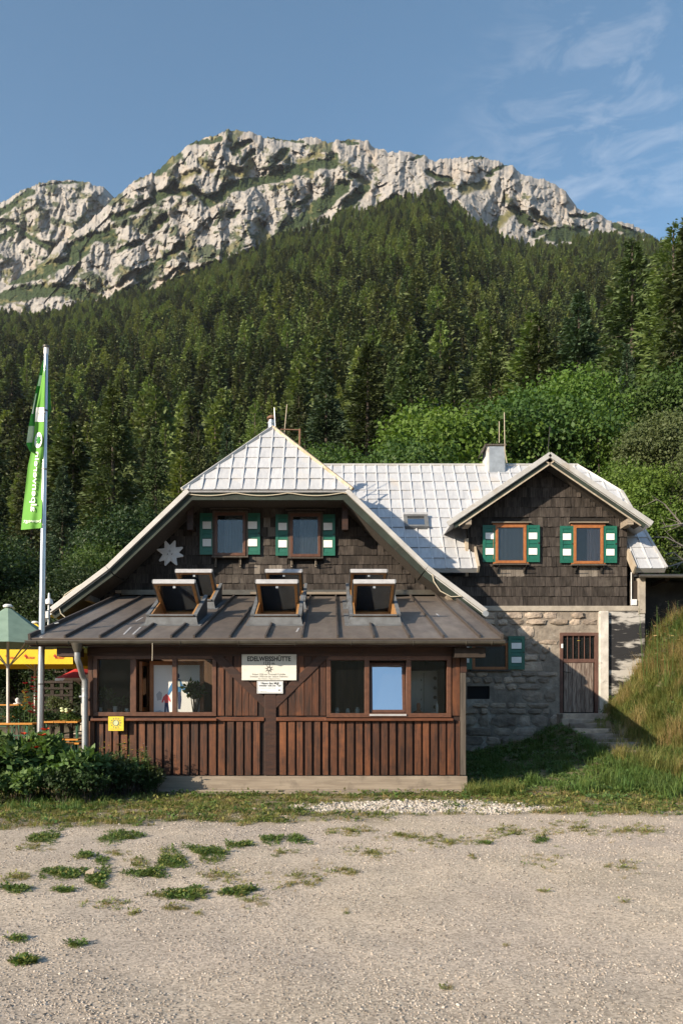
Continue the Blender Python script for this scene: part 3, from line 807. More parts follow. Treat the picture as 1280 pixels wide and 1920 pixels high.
def put(kind, px, topy, D, label, name=None, rz=None, group=None, wide=1.0, cat='tree', hmax=26):
    """tree whose foot stands on the ground at depth D; its top reaches photo row topy"""
    x = XS(px, D); zg = gz(x, D); h = ZS(topy, D) - zg
    h = max(2.0, min(h, hmax))
    pair, h0 = {'s0': (near_spruce[0],16), 's1': (near_spruce[1],16), 's2': (near_spruce[2],16), 'l0': (near_larch[0],16), 'l1': (near_larch[1],16)}.get(kind) or (broad[kind], 12)
    nm = name or ('spruce_tree' if kind[0] == 's' else 'larch_tree' if kind in ('l0','l1') else 'leafy_tree')
    return tree(nm, pair, (x, D, zg-.1), h, h0, random.random()*6.28 if rz is None else rz, label, cat, group, wide)

put('s0', 212, 715, 52, 'tall spruce just left of the hut with a pointed top above the roof edge', wide=1.1)
put('s1', 60, 830, 47, 'broad dark spruce directly behind the green flag')
put('s2', 118, 870, 44, 'shorter spruce between the flag and the tallest left spruce')
put('s0', -40, 760, 56, 'dark spruce cut off by the left edge of the picture')
put('s1', 292, 800, 58, 'slim dark spruce behind the left slope of the main roof', wide=.8)
put('s1', 372, 800, 66, 'dark spruce above the left hip of the main roof', wide=.85)
put('l0', 478, 745, 72, 'light green larch just left of the roof peak', name='larch_tree')
put('s2', 425, 790, 62, 'spruce with bare lower trunk left of the chimney cowl', wide=.8)
put('s2', 612, 690, 60, 'bushy green spruce right of the roof peak', wide=1.15)
put('s0', 690, 640, 66, 'tall full spruce behind the silver wing roof', wide=1.2)
put('s1', 560, 735, 70, 'dark spruce directly behind the rusty pipe frame', wide=.9)
put('s0', 770, 600, 78, 'tall dark spruce above the light leafy trees near the chimney', wide=1.1)
put('mid', 605, 785, 48, 'round leafy tree low beside the ridge of the wing', hmax=14)
put('light', 800, 745, 42, 'yellowish green leafy tree left of the wing chimney', wide=1.0)
put('mid', 745, 820, 38, 'small leafy tree standing just over the wing ridge')
put('light2', 905, 780, 40, 'leafy tree straight behind the white chimney')
put('light', 1040, 690, 45, 'tall bright green leafy tree above the dormer peak', wide=1.0)
put('mid', 985, 740, 41, 'leafy tree between the chimney and the dormer peak')
put('light2', 1130, 775, 39, 'leafy tree behind the right slope of the dormer')
put('olive', 1235, 770, 34, 'large olive green tree at the right edge beside the tar papered shed', wide=1.0)
put('olive', 1330, 800, 30, 'olive green tree half out of frame behind the shed', wide=1.0)
put('light2', 1185, 860, 31, 'leafy tree close behind the right end of the silver roof')
put('mid', 1290, 690, 44, 'leafy tree rising over the olive trees at the right edge')
put('s2', 1175, 640, 47, 'young spruce with a long bare leader in front of the dark trees', wide=.7)
put('s2', 1232, 690, 45, 'smaller young spruce with a bare leader next to the right edge', wide=.6)
put('s0', 1010, 590, 60, 'green spruce above the dormer with light shoots', wide=1.2)
put('s2', 1085, 545, 66, 'blue green spruce on the right of the slope', wide=1.25)
put('s1', 1185, 450, 58, 'tall dark spruce second from the right edge', wide=1.1, hmax=32)
put('l1', 1262, 420, 50, 'large larch at the right edge of the forest', wide=1.25, hmax=30)
put('s0', 1300, 380, 46, 'dark spruce whose tip stands against the sky at the right edge', wide=1.1, hmax=30)
put('s1', 920, 600, 72, 'dark spruce in the middle of the right forest', wide=1.1)
put('dark', 25, 1010, 30, 'dark leafy tree behind the green parasol', wide=1.2)
put('dark', 130, 1075, 27, 'dark leafy thicket behind the terrace next to the hut', wide=1.3)
put('dark', -60, 1000, 27, 'dark leafy tree at the left edge behind the terrace', wide=1.3)
put('mid', 175, 1010, 34, 'leafy tree at the foot of the tall left spruce', wide=1.0)
put('dark', 250, 960, 36, 'dark leafy tree behind the left roof slope', wide=1.1)

# the slope: the nearest trees one by one, the far wood as one mass
pts = []
r = np.random.RandomState(21)
N = 11500
px = r.uniform(-260, 1540, N*2)
D = np.sqrt(r.uniform(62.0**2, 800.0**2, N*2))
x = (px-CX)*D/F
clump = fbm(x/30, D/30+4, 3)
keep = (r.rand(N*2) < .62 + .9*clump)
keep &= ~((D < 80) & (px > 560) & (px < 1000) & (r.rand(N*2) < .5))
px, D, x, clump = px[keep][:N], D[keep][:N], x[keep][:N], clump[keep][:N]
z = ground(x, D)
hgt = (15.5 + 4.5*r.randn(len(D)).clip(-1.6,1.8)) * lerp(1.0, .50, sstep(400, 800, D)) * lerp(.9, 1.0, r.rand(len(D)))
up = sstep(320, 700, D)
sp = fbm(x/55+7, D/55, 3)
is_larch = r.rand(len(D)) < np.clip(.30 + .35*up + .9*sp, .06, .9)
wide = r.uniform(.85, 1.3, len(D)) * lerp(1, 1.25, up)
rz = r.rand(len(D))*6.283
order = np.argsort(D)
vis = [i for i in order if -60 < px[i] < 1340][:235]
REG = [(120,'above the flag'),(350,'above the left eaves of the main roof'),(480,'left of the roof peak'),(620,'straight above the roof peak'),(760,'above the left half of the silver wing roof'),(900,'above the roof window of the wing'),(1000,'above the white chimney'),(1150,'above the dormer gable'),(9999,'above the right edge trees')]
def region(q): return next(t for lim, t in REG if q < lim)
for i in vis:
    rg = region(px[i])
    k = r.randint(3)
    if is_larch[i]:
        tree('larch_tree', mid_larch[k % 2], (x[i], D[i], z[i]-.3), hgt[i], 16, rz[i], 'light green larch on the slope ' + rg, 'tree', 'larches on the slope ' + rg, wide[i])
    else:
        tree('spruce_tree', mid_spruce[k], (x[i], D[i], z[i]-.3), hgt[i], 16, rz[i], 'dark spruce on the slope ' + rg, 'tree', 'spruces on the slope ' + rg, wide[i])
rest = np.setdiff1d(np.arange(len(D)), np.array(vis))

def scatter(name, pos, scl, rz, idx, templates, label=None, tilt=0.0, seed=1):
    """many alike bits (grass, gravel, far wood) as one object: instances of template meshes on points"""
    tcol = bpy.data.collections.new(name+'_kinds')
    for k, me in enumerate(templates):
        o = bpy.data.objects.new('%s_kind_%03d' % (name, k), me); tcol.objects.link(o)
    n = len(pos); rr = np.random.RandomState(seed)
    me = bpy.data.meshes.new(name); me.vertices.add(n); me.vertices.foreach_set('co', np.asarray(pos, np.float32).ravel())
    scl = np.asarray(scl, np.float32)
    if scl.ndim == 1: scl = np.stack([scl]*3, -1)
    a = me.attributes.new('scl', 'FLOAT_VECTOR', 'POINT'); a.data.foreach_set('vector', scl.ravel())
    rot = np.stack([rr.randn(n)*tilt, rr.randn(n)*tilt, rz], -1).astype(np.float32)
    a = me.attributes.new('rot', 'FLOAT_VECTOR', 'POINT'); a.data.foreach_set('vector', rot.ravel())
    a = me.attributes.new('idx', 'INT', 'POINT'); a.data.foreach_set('value', np.asarray(idx, np.int32))
    ng = bpy.data.node_groups.new(name+'_scatter', 'GeometryNodeTree')
    ng.interface.new_socket('Geometry', in_out='INPUT', socket_type='NodeSocketGeometry')
    ng.interface.new_socket('Geometry', in_out='OUTPUT', socket_type='NodeSocketGeometry')
    N_, L_ = ng.nodes, ng.links
    gi = N_.new('NodeGroupInput'); go = N_.new('NodeGroupOutput')
    mp = N_.new('GeometryNodeMeshToPoints'); ip = N_.new('GeometryNodeInstanceOnPoints')
    ci = N_.new('GeometryNodeCollectionInfo'); ci.inputs['Collection'].default_value = tcol
    ci.inputs['Separate Children'].default_value = True; ci.inputs['Reset Children'].default_value = True
    ip.inputs['Pick Instance'].default_value = True
    def at(nm, t):
        q = N_.new('GeometryNodeInputNamedAttribute'); q.data_type = t; q.inputs['Name'].default_value = nm; return q.outputs['Attribute']
    er = N_.new('FunctionNodeEulerToRotation')
    L_.new(at('rot','FLOAT_VECTOR'), er.inputs[0]); L_.new(er.outputs[0], ip.inputs['Rotation'])
    L_.new(at('scl','FLOAT_VECTOR'), ip.inputs['Scale']); L_.new(at('idx','INT'), ip.inputs['Instance Index'])
    L_.new(gi.outputs[0], mp.inputs[0]); L_.new(mp.outputs[0], ip.inputs['Points']); L_.new(ci.outputs[0], ip.inputs['Instance'])
    L_.new(ip.outputs[0], go.inputs[0])
    o = link(name, me)
    m = o.modifiers.new('scatter', 'NODES'); m.node_group = ng
    tag(o, label, None, None, 'stuff')
    return o

def join_pair(name, pair):
    """trunk and crown of a far tree in one mesh (two materials)"""
    tv, cv = pair
    bm = bmesh.new(); bm.from_mesh(tv); n0 = len(bm.faces); bm.from_mesh(cv)
    bm.faces.ensure_lookup_table()
    for f in bm.faces[n0:]: f.material_index = 1
    me = bpy.data.meshes.new(name); bm.to_mesh(me); bm.free()
    me.materials.append(tv.materials[0]); me.materials.append(cv.materials[0])
    return me
far_kinds = []
for k in range(3): far_kinds.append(join_pair('far_spruce%d' % k, conifer('far_spruce%d' % k, 160+k, 16.0, [3.0,3.5,2.7][k], 22, 7, 8, 1.25, .72, 'spruce', 'spruce')))
for k in range(3): far_kinds.append(join_pair('far_larch%d' % k, conifer('far_larch%d' % k, 170+k, 16.0, [3.1,3.6,3.3][k], 20, 7, 9, 1.05, .62, 'larch', 'larch', 'bark_light')))
# a last sparse fringe climbing into the cliffs
fi = np.where(is_larch[rest], 3 + r.randint(0, 3, len(rest)), r.randint(0, 3, len(rest)))
s = hgt[rest]/16.0
scatter('far_wood', np.stack([x[rest], D[rest], z[rest]-.4], -1), np.stack([s*wide[rest], s*wide[rest], s], -1), rz[rest], fi, far_kinds,
        'dense far conifer forest covering the mountain slope')
# ------------------------------------------------------------------ house helpers
M_ = MATS
def clip_poly(poly, clipper):
    """Sutherland-Hodgman: poly cut by the convex counter-clockwise clipper"""
    out = list(poly)
    for i in range(len(clipper)):
        a, b = clipper[i], clipper[(i+1) % len(clipper)]
        inp, out = out, []
        if not inp: return []
        def side(p): return (b[0]-a[0])*(p[1]-a[1]) - (b[1]-a[1])*(p[0]-a[0])
        for j in range(len(inp)):
            p, q = inp[j], inp[(j+1) % len(inp)]
            sp_, sq = side(p), side(q)
            if sp_ >= -1e-9: out.append(p)
            if (sp_ > 1e-9 and sq < -1e-9) or (sp_ < -1e-9 and sq > 1e-9):
                t = sp_/(sp_-sq); out.append((p[0]+(q[0]-p[0])*t, p[1]+(q[1]-p[1])*t))
    return out
def area2(p):
    return abs(sum(p[i][0]*p[(i+1)%len(p)][1]-p[(i+1)%len(p)][0]*p[i][1] for i in range(len(p))))/2 if len(p) > 2 else 0
def ccw(p):
    s = sum(p[i][0]*p[(i+1)%len(p)][1]-p[(i+1)%len(p)][0]*p[i][1] for i in range(len(p)))
    return p if s > 0 else p[::-1]

def metal_roof(part, O, u, v, polys, cu, cv, u0=0.0, v0=0.0, mat='roof_silver', smat='seam_silver', sw=.045, sh=.045, stag=False, lapmax=None):
    """sheet panels with upstanding seams on a plane; every panel and seam its own piece"""
    O = Vector(O); u = Vector(u).normalized(); v = Vector(v).normalized(); n = u.cross(v).normalized()
    if n.z < 0: n = -n
    rr = random.Random(3)
    for poly in polys:
        poly = ccw(poly)
        us = [p[0] for p in poly]; vs = [p[1] for p in poly]
        i0 = math.floor((min(us)-u0)/cu); i1 = math.ceil((max(us)-u0)/cu)
        j0 = math.floor((min(vs)-v0)/cv); j1 = math.ceil((max(vs)-v0)/cv)
        for i in range(i0, i1):
            for j in range(j0, j1):
                a, b = u0+i*cu, u0+(i+1)*cu
                off = 0
                c, d = v0+j*cv+off, v0+(j+1)*cv+off
                cell = clip_poly([(a,c),(b,c),(b,d),(a,d)], poly)
                if area2(cell) < .006: continue
                tl = rr.uniform(-.004,.004); tr = rr.uniform(-.004,.004)
                top = [O + u*p[0] + v*p[1] + n*(.036 - .026*(p[1]-c)/cv + tl + tr*(p[0]-a)/cu) for p in cell]
                MB().prism(top, -n*.02).build('panel', M_[mat], part)
        for i in range(i0, i1+1):
            a = u0+i*cu
            st = clip_poly([(a-sw/2, min(vs)), (a+sw/2, min(vs)), (a+sw/2, max(vs)), (a-sw/2, max(vs))], poly)
            if area2(st) < .004: continue
            top = [O + u*p[0] + v*p[1] + n*(sh+.02) for p in st]
            MB().prism(top, -n*(sh+.01)).build('seam', M_[smat], part)

def shingle_meshes(mat, k=5):
    out = []
    rr = random.Random(9)
    for i in range(k):
        j = lambda a: rr.uniform(-a, a)
        x0, x1 = -.5+.012+j(.01), .5-.012+j(.01); b0, b1 = j(.03), j(.03)
        t = .030 + j(.006)
        v = [(x0,-t,b0),(x1,-t+j(.006),b1),(x1,0,b1),(x0,0,b0),(x0+j(.01),-.010,1),(x1+j(.01),-.010,1),(x1,0,1),(x0,0,1)]
        out.append(MB().add(v, BOXF).mesh('shingle', mat))
    return out
def shingle_wall(part, y, rows, xmin, xmax, topf, botf, holes, wr, limit=300, seed=1, light=()):
    """rows: list of (z0, z1). topf / botf give the wall's limits at x; holes: (x0,x1,z0,z1)"""
    rr = random.Random(seed)
    metas = []
    for (z0, z1) in rows:
        iv = [(xmin, xmax)]
        for (a,b,c,d) in holes:
            if c < z1-.04 and d > z0+.04:
                nv = []
                for (p,q) in iv:
                    if b <= p or a >= q: nv.append((p,q)); continue
                    if a > p: nv.append((p,a))
                    if b < q: nv.append((b,q))
                iv = nv
        for (p,q) in iv:
            x = p
            while x < q-.015:
                w = rr.choice(wr)*rr.uniform(.85,1.15)
                if q-(x+w) < .06: w = q-x
                xc0, xc1 = x, x+w
                top = min(z1+.012, topf(xc0), topf(xc1)); bot = max(z0, botf(xc0), botf(xc1))
                if top-bot > .05: metas.append((xc0, xc1, bot, top))
                x += w
    metas.sort(key=lambda m: -(m[1]-m[0])*(m[3]-m[2]))
    kinds = shingle_meshes(M_['shingle']); lights = shingle_meshes(M_['shingle_new'], 2)
    rest = MB()
    for n, (a,b,c,d) in enumerate(metas):
        li = any(la <= (a+b)/2 <= lb and lc <= (c+d)/2 <= ld and rr.random() < pr for (la,lb,lc,ld,pr) in light)
        if n < limit:
            me = rr.choice(lights if li else kinds)
            o = bpy.data.objects.new('shingle', me); COL.objects.link(o)
            o.matrix_basis = Matrix.LocRotScale(Vector(((a+b)/2, y, c)), Matrix.Rotation(rr.uniform(-.008,.008), 3, 'Y'), Vector((b-a, rr.uniform(.8,1.3), d-c)))
            adopt(o, part)
        else:
            t = rr.uniform(.025,.036)
            rest.add([(a+.003,y-t,c),(b-.003,y-t,c),(b-.003,y,c),(a+.003,y,c),(a+.003,y-.010,d),(b-.003,y-.010,d),(b-.003,y,d),(a+.003,y,d)], BOXF, rr.random())
    if rest.v:
        tag(rest.build('shingle_field', M_['shingle'], part, rnd=True), kind='stuff')

def shutter(parent, x0, x1, y, z0, z1, name='shutter'):
    w, h = x1-x0, z1-z0
    mb = MB()
    st = .075*w/.36
    mb.box(x0, x0+st, y-.042, y-.006, z0, z1).box(x1-st, x1, y-.042, y-.006, z0, z1)
    mb.box(x0+st, x1-st, y-.040, y-.008, z0, z0+.08).box(x0+st, x1-st, y-.040, y-.008, z1-.08, z1)
    k = 8; zz = z0+.08; hh = (h-.16)/k
    for i in range(k):
        mb.add([(x0+st,y-.034,zz+i*hh+.004),(x1-st,y-.034,zz+i*hh+.004),(x1-st,y-.012,zz+i*hh),(x0+st,y-.012,zz+i*hh),
                (x0+st,y-.024,zz+(i+1)*hh-.006),(x1-st,y-.024,zz+(i+1)*hh-.006),(x1-st,y-.012,zz+(i+1)*hh),(x0+st,y-.012,zz+(i+1)*hh)], BOXF)
    o = mb.build(name, M_['shutter_green'], parent)
    for f in (.20, .62):
        MB().box(x0+st*.95, x1-st*.95, y-.0455, y-.030, z0+h*f, z0+h*(f+.175)).build('white_panel', M_['shutter_white'], o)
    MB().box(x1-.05, x1-.01, y-.06, y-.042, z0+h*.5, z0+h*.53).build('latch', M_['iron'], o)
    return o

def frame_mb(x0, x1, z0, z1, y0, y1, w):
    return MB().box(x0, x1, y0, y1, z1-w, z1).box(x0, x1, y0, y1, z0, z0+w).box(x0, x0+w, y0, y1, z0+w, z1-w).box(x1-w, x1, y0, y1, z0+w, z1-w)

def upper_window(parent, px0, px1, py0, py1, y, fmat, trim, curtain, sheer=None, sx=F):
    """window set on a shingled wall at depth y: outer trim, frame, curtain, pane, sill"""
    x0, x1, z0, z1 = XS(px0,y), XS(px1,y), ZS(py1,y), ZS(py0,y)
    w = frame_mb(x0, x1, z0, z1, y-.085, y-.002, .075).build('window', M_[fmat], parent, bevel=.004)
    frame_mb(x0-.06, x1+.06, z0-.02, z1+.05, y-.06, y-.001, .058).build('trim', M_[trim], w)
    MB().box(x0+.07, x1-.07, y-.012, y-.006, z0+.07, z1-.07).build('room', M_['room_black'], w)  # thin black sheet in place of the dark room behind the pane
    # curtain with folds
    n = 46; vs = []; fs = []
    a, b = (x0+.076, x1-.076)
    if sheer: a, b = lerp(a, b, sheer[0]), lerp(a, b, sheer[1])
    for i in range(n+1):
        t = i/n; xx = lerp(a, b, t); yy = y-.026+.005*math.sin(t*38+px0)*(.6+.4*math.sin(t*7))
        vs += [(xx, yy, z0+.076), (xx, yy, z1-.076)]
    for i in range(n): fs.append((2*i, 2*i+2, 2*i+3, 2*i+1))
    MB().add(vs, fs).build('curtain', M_[curtain], w, smooth=True)
    MB().box(x0+.07, x1-.07, y-.056, y-.052, z0+.07, z1-.07).build('pane', M_['glass_upper'], w)
    MB().box(x0-.07, x1+.07, y-.15, y-.002, z0-.055, z0-.022).build('sill', M_['dark_grey_wood'], w)
    return w

# ------------------------------------------------------------------ main house with the shingled gable
YG = 20.65; YV = 19.5; KV = YV/19.8; XM = -1.57*KV
PRO_H = np.array([0, 2.02, 4.0, 5.45, 5.9])*KV; PRO_Z = 1.7+(np.array([9.06, 6.95, 5.03, 3.95, 3.62])-1.7)*KV
H1, H2, H3 = (float(q) for q in PRO_H[1:4]); Z0, Z1, Z2, Z3 = (float(q) for q in PRO_Z[:4]); YA = 21.2
def zr(x): return float(np.interp(abs(x-XM), PRO_H, PRO_Z))
main = empty('main_house', (XM, YG, 0), 'old alpine hut with dark shingled gable, silver half hipped roof and two green shuttered windows', 'house')
gw = MB()
xs_ = [-6.3, -5.57, -3.59, .45, 2.43, 3.0]
poly = [(-6.3,YG,0),(3.0,YG,0)] + [(x, YG, min(zr(x)-.2, 7.45)) for x in (3.0, XM+H2, XM+H1-.3, XM-H1+.3, XM-H2, -6.3)]
gw.prism(poly, (0,.25,0))
gable = gw.build('gable_wall', M_['wall_dark'], main)
MB().box(-6.3,-6.05,YG+.25,31,0,4.3).box(2.75,3.0,YG+.25,31,0,4.3).box(-6.3,3.0,30.75,31,0,6.5).build('side_wall', M_['wall_dark'], main)
def ext_roof_z(y): return 2.848 + .2555*(y-14.4)
GWIN = [(403,461,962,1043),(544,601,964,1045)]
GS = YG/F
def gx_(px): return XS(px, YG)
def gz_(py): return ZS(py, YG)
holes = [(gx_(a)-.08, gx_(b)+.08, gz_(d)-.05, gz_(c)+.09) for (a,b,c,d) in GWIN]
rows = []; z = 3.3
while z < 7.6: rows.append((z, z+.243)); z += .243
shingle_wall(gable, YG, rows, -6.28, 2.98, lambda x: min(zr(x)-.22, 7.42), lambda x: ext_roof_z(YG)+.10 if x > -5.5 else 3.3, holes, (.15,.18,.18,.21,.24), 300, 2,
             light=[(gx_(478), gx_(525), gz_(1092), gz_(1055), .45), (gx_(500), gx_(515), gz_(1010), gz_(960), .7)])
for (a,b,c,d), (s0,s1,s2,s3) in zip(GWIN, ((375.7,402,460,488),(517,543,601,628))):
    upper_window(main, a, b, c, d, YG-.035, 'frame_brown', 'dark_grey_wood', 'curtain', (.28,1.0))
    for (p,q) in ((s0,s1),(s2,s3)):
        shutter(main, gx_(p), gx_(q), YG-.05, gz_(1041 if a < 500 else 1043), gz_(963.5 if a < 500 else 966))
    MB().box(gx_(a-9), gx_(b+9), YG-.14, YG-.03, gz_(c)+.075, gz_(c)+.10).build('head_board', M_['dark_grey_wood'], main)
for px_ in (405, 451, 547, 592):      # flower box brackets under the gable windows
    xx = gx_(px_)
    b = MB().box(xx-.022, xx+.022, YG-.10, YG-.036, gz_(1064), gz_(1047)).build('bracket', M_['grey_wood'], main)
    MB().bar((xx, YG-.10, gz_(1062)), (xx+.02, YG-.33, gz_(1050)), .02, .02).build('rod', M_['iron'], b)
# roof slabs, flared at the foot
rm = MB()
T = .14
for s in (-1, 1):
    for (h0,z0_,h1,z1_, yf) in ((0,Z0,H1,Z1, None),(H1,Z1,H2,Z2,YV),(H2,Z2,H3,Z3,YV)):
        xa, xb = XM+s*h0, XM+s*h1
        if yf is None: pl = [(xa,YA,z0_),(xb,YV,z1_),(xb,31.4,z1_),(xa,31.4,z0_)]
        else: pl = [(xa,yf,z0_),(xb,yf,z1_),(xb,31.4,z1_),(xa,31.4,z0_)]
        rm.prism(pl, (0,0,-T))
mroof = rm.build('roof', M_['roof_silver'], main)
# front hip with its panels
HH = H1+.08; hipO = Vector((XM-HH, YV-.06, Z1-.02)); hv = Vector((XM, YA, Z0+.03)) - Vector((XM, YV-.06, Z1-.02)); hl = hv.length
MB().prism([(XM-HH,YV-.06,Z1-.04),(XM+HH,YV-.06,Z1-.04),(XM,YA,Z0+.01)], (0,.02,-.025)).build('hip_slab', M_['roof_silver'], mroof)
metal_roof(mroof, hipO, (1,0,0), hv, [[(0,0),(2*HH,0),(HH,hl)]], .325, .455, u0=HH-.325*6+.02, v0=.0, sw=.034, sh=.032)
for s in (-1,1):      # hip cappings and verge trims
    a = Vector((XM+s*(HH+.02), YV-.07, Z1+.01)); b = Vector((XM, YA, Z0+.07))
    MB().bar(a, b, .09, .07).build('hip_capping', M_['verge_silver' if s < 0 else 'rusty_ridge'], mroof, bevel=.01)
    v_ = MB(); g_ = MB(); c_ = MB()
    pts_ = [(XM+s*(H1-.02), Z1+.02), (XM+s*H2, Z2+.02), (XM+s*H3, Z3+.02)]
    for (p,q) in zip(pts_, pts_[1:]):
        d = Vector((q[0]-p[0], 0, q[1]-p[1])).normalized(); nrm = Vector((-d.z*s, 0, d.x*s)); nrm = nrm if nrm.z > 0 else -nrm
        A = Vector((p[0], YV-.03, p[1])) - nrm*.05; B = Vector((q[0], YV-.03, q[1])) - nrm*.05
        v_.bar(A - d*.0, B, .10, .115, up=nrm)
        A2 = A - nrm*.14 + Vector((0,.06,0)); B2 = B - nrm*.14 + Vector((0,.06,0))
        g_.bar(A2, B2, .05, .16, up=nrm)
        A3 = A - nrm*.17 + Vector((0,.60,0)); B3 = B - nrm*.17 + Vector((0,.60,0))
        c_.bar(A3, B3, 1.05, .03, up=nrm)
    v_.build('verge_trim', M_['verge_silver'], mroof, bevel=.008)
    g_.build('barge_board', M_['fascia_green'], mroof)
    c_.build('soffit', M_['dark_grey_wood'], mroof)
MB().box(XM-H1, XM+H1, YV+.0, YV+.06, Z1-.24, Z1-.06).build('hip_fascia', M_['fascia_green'], mroof)
MB().box(XM-H1, XM+H1, YV+.06, YG-.03, Z1-.16, Z1-.12).build('hip_soffit', M_['dark_grey_wood'], mroof)
for px_ in (357, 646.5):
    xx = XS(px_, 20.1)
    MB().box(xx-.075, xx+.075, 20.03, 20.17, ZS(994,20.1), Z1-.17).bar((xx,20.12,ZS(985,20.1)),(xx,YG,ZS(985,20.1)),.1,.1).build('eave_strut', M_['beam_brown'], main)
# gutter end bit at the right foot, rafter ends
tip = Vector((XM+H3, YV-.05, Z3-.02))
MB().tube([tip+Vector((-.05,-.05,-.06)), tip+Vector((-.05,.5,-.06)), tip+Vector((-.05,6,-.06))], .075, 10).build('eave_gutter', M_['zinc'], mroof)
for s in (-1,1):
    MB().box(XM+s*4.5-.07, XM+s*4.5+.07, 19.8, YG, zr(XM+4.5)-.36, zr(XM+4.5)-.2).build('rafter_end', M_['grey_wood'], main)
# stainless chimney cowl on the ridge
ck = MB().lathe((XS(509,22.2), 22.2, 9.32), [(.10,-.6),(.10,.10),(.12,.11),(.12,.15),(.085,.16),(.085,.22)], 14).build('chimney_pipe', M_['steel'], main, smooth=True)
MB().lathe((XS(509,22.2), 22.2, 9.32), [(.125,.255),(.13,.29),(.06,.35),(.012,.36)], 14).box(XS(509,22.2)-.10, XS(509,22.2)-.085, 22.19, 22.21, 9.48, 9.59).box(XS(509,22.2)+.085, XS(509,22.2)+.10, 22.19, 22.21, 9.48, 9.59).build('cowl', M_['rust'], ck, smooth=True)
MB().tube([P(516,803,22.0), P(514,764,22.0)], .012, 5).build('lightning_rod', M_['zinc'], main)
MB().tube([P(532,830,22.0), P(534,800,22.0), P(538,758,22.0)], .014, 5).build('lightning_rod', M_['fascia_cream'], main)
yb_ = 21.9
MB().tube([P(526,822,yb_), P(526,805,yb_), P(562,806,yb_)], .02, 6).tube([P(562,804,yb_), P(561.5,846,yb_)], .028, 6).build('pipe_frame', M_['rust'], main)
# the light cable that hangs below the eaves
cb = []
for i in range(0, 33):
    t = i/32; px_ = 349 + (652-349)*t
    cb.append(P(px_, 927 + 5.5*abs(math.sin(t*math.pi*3.0+.3)) - 3, YV-.03))
left = [P(a,b,YV-.03) for (a,b) in ((349,925),(300,966),(258,1005),(222,1050),(180,1082),(145,1100),(122,1115),(110,1135),(114,1150),(124,1159))][::-1]
right = [P(a,b,YV-.04) for (a,b) in ((652,926),(700,968),(745,1010),(785,1048),(808,1066),(813,1090),(825,1108),(845,1119),(865,1118))]
tag(MB().tube(left + cb + right, .013, 5, True).build('light_cable', M_['cable_cream'], smooth=True), 'cream cable hanging in loops below the eaves of the gable', 'cable')
MB().box(-5.4, 2.95, YG-.12, YG-.036, ext_roof_z(YG-.1)+.03, ext_roof_z(YG)+.13).build('apron_flashing', M_['gutter'], main)
MB().box(gx_(218), gx_(305), YG-.10, YG-.037, gz_(1113), gz_(1108)).box(gx_(470), gx_(660), YG-.16, YG-.125, gz_(1116), gz_(1111.5)).build('batten', M_['grey_wood'], main)

# ------------------------------------------------------------------ side wing with the dormer gable
YW = 22.0
wing = empty('side_wing', (5.6, YW, 0), 'stone based side wing with dark shingled dormer gable and silver metal roof', 'house')
def wx(px): return XS(px, YW)
def wz(py): return ZS(py, YW)
DX, DH, DZ, DS = 5.88, 2.70, 8.32, .68      # dormer centre, half width, peak, slope
YD = 21.4
def zd(x): return DZ - DS*abs(x-DX)
SHB = wz(1137)
wallp = [(2.9,YW,-.3),(8.18,YW,-.3),(8.18,YW,zd(8.18)-.14),(DX,YW,DZ-.14),(3.8,YW,zd(3.8)-.14),(3.8,YW,5.0),(2.9,YW,5.0)]
wwall = MB().prism(wallp, (0,.3,0)).build('front_wall', M_['wall_dark'], wing)
WWIN = [(927.5,985,985,1057),(1073.5,1129,986,1058)]
holes = [(wx(a)-.08, wx(b)+.08, wz(d)-.05, wz(c)+.09) for (a,b,c,d) in WWIN]
rows = []; z = SHB
while z < 8.3: rows.append((z, z+.274)); z += .274
def wtop(x):
    if x < 3.8: return 5.15
    return zd(x)-.16
shingle_wall(wwall, YW, rows, 2.92, 8.17, wtop, lambda x: SHB, holes, (.115,.13,.15,.17), 300, 4,
             light=[(wx(930), wx(986), wz(1079), wz(1065), 1.0), (wx(1080), wx(1122), wz(1079), wz(1065), 1.0)])
for k, ((a,b,c,d), (s0,s1,s2,s3)) in enumerate(zip(WWIN, ((903.5,929,984,1010),(1048,1073,1129,1154)))):
    upper_window(wing, a, b, c, d, YW-.035, 'frame_orange', 'frame_orange', ('curtain','curtain_rose')[k], ((0,1),(.45,1))[k])
    for (p,q) in ((s0,s1),(s2,s3)): shutter(wing, wx(p), wx(q), YW-.055, wz(1055+k*1.5), wz(986+k*1.5))
    h = MB().box(wx(a-8), wx(b+8), YW-.17, YW-.03, wz(982.5), wz(980.5)).build('head_board', M_['grey_wood'], wing)
    for px_ in (a+3, b-4):
        b2 = MB().box(wx(px_)-.018, wx(px_)+.018, YW-.09, YW-.036, wz(1075), wz(1064)).build('bracket', M_['iron'], wing)
        MB().bar((wx(px_), YW-.09, wz(1073)), (wx(px_)+.02, YW-.30, wz(1063)), .018, .018).build('rod', M_['iron'], b2)
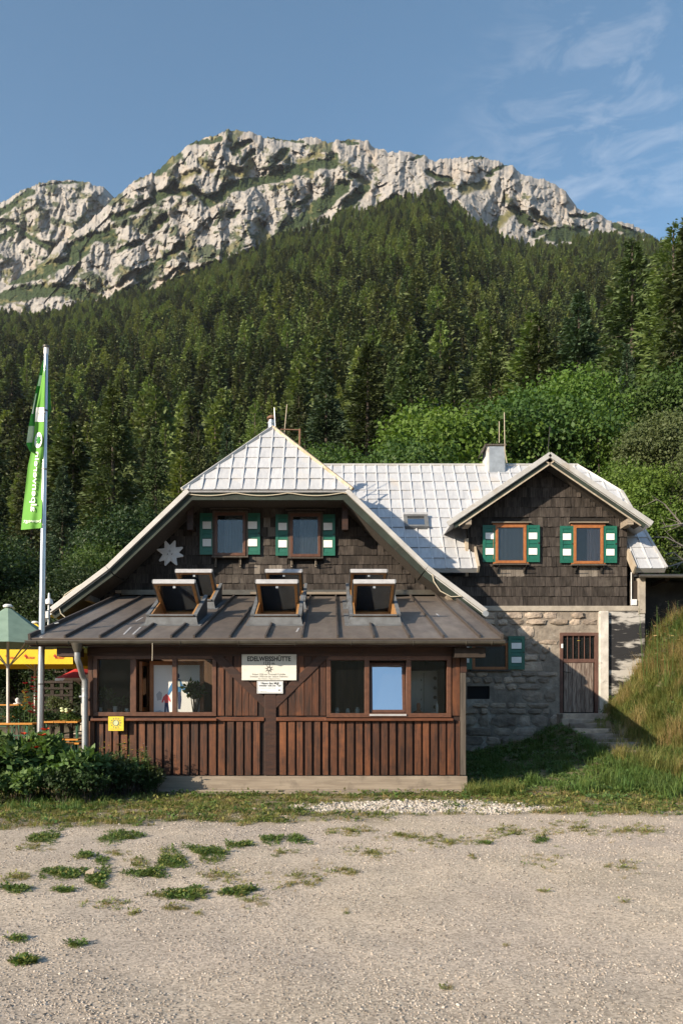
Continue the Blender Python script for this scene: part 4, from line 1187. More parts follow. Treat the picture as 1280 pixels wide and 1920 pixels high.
# wing roof: plane from eave (y 21.5, z 5.27) to ridge (y 25, z 9.1)
k_ = 1.094; wl_ = math.sqrt(1+k_*k_)
def vv(y): return (y-21.5)*wl_
wv = Vector((0, 1, k_))
polys = [[(2.12,0),(3.99,0),(3.99,vv(25)),(-1.35,vv(25))], [(3.99,vv(22.66)),(8.2,vv(22.66)),(8.2,vv(24.55)),(7.75,vv(25)),(3.99,vv(25))],
         [(8.2,0),(9.04,0),(8.74,vv(24.0)),(8.2,vv(24.55))]]
sl = MB(); nn = Vector((0,-k_,1)).normalized()
for pl in polys:
    sl.prism([Vector((p[0], 21.5, 5.27)) + wv.normalized()*p[1] for p in pl], -nn*.12)
wroof = sl.build('roof', M_['verge_silver'], wing)
metal_roof(wroof, (0,21.5,5.27), (1,0,0), wv, polys, .345, .475, u0=.02, v0=-.02, sw=.034, sh=.032)
MB().prism([(-1.57,25,9.10),(7.75,25,9.10),(9.04,28.5,5.27),(3.0,28.5,5.27)], (0,0,-.12)).prism([(7.75,25,9.1),(8.74,24.0,8.0),(8.74,26.0,8.0)], (0,0,-.1)).build('back_slope', M_['roof_silver'], wroof)
MB().prism([(8.35,22.0,-.3),(8.35,28.2,-.3),(8.35,28.2,5.2),(8.35,25,8.5),(8.35,22.0,5.5)], (.22,0,0)).build('end_wall', M_['wall_dark'], wing)
MB().tube([(-1.4,25,9.12),(3.99,25,9.12),(7.75,25,9.12)], .05, 8).build('ridge_capping', M_['verge_silver'], wroof, smooth=True)
MB().bar((7.75,25,9.12),(8.76,24.0,8.04),.09,.06).bar((8.76,24.0,8.04),(9.06,21.5,5.31),.07,.06, up=nn).build('verge_trim', M_['verge_silver'], wroof)
MB().bar((3.98,21.47,5.26),(3.98,22.35,6.22),.05,.22, up=nn).build('cheek_board', M_['fascia_cream'], wroof)
MB().bar((8.19,21.47,5.24),(8.19,22.0,5.82),.05,.24, up=nn).build('cheek_board', M_['fascia_cream'], wroof)
MB().box(3.72,3.80,22.0,24.3,5.0,6.2).build('dormer_cheek', M_['fascia_cream'], wing)
# roof window of the wing
def on_wing(x, y, up=0.0): return Vector((x, y, 5.27+k_*(y-21.5))) + nn*up
sx0, sx1 = XS(757,22.9), XS(802,22.9)
Mw = Matrix((Vector((1,0,0)).to_4d(), wv.normalized().to_4d(), nn.to_4d(), (0,0,0,1))).transposed(); Mw[3] = (0,0,0,1)
def wing_frame(c): m = Mw.copy(); m.col[3] = (c.x, c.y, c.z, 1); return m
yc = 22.92; yw0, yw1 = 22.72, 23.14
cc = on_wing((sx0+sx1)/2, yc, .05); ww_ = sx1-sx0; hh_ = vv(yw1)-vv(yw0)
fr_ = MB()
for (du,dv,su,sv) in ((-ww_/2+.05,0,.10,hh_),(ww_/2-.05,0,.10,hh_),(0,hh_/2-.06,ww_-.2,.12),(0,-hh_/2+.04,ww_-.2,.08)):
    fr_.obox(wing_frame(cc + Vector((1,0,0))*du + wv.normalized()*dv), su, sv, .14)
rw = fr_.build('roof_window', M_['bitumen'], wing)
MB().obox(wing_frame(cc + nn*.03), ww_-.18, hh_-.16, .012).build('pane', M_['glass_sky'], rw)
MB().obox(wing_frame(cc + wv.normalized()*(hh_/2-.05) + nn*.09), ww_, .10, .05).build('cover', M_['cover_white'], rw)
# dormer roof
dm = MB()
for s in (-1,1):
    xt = DX + s*DH; zt = zd(xt)
    yr = 21.5 + (DZ-5.27)/k_; yt = 21.5 + (zt-5.27)/k_
    dm.prism([(DX,YD,DZ),(xt,YD,zt),(xt,yt+.1,zt),(DX,yr+.1,DZ)], (0,0,-.09))
droof = dm.build('dormer_roof', M_['roof_silver'], wing)
for s in (-1,1):
    xt = DX + s*(DH+.04); zt = zd(DX+s*DH)-.02
    d = Vector((xt-DX,0,zt-DZ)).normalized(); nr = Vector((-d.z*s,0,d.x*s)); nr = nr if nr.z > 0 else -nr
    A = Vector((DX,YD-.02,DZ)); B = Vector((xt,YD-.02,zt))
    MB().bar(A - d*.02 , B, .08, .135, up=nr).build('verge_trim', M_['verge_silver'], droof, bevel=.006)
    MB().bar(A-nr*.135+Vector((0,.05,0)), B-nr*.135-d*.12+Vector((0,.05,0)), .05, .14, up=nr).build('barge_board', M_['fascia_green'], droof)
    MB().bar(A-nr*.20+Vector((0,.02,0)), B-nr*.20-d*.22+Vector((0,.02,0)), .03, .035, up=nr).build('batten', M_['fascia_cream'], droof)
    MB().bar(A-nr*.13+Vector((0,.36,0)), B-nr*.13-d*.2+Vector((0,.36,0)), .55, .03, up=nr).build('soffit', M_['dark_grey_wood'], droof)
    xp = DX + s*2.18
    MB().box(xp-.08, xp+.08, 21.42, YW-.03, zd(xp)-.38, zd(xp)-.22).build('purlin_end', M_['grey_wood'], wing)
# chimney
cy = 25.0; c0, c1 = XS(911.5,24.7), XS(946,24.7)
chm = MB().box(c0, c1, 24.7, 25.35, 8.4, ZS(836,24.7)).build('chimney', M_['chimney_plaster'], wing, bevel=.015)
cz = ZS(836,24.7)
MB().box(c0-.05, c1+.04, 24.65, 25.4, cz, cz+.05).bar((c0-.02,25.0,cz+.03),(c0-.14,25.0,cz-.22),.7,.03).build('chimney_cap', M_['dark_grey_wood'], chm)
MB().box(c0+.08, c1+.005, 24.68, 24.70, 8.55, cz-.02).build('chimney_sheet', M_['zinc'], chm)
MB().tube([P(935.5,830,24.9), P(935.5,790,24.9)], .014, 5).build('lightning_rod', M_['fascia_cream'], wing)
MB().tube([P(950,868,24.68), P(946,845,24.66), P(945,773,24.66)], .014, 5).build('lightning_rod', M_['fascia_cream'], wing)
MB().tube([P(1026,858,21.5), P(1030.5,800,21.5)], .009, 5).build('lightning_rod', M_['iron'], wing)
# band, stone base, door, low window
MB().box(2.92, wx(1196), YW-.15, YW+.0, wz(1147), SHB-.004).build('string_course', M_['concrete'], wing, bevel=.012)
DR = (wx(1047), wx(1118), wz(1337), wz(1187))
LW = (wx(884), wx(951), wz(1256), wz(1206))
SB = (wx(874), wx(916), wz(1311), wz(1287))
mort = MB()
BZ = wz(1147)
def with_holes(mb, x0, x1, z0, z1, y0, y1, hs):
    xs = sorted(set([x0,x1]+[h[0] for h in hs]+[h[1] for h in hs])); zs = sorted(set([z0,z1]+[h[2] for h in hs]+[h[3] for h in hs]))
    for a,b in zip(xs, xs[1:]):
        for c,d in zip(zs, zs[1:]):
            if any(h[0] <= (a+b)/2 <= h[1] and h[2] <= (c+d)/2 <= h[3] for h in hs): continue
            mb.box(a, b, y0, y1, c, d)
    return mb
swall = with_holes(mort, 2.92, wx(1119), -.25, BZ, YW-.10, YW+.02, [DR, LW, SB]).build('stone_wall', M_['mortar'], wing)
rr = random.Random(12)
z = -.2
while z < BZ-.08:
    h = rr.uniform(.14,.42); h = min(h, BZ-.02-z)
    x = 2.95 + rr.uniform(-.1,.1)
    while x < wx(1116):
        w = rr.uniform(.22,.80)*(1 if h > .2 else .8)
        x1 = min(x+w, wx(1117)); z1 = z+h
        bad = any(x < H[1]-.0 and x1 > H[0] and z < H[3] and z1 > H[2] for H in (DR, LW, SB))
        if not bad and x1-x > .1 and rr.random() < .93:
            n = 9; ring = []; cx_, cz_ = (x+x1)/2, (z+z1)/2
            ang = sorted(rr.uniform(-.16,.16)+2*math.pi*i/n for i in range(n))
            for a in ang:
                e = 7.0
                q = (abs(math.cos(a))**e + abs(math.sin(a))**e)**(-1/e)
                ring.append((cx_+math.cos(a)*q*(x1-x)*.49*rr.uniform(.84,1.03), cz_+math.sin(a)*q*(z1-z)*.49*rr.uniform(.82,1.05)))
            dep = rr.uniform(.02,.085); tx, tz = rr.uniform(-.05,.05), rr.uniform(-.07,.07)
            y0 = YW-.095
            V = [(p, y0, q) for (p,q) in ring] + [(lerp(cx_,p,.93), y0-dep*.6, lerp(cz_,q,.93)) for (p,q) in ring]
            V += [(lerp(cx_,p,.62), y0-dep+tx*(p-cx_)+tz*(q-cz_)+rr.uniform(-.012,.012), lerp(cz_,q,.62)) for (p,q) in ring] + [(cx_, y0-dep-.006, cz_)]
            Fs = []
            for i in range(n):
                j = (i+1) % n
                Fs += [(i,j,n+j,n+i),(n+i,n+j,2*n+j,2*n+i),(2*n+i,2*n+j,3*n)]
            MB().add(V, Fs).build('stone', M_['stone'], swall)
        x = x1 + rr.uniform(0,.03)
        if x1 >= wx(1117)-.01: break
    z += h
MB().box(SB[0]-.02, SB[1]+.02, YW-.03, YW-.01, SB[2]-.02, SB[3]+.02).build('vent_opening', M_['room_black'], wing)  # black plate: the shade inside the hole put into its colour
# door
x0,x1,z0,z1 = DR
dr = MB().box(x0, x0+.085, YW-.13, YW-.03, z0, z1).box(x1-.085, x1, YW-.13, YW-.03, z0, z1).box(x0+.085, x1-.085, YW-.13, YW-.03, z1-.09, z1)
dr.box(x0+.085, x1-.085, YW-.11, YW-.04, wz(1243), wz(1236))
door = dr.build('door', M_['door_brown'], wing, bevel=.006)
a, b = wx(1055), wx(1110)
nk = 7
for i in range(nk):
    p, q = lerp(a, b, i/nk), lerp(a, b, (i+1)/nk)
    MB().box(p+.005, q-.005, YW-.085-rr.uniform(0,.008), YW-.05, z0+.02, wz(1243)-.003).build('plank', M_['door_plank'], door)
MB().box(x0+.085, x1-.085, YW-.049, YW-.045, z0, z1-.09).build('door_back', M_['room_black'], door)  # black sheet stands for the dark behind the planks and the pane
MB().box(a, b, YW-.066, YW-.062, wz(1236), wz(1197)).build('pane', M_['glass_upper'], door)
for i in range(5):
    xx = lerp(a, b, (i+.6)/5.2)
    MB().tube([(xx,YW-.10,wz(1239)), (xx,YW-.10,wz(1194))], .011, 6).build('bar', M_['door_brown'], door)
MB().box(x0+.03, x0+.08, YW-.137, YW-.131, wz(1216), wz(1208)).build('notice', M_['sign_plain'], door)
MB().lathe((wx(1083), YW-.072, wz(1202)), [(.045,0),(.045,.005)], 12).build('sticker', M_['yellow_paint'], door).rotation_euler = (0,0,0)
MB().bar((wx(1053),YW-.15,wz(1260)),(wx(1067),YW-.15,wz(1262)),.02,.02).bar((wx(1053),YW-.15,wz(1260)),(wx(1053),YW-.10,wz(1260)),.02,.02).build('handle', M_['iron'], door)
# plastered jamb on the right of the door and the tarred corner
MB().box(wx(1119), wx(1136), YW-.22, YW, -.2, BZ-.003).build('door_pillar', M_['plaster_white'], wing, bevel=.02)
MB().box(wx(1136), wx(1206), YW-.13, YW+.05, -.2, BZ-.006).build('tarred_wall', M_['tar_paint'], wing, bevel=.02)
MB().box(wx(1193), wx(1206), YW-.16, YW+.1, wz(1152), wz(1084)).build('corner_post', M_['concrete'], wing, bevel=.015)
MB().box(wx(1181), wx(1193), YW-.06, YW+.05, BZ, wz(1090)).build('corner_board', M_['dark_wood'], wing)
MB().tube([(wx(1180.5),YW-.10,wz(1074)),(wx(1180.5),YW-.10,wz(1132))], .013, 7).build('cable_duct', M_['white_plastic'], wing)
MB().box(wx(1180), wx(1190), YW-.15, YW-.06, wz(1136), wz(1125)).build('junction_box', M_['white_plastic'], wing, bevel=.006)
# low window
x0,x1,z0,z1 = LW
lw = frame_mb(x0, x1, z0, z1, YW-.11, YW-.03, .075).build('window', M_['frame_orange'], wing, bevel=.004)
MB().box(x0+.07, x1-.07, YW-.045, YW-.040, z0+.07, z1-.07).build('curtain', M_['curtain'], lw)
MB().box(x0+.07, x1-.07, YW-.072, YW-.068, z0+.07, z1-.07).build('pane', M_['glass_upper'], lw)
MB().box(x0-.06, x1+.06, YW-.20, YW-.08, z0-.05, z0-.003).build('sill', M_['dark_grey_wood'], lw)
shutter(wing, wx(949.5), wx(980), YW-.16, wz(1256), wz(1194))
shutter(wing, wx(856), wx(882), YW-.16, wz(1256), wz(1194))

# ------------------------------------------------------------------ tar papered shed on the right
shed = empty('shed', (10.2, 23, 4), 'low tar papered shed with flat dark roof at the right end of the wing', 'shed')
MB().box(wx(1206), 13.5, 22.75, 23.0, 1.5, 5.1).build('wall', M_['tar_wall'], shed)
sr = MB().prism([(8.36,21.62,5.16),(13.8,21.45,5.10),(13.8,26,5.35),(8.36,26,5.4)], (0,0,-.05)).build('roof', M_['curb_dark'], shed)
MB().tube([(8.36,21.58,5.09),(11,21.5,5.06),(13.8,21.42,5.02)], .045, 8).build('gutter', M_['gutter'], shed, smooth=True)
for xx in (9.2, 10.4, 11.6): MB().box(xx-.05, xx+.05, 21.75, 25.5, 4.98, 5.08).build('rafter', M_['dark_wood'], shed)
# ------------------------------------------------------------------ veranda of brown boards
YF = 14.93
ver = empty('veranda', (-1.0, YF, 0), 'single storey veranda of dark brown vertical boards with brown metal roof and two window bands', 'veranda')
def vx(px): return XS(px, YF)
def vz(py): return ZS(py, YF)
XL, XR = vx(165), vx(862)
WL = (vx(176), vx(406), vz(1342), vz(1230))      # window bands
WR = (vx(612), vx(845), vz(1345), vz(1231))
TOPZ = 2.80
fw = MB(); with_holes(fw, XL, XR, vz(1453), TOPZ, YF, YF+.12, [WL, WR])
fwall = fw.build('front_wall', M_['backing_brown'], ver)
rr = random.Random(31)
bm_ = [MB().add([(-.5,-.034,0),(.5,-.034,0),(.5,0,0),(-.5,0,0),(-.5+.01*k,-.032,1),(.5-.008*k,-.036,1),(.5,0,1),(-.5,0,1)], BOXF).mesh('board', M_['board_brown']) for k in range(3)]
def board(x0, x1, z0, z1, par, y=YF, t=1.0):
    o = bpy.data.objects.new('board', rr.choice(bm_)); COL.objects.link(o)
    o.matrix_basis = Matrix.LocRotScale(Vector(((x0+x1)/2, y, z0)), Matrix.Rotation(rr.uniform(-.003,.003), 3, 'Y'), Vector((x1-x0, t, z1-z0)))
    adopt(o, par)
# lower cover boards
LZ0, LZ1 = vz(1453), vz(1352.5)
px_ = 168.0
while px_ < 860:
    w = rr.uniform(10.3, 12.8)
    if not (496 < px_+w and px_ < 518): board(vx(px_), vx(min(px_+w, 861)), LZ0+rr.uniform(-.012,.004), LZ1, fwall, t=rr.uniform(.95,1.35))
    px_ += w + rr.uniform(3.6, 5.0)
# upper boards between the window bands and beside them
px_ = 408.0
while px_ < 611:
    w = rr.uniform(11.0, 17.0)
    x0_, x1_ = px_, min(px_+w, 611)
    if not (497 < x1_ and x0_ < 517): board(vx(x0_)+.004, vx(x1_)-.004, vz(1342), vz(1222), fwall, t=rr.uniform(.6,1.0))
    px_ += w + rr.choice((0,0,2.2))
board(vx(166), vx(175), vz(1342), vz(1222), fwall); board(vx(847), vx(861), vz(1342), vz(1222), fwall)
# frame timbers
MB().box(XL, XR, YF-.055, YF, vz(1231)+.004, vz(1214)).build('top_plate', M_['beam_brown'], ver, bevel=.006)
post = MB().box(vx(496), vx(518), YF-.05, YF, LZ0-.01, vz(1231)).build('post', M_['beam_brown'], ver, bevel=.006)
for (a,b) in (((501,1322),(402,1226)),((513,1322),(611,1226))):
    MB().bar((vx(a[0]),YF-.026,vz(a[1])),(vx(b[0]),YF-.026,vz(b[1])),.044,.155).build('brace', M_['beam_brown'], ver, bevel=.004)
MB().box(vx(406), vx(496)-.002, YF-.075, YF, LZ1+.002, LZ1+.075).box(vx(518)+.002, vx(612), YF-.075, YF, LZ1+.002, LZ1+.075).build('rail', M_['ledge_wood'], ver, bevel=.008)
MB().box(XR, vx(872), YF-.07, YF+.12, LZ0, vz(1262)).build('corner_post', M_['dark_grey_wood'], ver, bevel=.006)
MB().box(XR+.001, vx(872)+.02, YF-.05, YF+.14, vz(1262)+.002, TOPZ-.03).build('corner_post', M_['beam_brown'], ver, bevel=.006)
MB().box(XL-.02, XL+.02, YF+.12, YG, 0, TOPZ+.05).build('side_wall', M_['backing_brown'], ver)
MB().box(XR+.02, XR+.06, YF+.15, YG, 0, TOPZ+.05).build('side_wall', M_['backing_brown'], ver)
# weathered beams under the boards and loose planks lying before them
MB().box(vx(200), vx(874), YF-.10, YF+.10, vz(1480), vz(1455)).build('ground_beam', M_['grey_wood'], ver, bevel=.008)
MB().box(vx(165), vx(200)-.003, YF-.06, YF+.10, vz(1480), vz(1455)).build('ground_beam', M_['grey_wood'], ver, bevel=.008)
MB().box(vx(276), vx(872), YF-.30, YF-.11, .01, .06).build('ground_beam', M_['grey_wood'], ver, bevel=.008)
for (a,b,y,z,t,lb) in ((430,592,14.55,.055,.02,'weathered plank lying on the ground before the left half of the veranda'),(525,700,14.50,.065,-.015,'weathered plank lying before the middle of the veranda'),
                       (310,450,14.42,.05,.01,'weathered plank lying by the flower bed at the veranda'),(640,830,14.60,.075,.01,'weathered plank lying before the right half of the veranda')):
    xa, xb = XS(a,y), XS(b,y)
    o = MB().obox(Matrix.Translation(((xa+xb)/2, y, gz((xa+xb)/2,y)+.022)) @ Matrix.Rotation(t, 4, 'Z'), xb-xa, .11, .035).build('plank', M_['grey_wood'], bevel=.004)
    tag(o, lb, 'plank', 'planks lying in front of the veranda')

# window bands
def pane_box(par, px0, px1, py0, py1, y, mat='glass'):
    return MB().box(vx(px0), vx(px1), y, y+.006, vz(py1), vz(py0)).build('pane', M_[mat], par)
fm = frame_mb(WL[0], WL[1], WL[2]-.01, WL[3]+.01, YF-.045, YF+.09, .075)
fm.box(vx(245), vx(256), YF-.04, YF+.09, WL[2]+.065, WL[3]-.065).box(vx(323.5), vx(332), YF-.04, YF+.09, WL[2]+.065, WL[3]-.065)
wl1 = fm.build('window', M_['frame_brown'], ver, bevel=.005)
pane_box(wl1, 182, 245.5, 1236, 1336, YF+.03); pane_box(wl1, 331.5, 396, 1237, 1338, YF+.03)
for (a,b) in ((183,245),(332,395)): MB().box(vx(a), vx(b), YF-.02, YF+.027, vz(1337.5), vz(1335.5)).build('glazing_strip', M_['cover_white'], wl1)
# casement of the middle light, swung inwards on its left hinges
hx, hy = vx(258), YF+.10
cw = vx(323)-vx(258)
ca = math.radians(91)
Mc = Matrix.Translation((hx+.03, hy, 0)) @ Matrix.Rotation(ca, 4, 'Z')
cf = frame_mb(0, cw, vz(1334), vz(1240), -.025, .025, .07)
cs = bpy.data.objects.new('casement', cf.mesh('casement', M_['frame_orange'])); COL.objects.link(cs); cs.matrix_basis = Mc; adopt(cs, wl1)
cp = bpy.data.objects.new('casement_pane', MB().box(.06, cw-.06, -.003, .003, vz(1327), vz(1247)).mesh('casement_pane', M_['glass'])); COL.objects.link(cp); cp.matrix_basis = Mc; adopt(cp, wl1)
MB().box(WL[0]-.03, WL[1]+.02, YF-.14, YF-.001, LZ1+.004, LZ1+.055).build('sill', M_['ledge_wood'], wl1, bevel=.012)
fm = frame_mb(WR[0], WR[1], WR[2]-.005, WR[3]+.005, YF-.045, YF+.09, .08)
fm.box(vx(683), vx(692), YF-.04, YF+.09, WR[2]+.07, WR[3]-.07).box(vx(761), vx(770), YF-.04, YF+.09, WR[2]+.07, WR[3]-.07)
wr1 = fm.build('window', M_['frame_brown'], ver, bevel=.005)
pane_box(wr1, 619.5, 683.5, 1239, 1339, YF+.03); pane_box(wr1, 769.5, 834, 1240, 1340, YF+.03)
for (a,b) in ((620,683),(770,833)): MB().box(vx(a), vx(b), YF-.02, YF+.027, vz(1340.5), vz(1338.6)).build('glazing_strip', M_['cover_white'], wr1)
MB().box(vx(692), vx(761), YF-.07, YF-.046, vz(1342.5), vz(1339)).build('metal_sill', M_['cover_white'], wr1)
# tilted casement that mirrors the sky
tz0, tz1 = vz(1337), vz(1241)
Mt = Matrix.Translation((vx(693), YF+.03, tz0)) @ Matrix.Rotation(math.radians(-11), 4, 'X')
hw, hh2 = vx(760)-vx(693), tz1-tz0
tcs = bpy.data.objects.new('casement', frame_mb(0, hw, 0, hh2, -.03, .03, .055).mesh('casement', M_['frame_brown'])); COL.objects.link(tcs); tcs.matrix_basis = Mt; adopt(tcs, wr1)
tp = bpy.data.objects.new('casement_pane', MB().box(.05, hw-.05, -.004, .004, .05, hh2-.05).mesh('casement_pane', M_['glass_sky'])); COL.objects.link(tp); tp.matrix_basis = Mt; adopt(tp, wr1)
MB().box(WR[0]-.03, WR[1]+.03, YF-.13, YF-.001, LZ1+.004, LZ1+.055).build('sill', M_['ledge_wood'], wr1, bevel=.012)
# room behind the windows
MB().box(XL+.03, XR, YF+.13, YG, .25, .30).build('room_floor', M_['interior_dark'], ver)
MB().box(XL+.03, XR, YG-.08, YG-.04, .3, 3.9).build('room_wall', M_['interior_wood'], ver)
# roof
EY, BY = 14.40, 20.46
RL, RR = -5.42, 3.07
rv = Vector((0,1,.2555)); rn = Vector((0,-.2555,1)).normalized()
def on_roof(x, y, up=0.0): return Vector((x, y, ext_roof_z(y))) + rn*up
vroof = MB().prism([on_roof(RL,EY,-.03), on_roof(RR,EY,-.03), on_roof(RR,BY,-.03), on_roof(RL,BY,-.03)], -rn*.10).build('roof', M_['seam_brown'], ver)
seam_px = [122,187.5,255,321,364,431,498,566,633,701,767,831,899]
sxs = [XS(p, EY) for p in seam_px]
SKY_C = [(-3.17,0),(-1.09,0),(.88,0)]
FY0, FY1 = 15.86, 17.22          # front row of skylights; the back row 2.35 m higher
BKY = 2.35
edges = [RL] + sxs + [RR]
for a,b in zip(edges, edges[1:]):
    ym = lerp(EY, BY, rr.uniform(.4,.6))
    MB().prism([on_roof(a,EY-.02), on_roof(b,EY-.02), on_roof(b,BY), on_roof(a,BY)], -rn*.027).build('panel', M_['roof_brown'], vroof)
def in_sky(x, y): return any(abs(x-c[0]) < .52 and (FY0-.05 < y < FY1+.25 or FY0+BKY-.05 < y < FY1+BKY+.2) for c in SKY_C)
for x in sxs:
    ys = np.arange(EY-.02, BY, .05); run = None
    for y in list(ys)+[None]:
        ok = y is not None and not in_sky(x, y)
        if ok and run is None: run = y
        if not ok and run is not None:
            e = (y if y is not None else BY)
            if e-run > .15:
                MB().prism([on_roof(x-.016,run,.055), on_roof(x+.016,run,.055), on_roof(x+.016,e,.055), on_roof(x-.016,e,.055)], -rn*.06).build('seam', M_['seam_brown'], vroof)
            run = None
for x in (RL-.02, RR+.02):
    MB().bar(on_roof(x,EY-.03,.0), on_roof(x,BY,.0), .045, .15, up=rn).build('verge_trim', M_['seam_brown'], vroof)
MB().box(RL-.02, RR+.02, EY-.005, EY+.03, ext_roof_z(EY)-.16, ext_roof_z(EY)-.032).build('fascia', M_['beam_brown'], vroof)
MB().prism([(RL,EY+.04,2.70),(RR,EY+.04,2.70),(RR,YF+.05,2.78),(RL,YF+.05,2.78)], (0,0,.02)).build('soffit', M_['beam_brown'], vroof)
MB().box(vx(846), vx(902), YF-.4, YF-.08, 2.50, 2.68).build('purlin_end', M_['dark_wood'], ver)
MB().box(vx(120), vx(160), YF-.4, YF-.08, 2.52, 2.68).build('purlin_end', M_['beam_brown'], ver)
# seal strips of pale paint on the roof
for (a,b) in (((232,1190),(246,1176)),((249,1190),(264,1176)),((255,1165),(268,1158)),((556,1185),(560,1178)),((818,1151),(823,1156))):
    def at_roof(px, py):
        y = (EYE - 2.848 + .2555*14.4)/(.2555 - (HZ-py)/F)
        return Vector((XS(px,y), y, ext_roof_z(y))) + rn*.003
    MB().bar(at_roof(*a), at_roof(*b), .035, .004, up=rn).build('paint_mark', M_['cover_white'], vroof)
# gutter: half round, with brackets
n = 10; gy_, gzc, gr = EY-.075, ZS(1202, EY-.075), .068
gm_ = MB(); vsg = []; fsg = []
gxs = np.linspace(RL-.06, RR+.05, 12)
for x in gxs:
    for rr_ in (gr, gr-.008):
        for k in range(n+1):
            a = math.pi*k/n; vsg.append((x, gy_+math.cos(a)*rr_*(-1), gzc-math.sin(a)*rr_))
m_ = 2*(n+1)
for i in range(len(gxs)-1):
    for k in range(n):
        fsg.append((i*m_+k, i*m_+k+1, (i+1)*m_+k+1, (i+1)*m_+k)); fsg.append((i*m_+n+1+k, i*m_+n+2+k, (i+1)*m_+n+2+k, (i+1)*m_+n+1+k))
gm_.add(vsg, fsg)
for x in (gxs[0], gxs[-1]): gm_.prism([(x, gy_+math.cos(math.pi*k/n)*gr, gzc-math.sin(math.pi*k/n)*gr) for k in range(n+1)], (.006,0,0))
gm_.tube([(RL-.06,gy_-gr,gzc),(RR+.05,gy_-gr,gzc)], .010, 6)
gut = gm_.build('gutter', M_['gutter'], ver, smooth=True)
for px_ in (70,129,338,447,553,658,774,873,921):
    x = XS(px_, gy_)
    MB().tube([(x, gy_+math.cos(math.pi*k/8)*(gr+.006)*-1, gzc-math.sin(math.pi*k/8)*(gr+.006)) for k in range(9)], .009, 5).build('bracket', M_['gutter'], gut)
# downpipe with its funnel
dpx, dy = XS(145,gy_), gy_
dp = MB()
dp.tube([(dpx,dy,gzc-.04),(dpx,dy,gzc-.14),(dpx,dy,gzc-.21)], [.11,.085,.055], 12)
dp.build('outlet_funnel', M_['gutter'], ver, smooth=True)
x2, y2 = XS(159,14.78), 14.78
path = [(dpx,dy,gzc-.19),(dpx,dy,gzc-.33),(dpx+.02,dy+.05,gzc-.42),(x2-.03,y2-.06,ZS(1266,14.7)),(x2,y2,ZS(1276,14.78)),(x2,y2,ZS(1300,14.78)),(x2,y2,.45)]
dpo = MB().tube(path, .055, 12).build('downpipe', M_['zinc'], ver, smooth=True)
MB().tube([(x2,y2,ZS(1306,14.78)-.012),(x2,y2,ZS(1306,14.78)+.012)], .064, 12).tube([(x2,y2,ZS(1292,14.78)-.012),(x2,y2,ZS(1292,14.78)+.012)], .060, 12).box(x2-.10,x2-.05,y2-.02,y2+.02,ZS(1306,14.78)-.015,ZS(1306,14.78)+.015).build('pipe_clamp', M_['zinc'], dpo)
MB().box(XS(157,14.9)-.02, XS(166,14.9), 14.90, 14.925, .5, 2.2).build('wall_batten', M_['dark_wood'], ver)
MB().tube([(XS(287,gy_),gy_-.05,gzc-.02),(XS(287,gy_),gy_-.05,gzc-.18),(XS(286.5,gy_),gy_-.05,gzc-.36)], .006, 4).build('cord', M_['cable_cream'], gut)

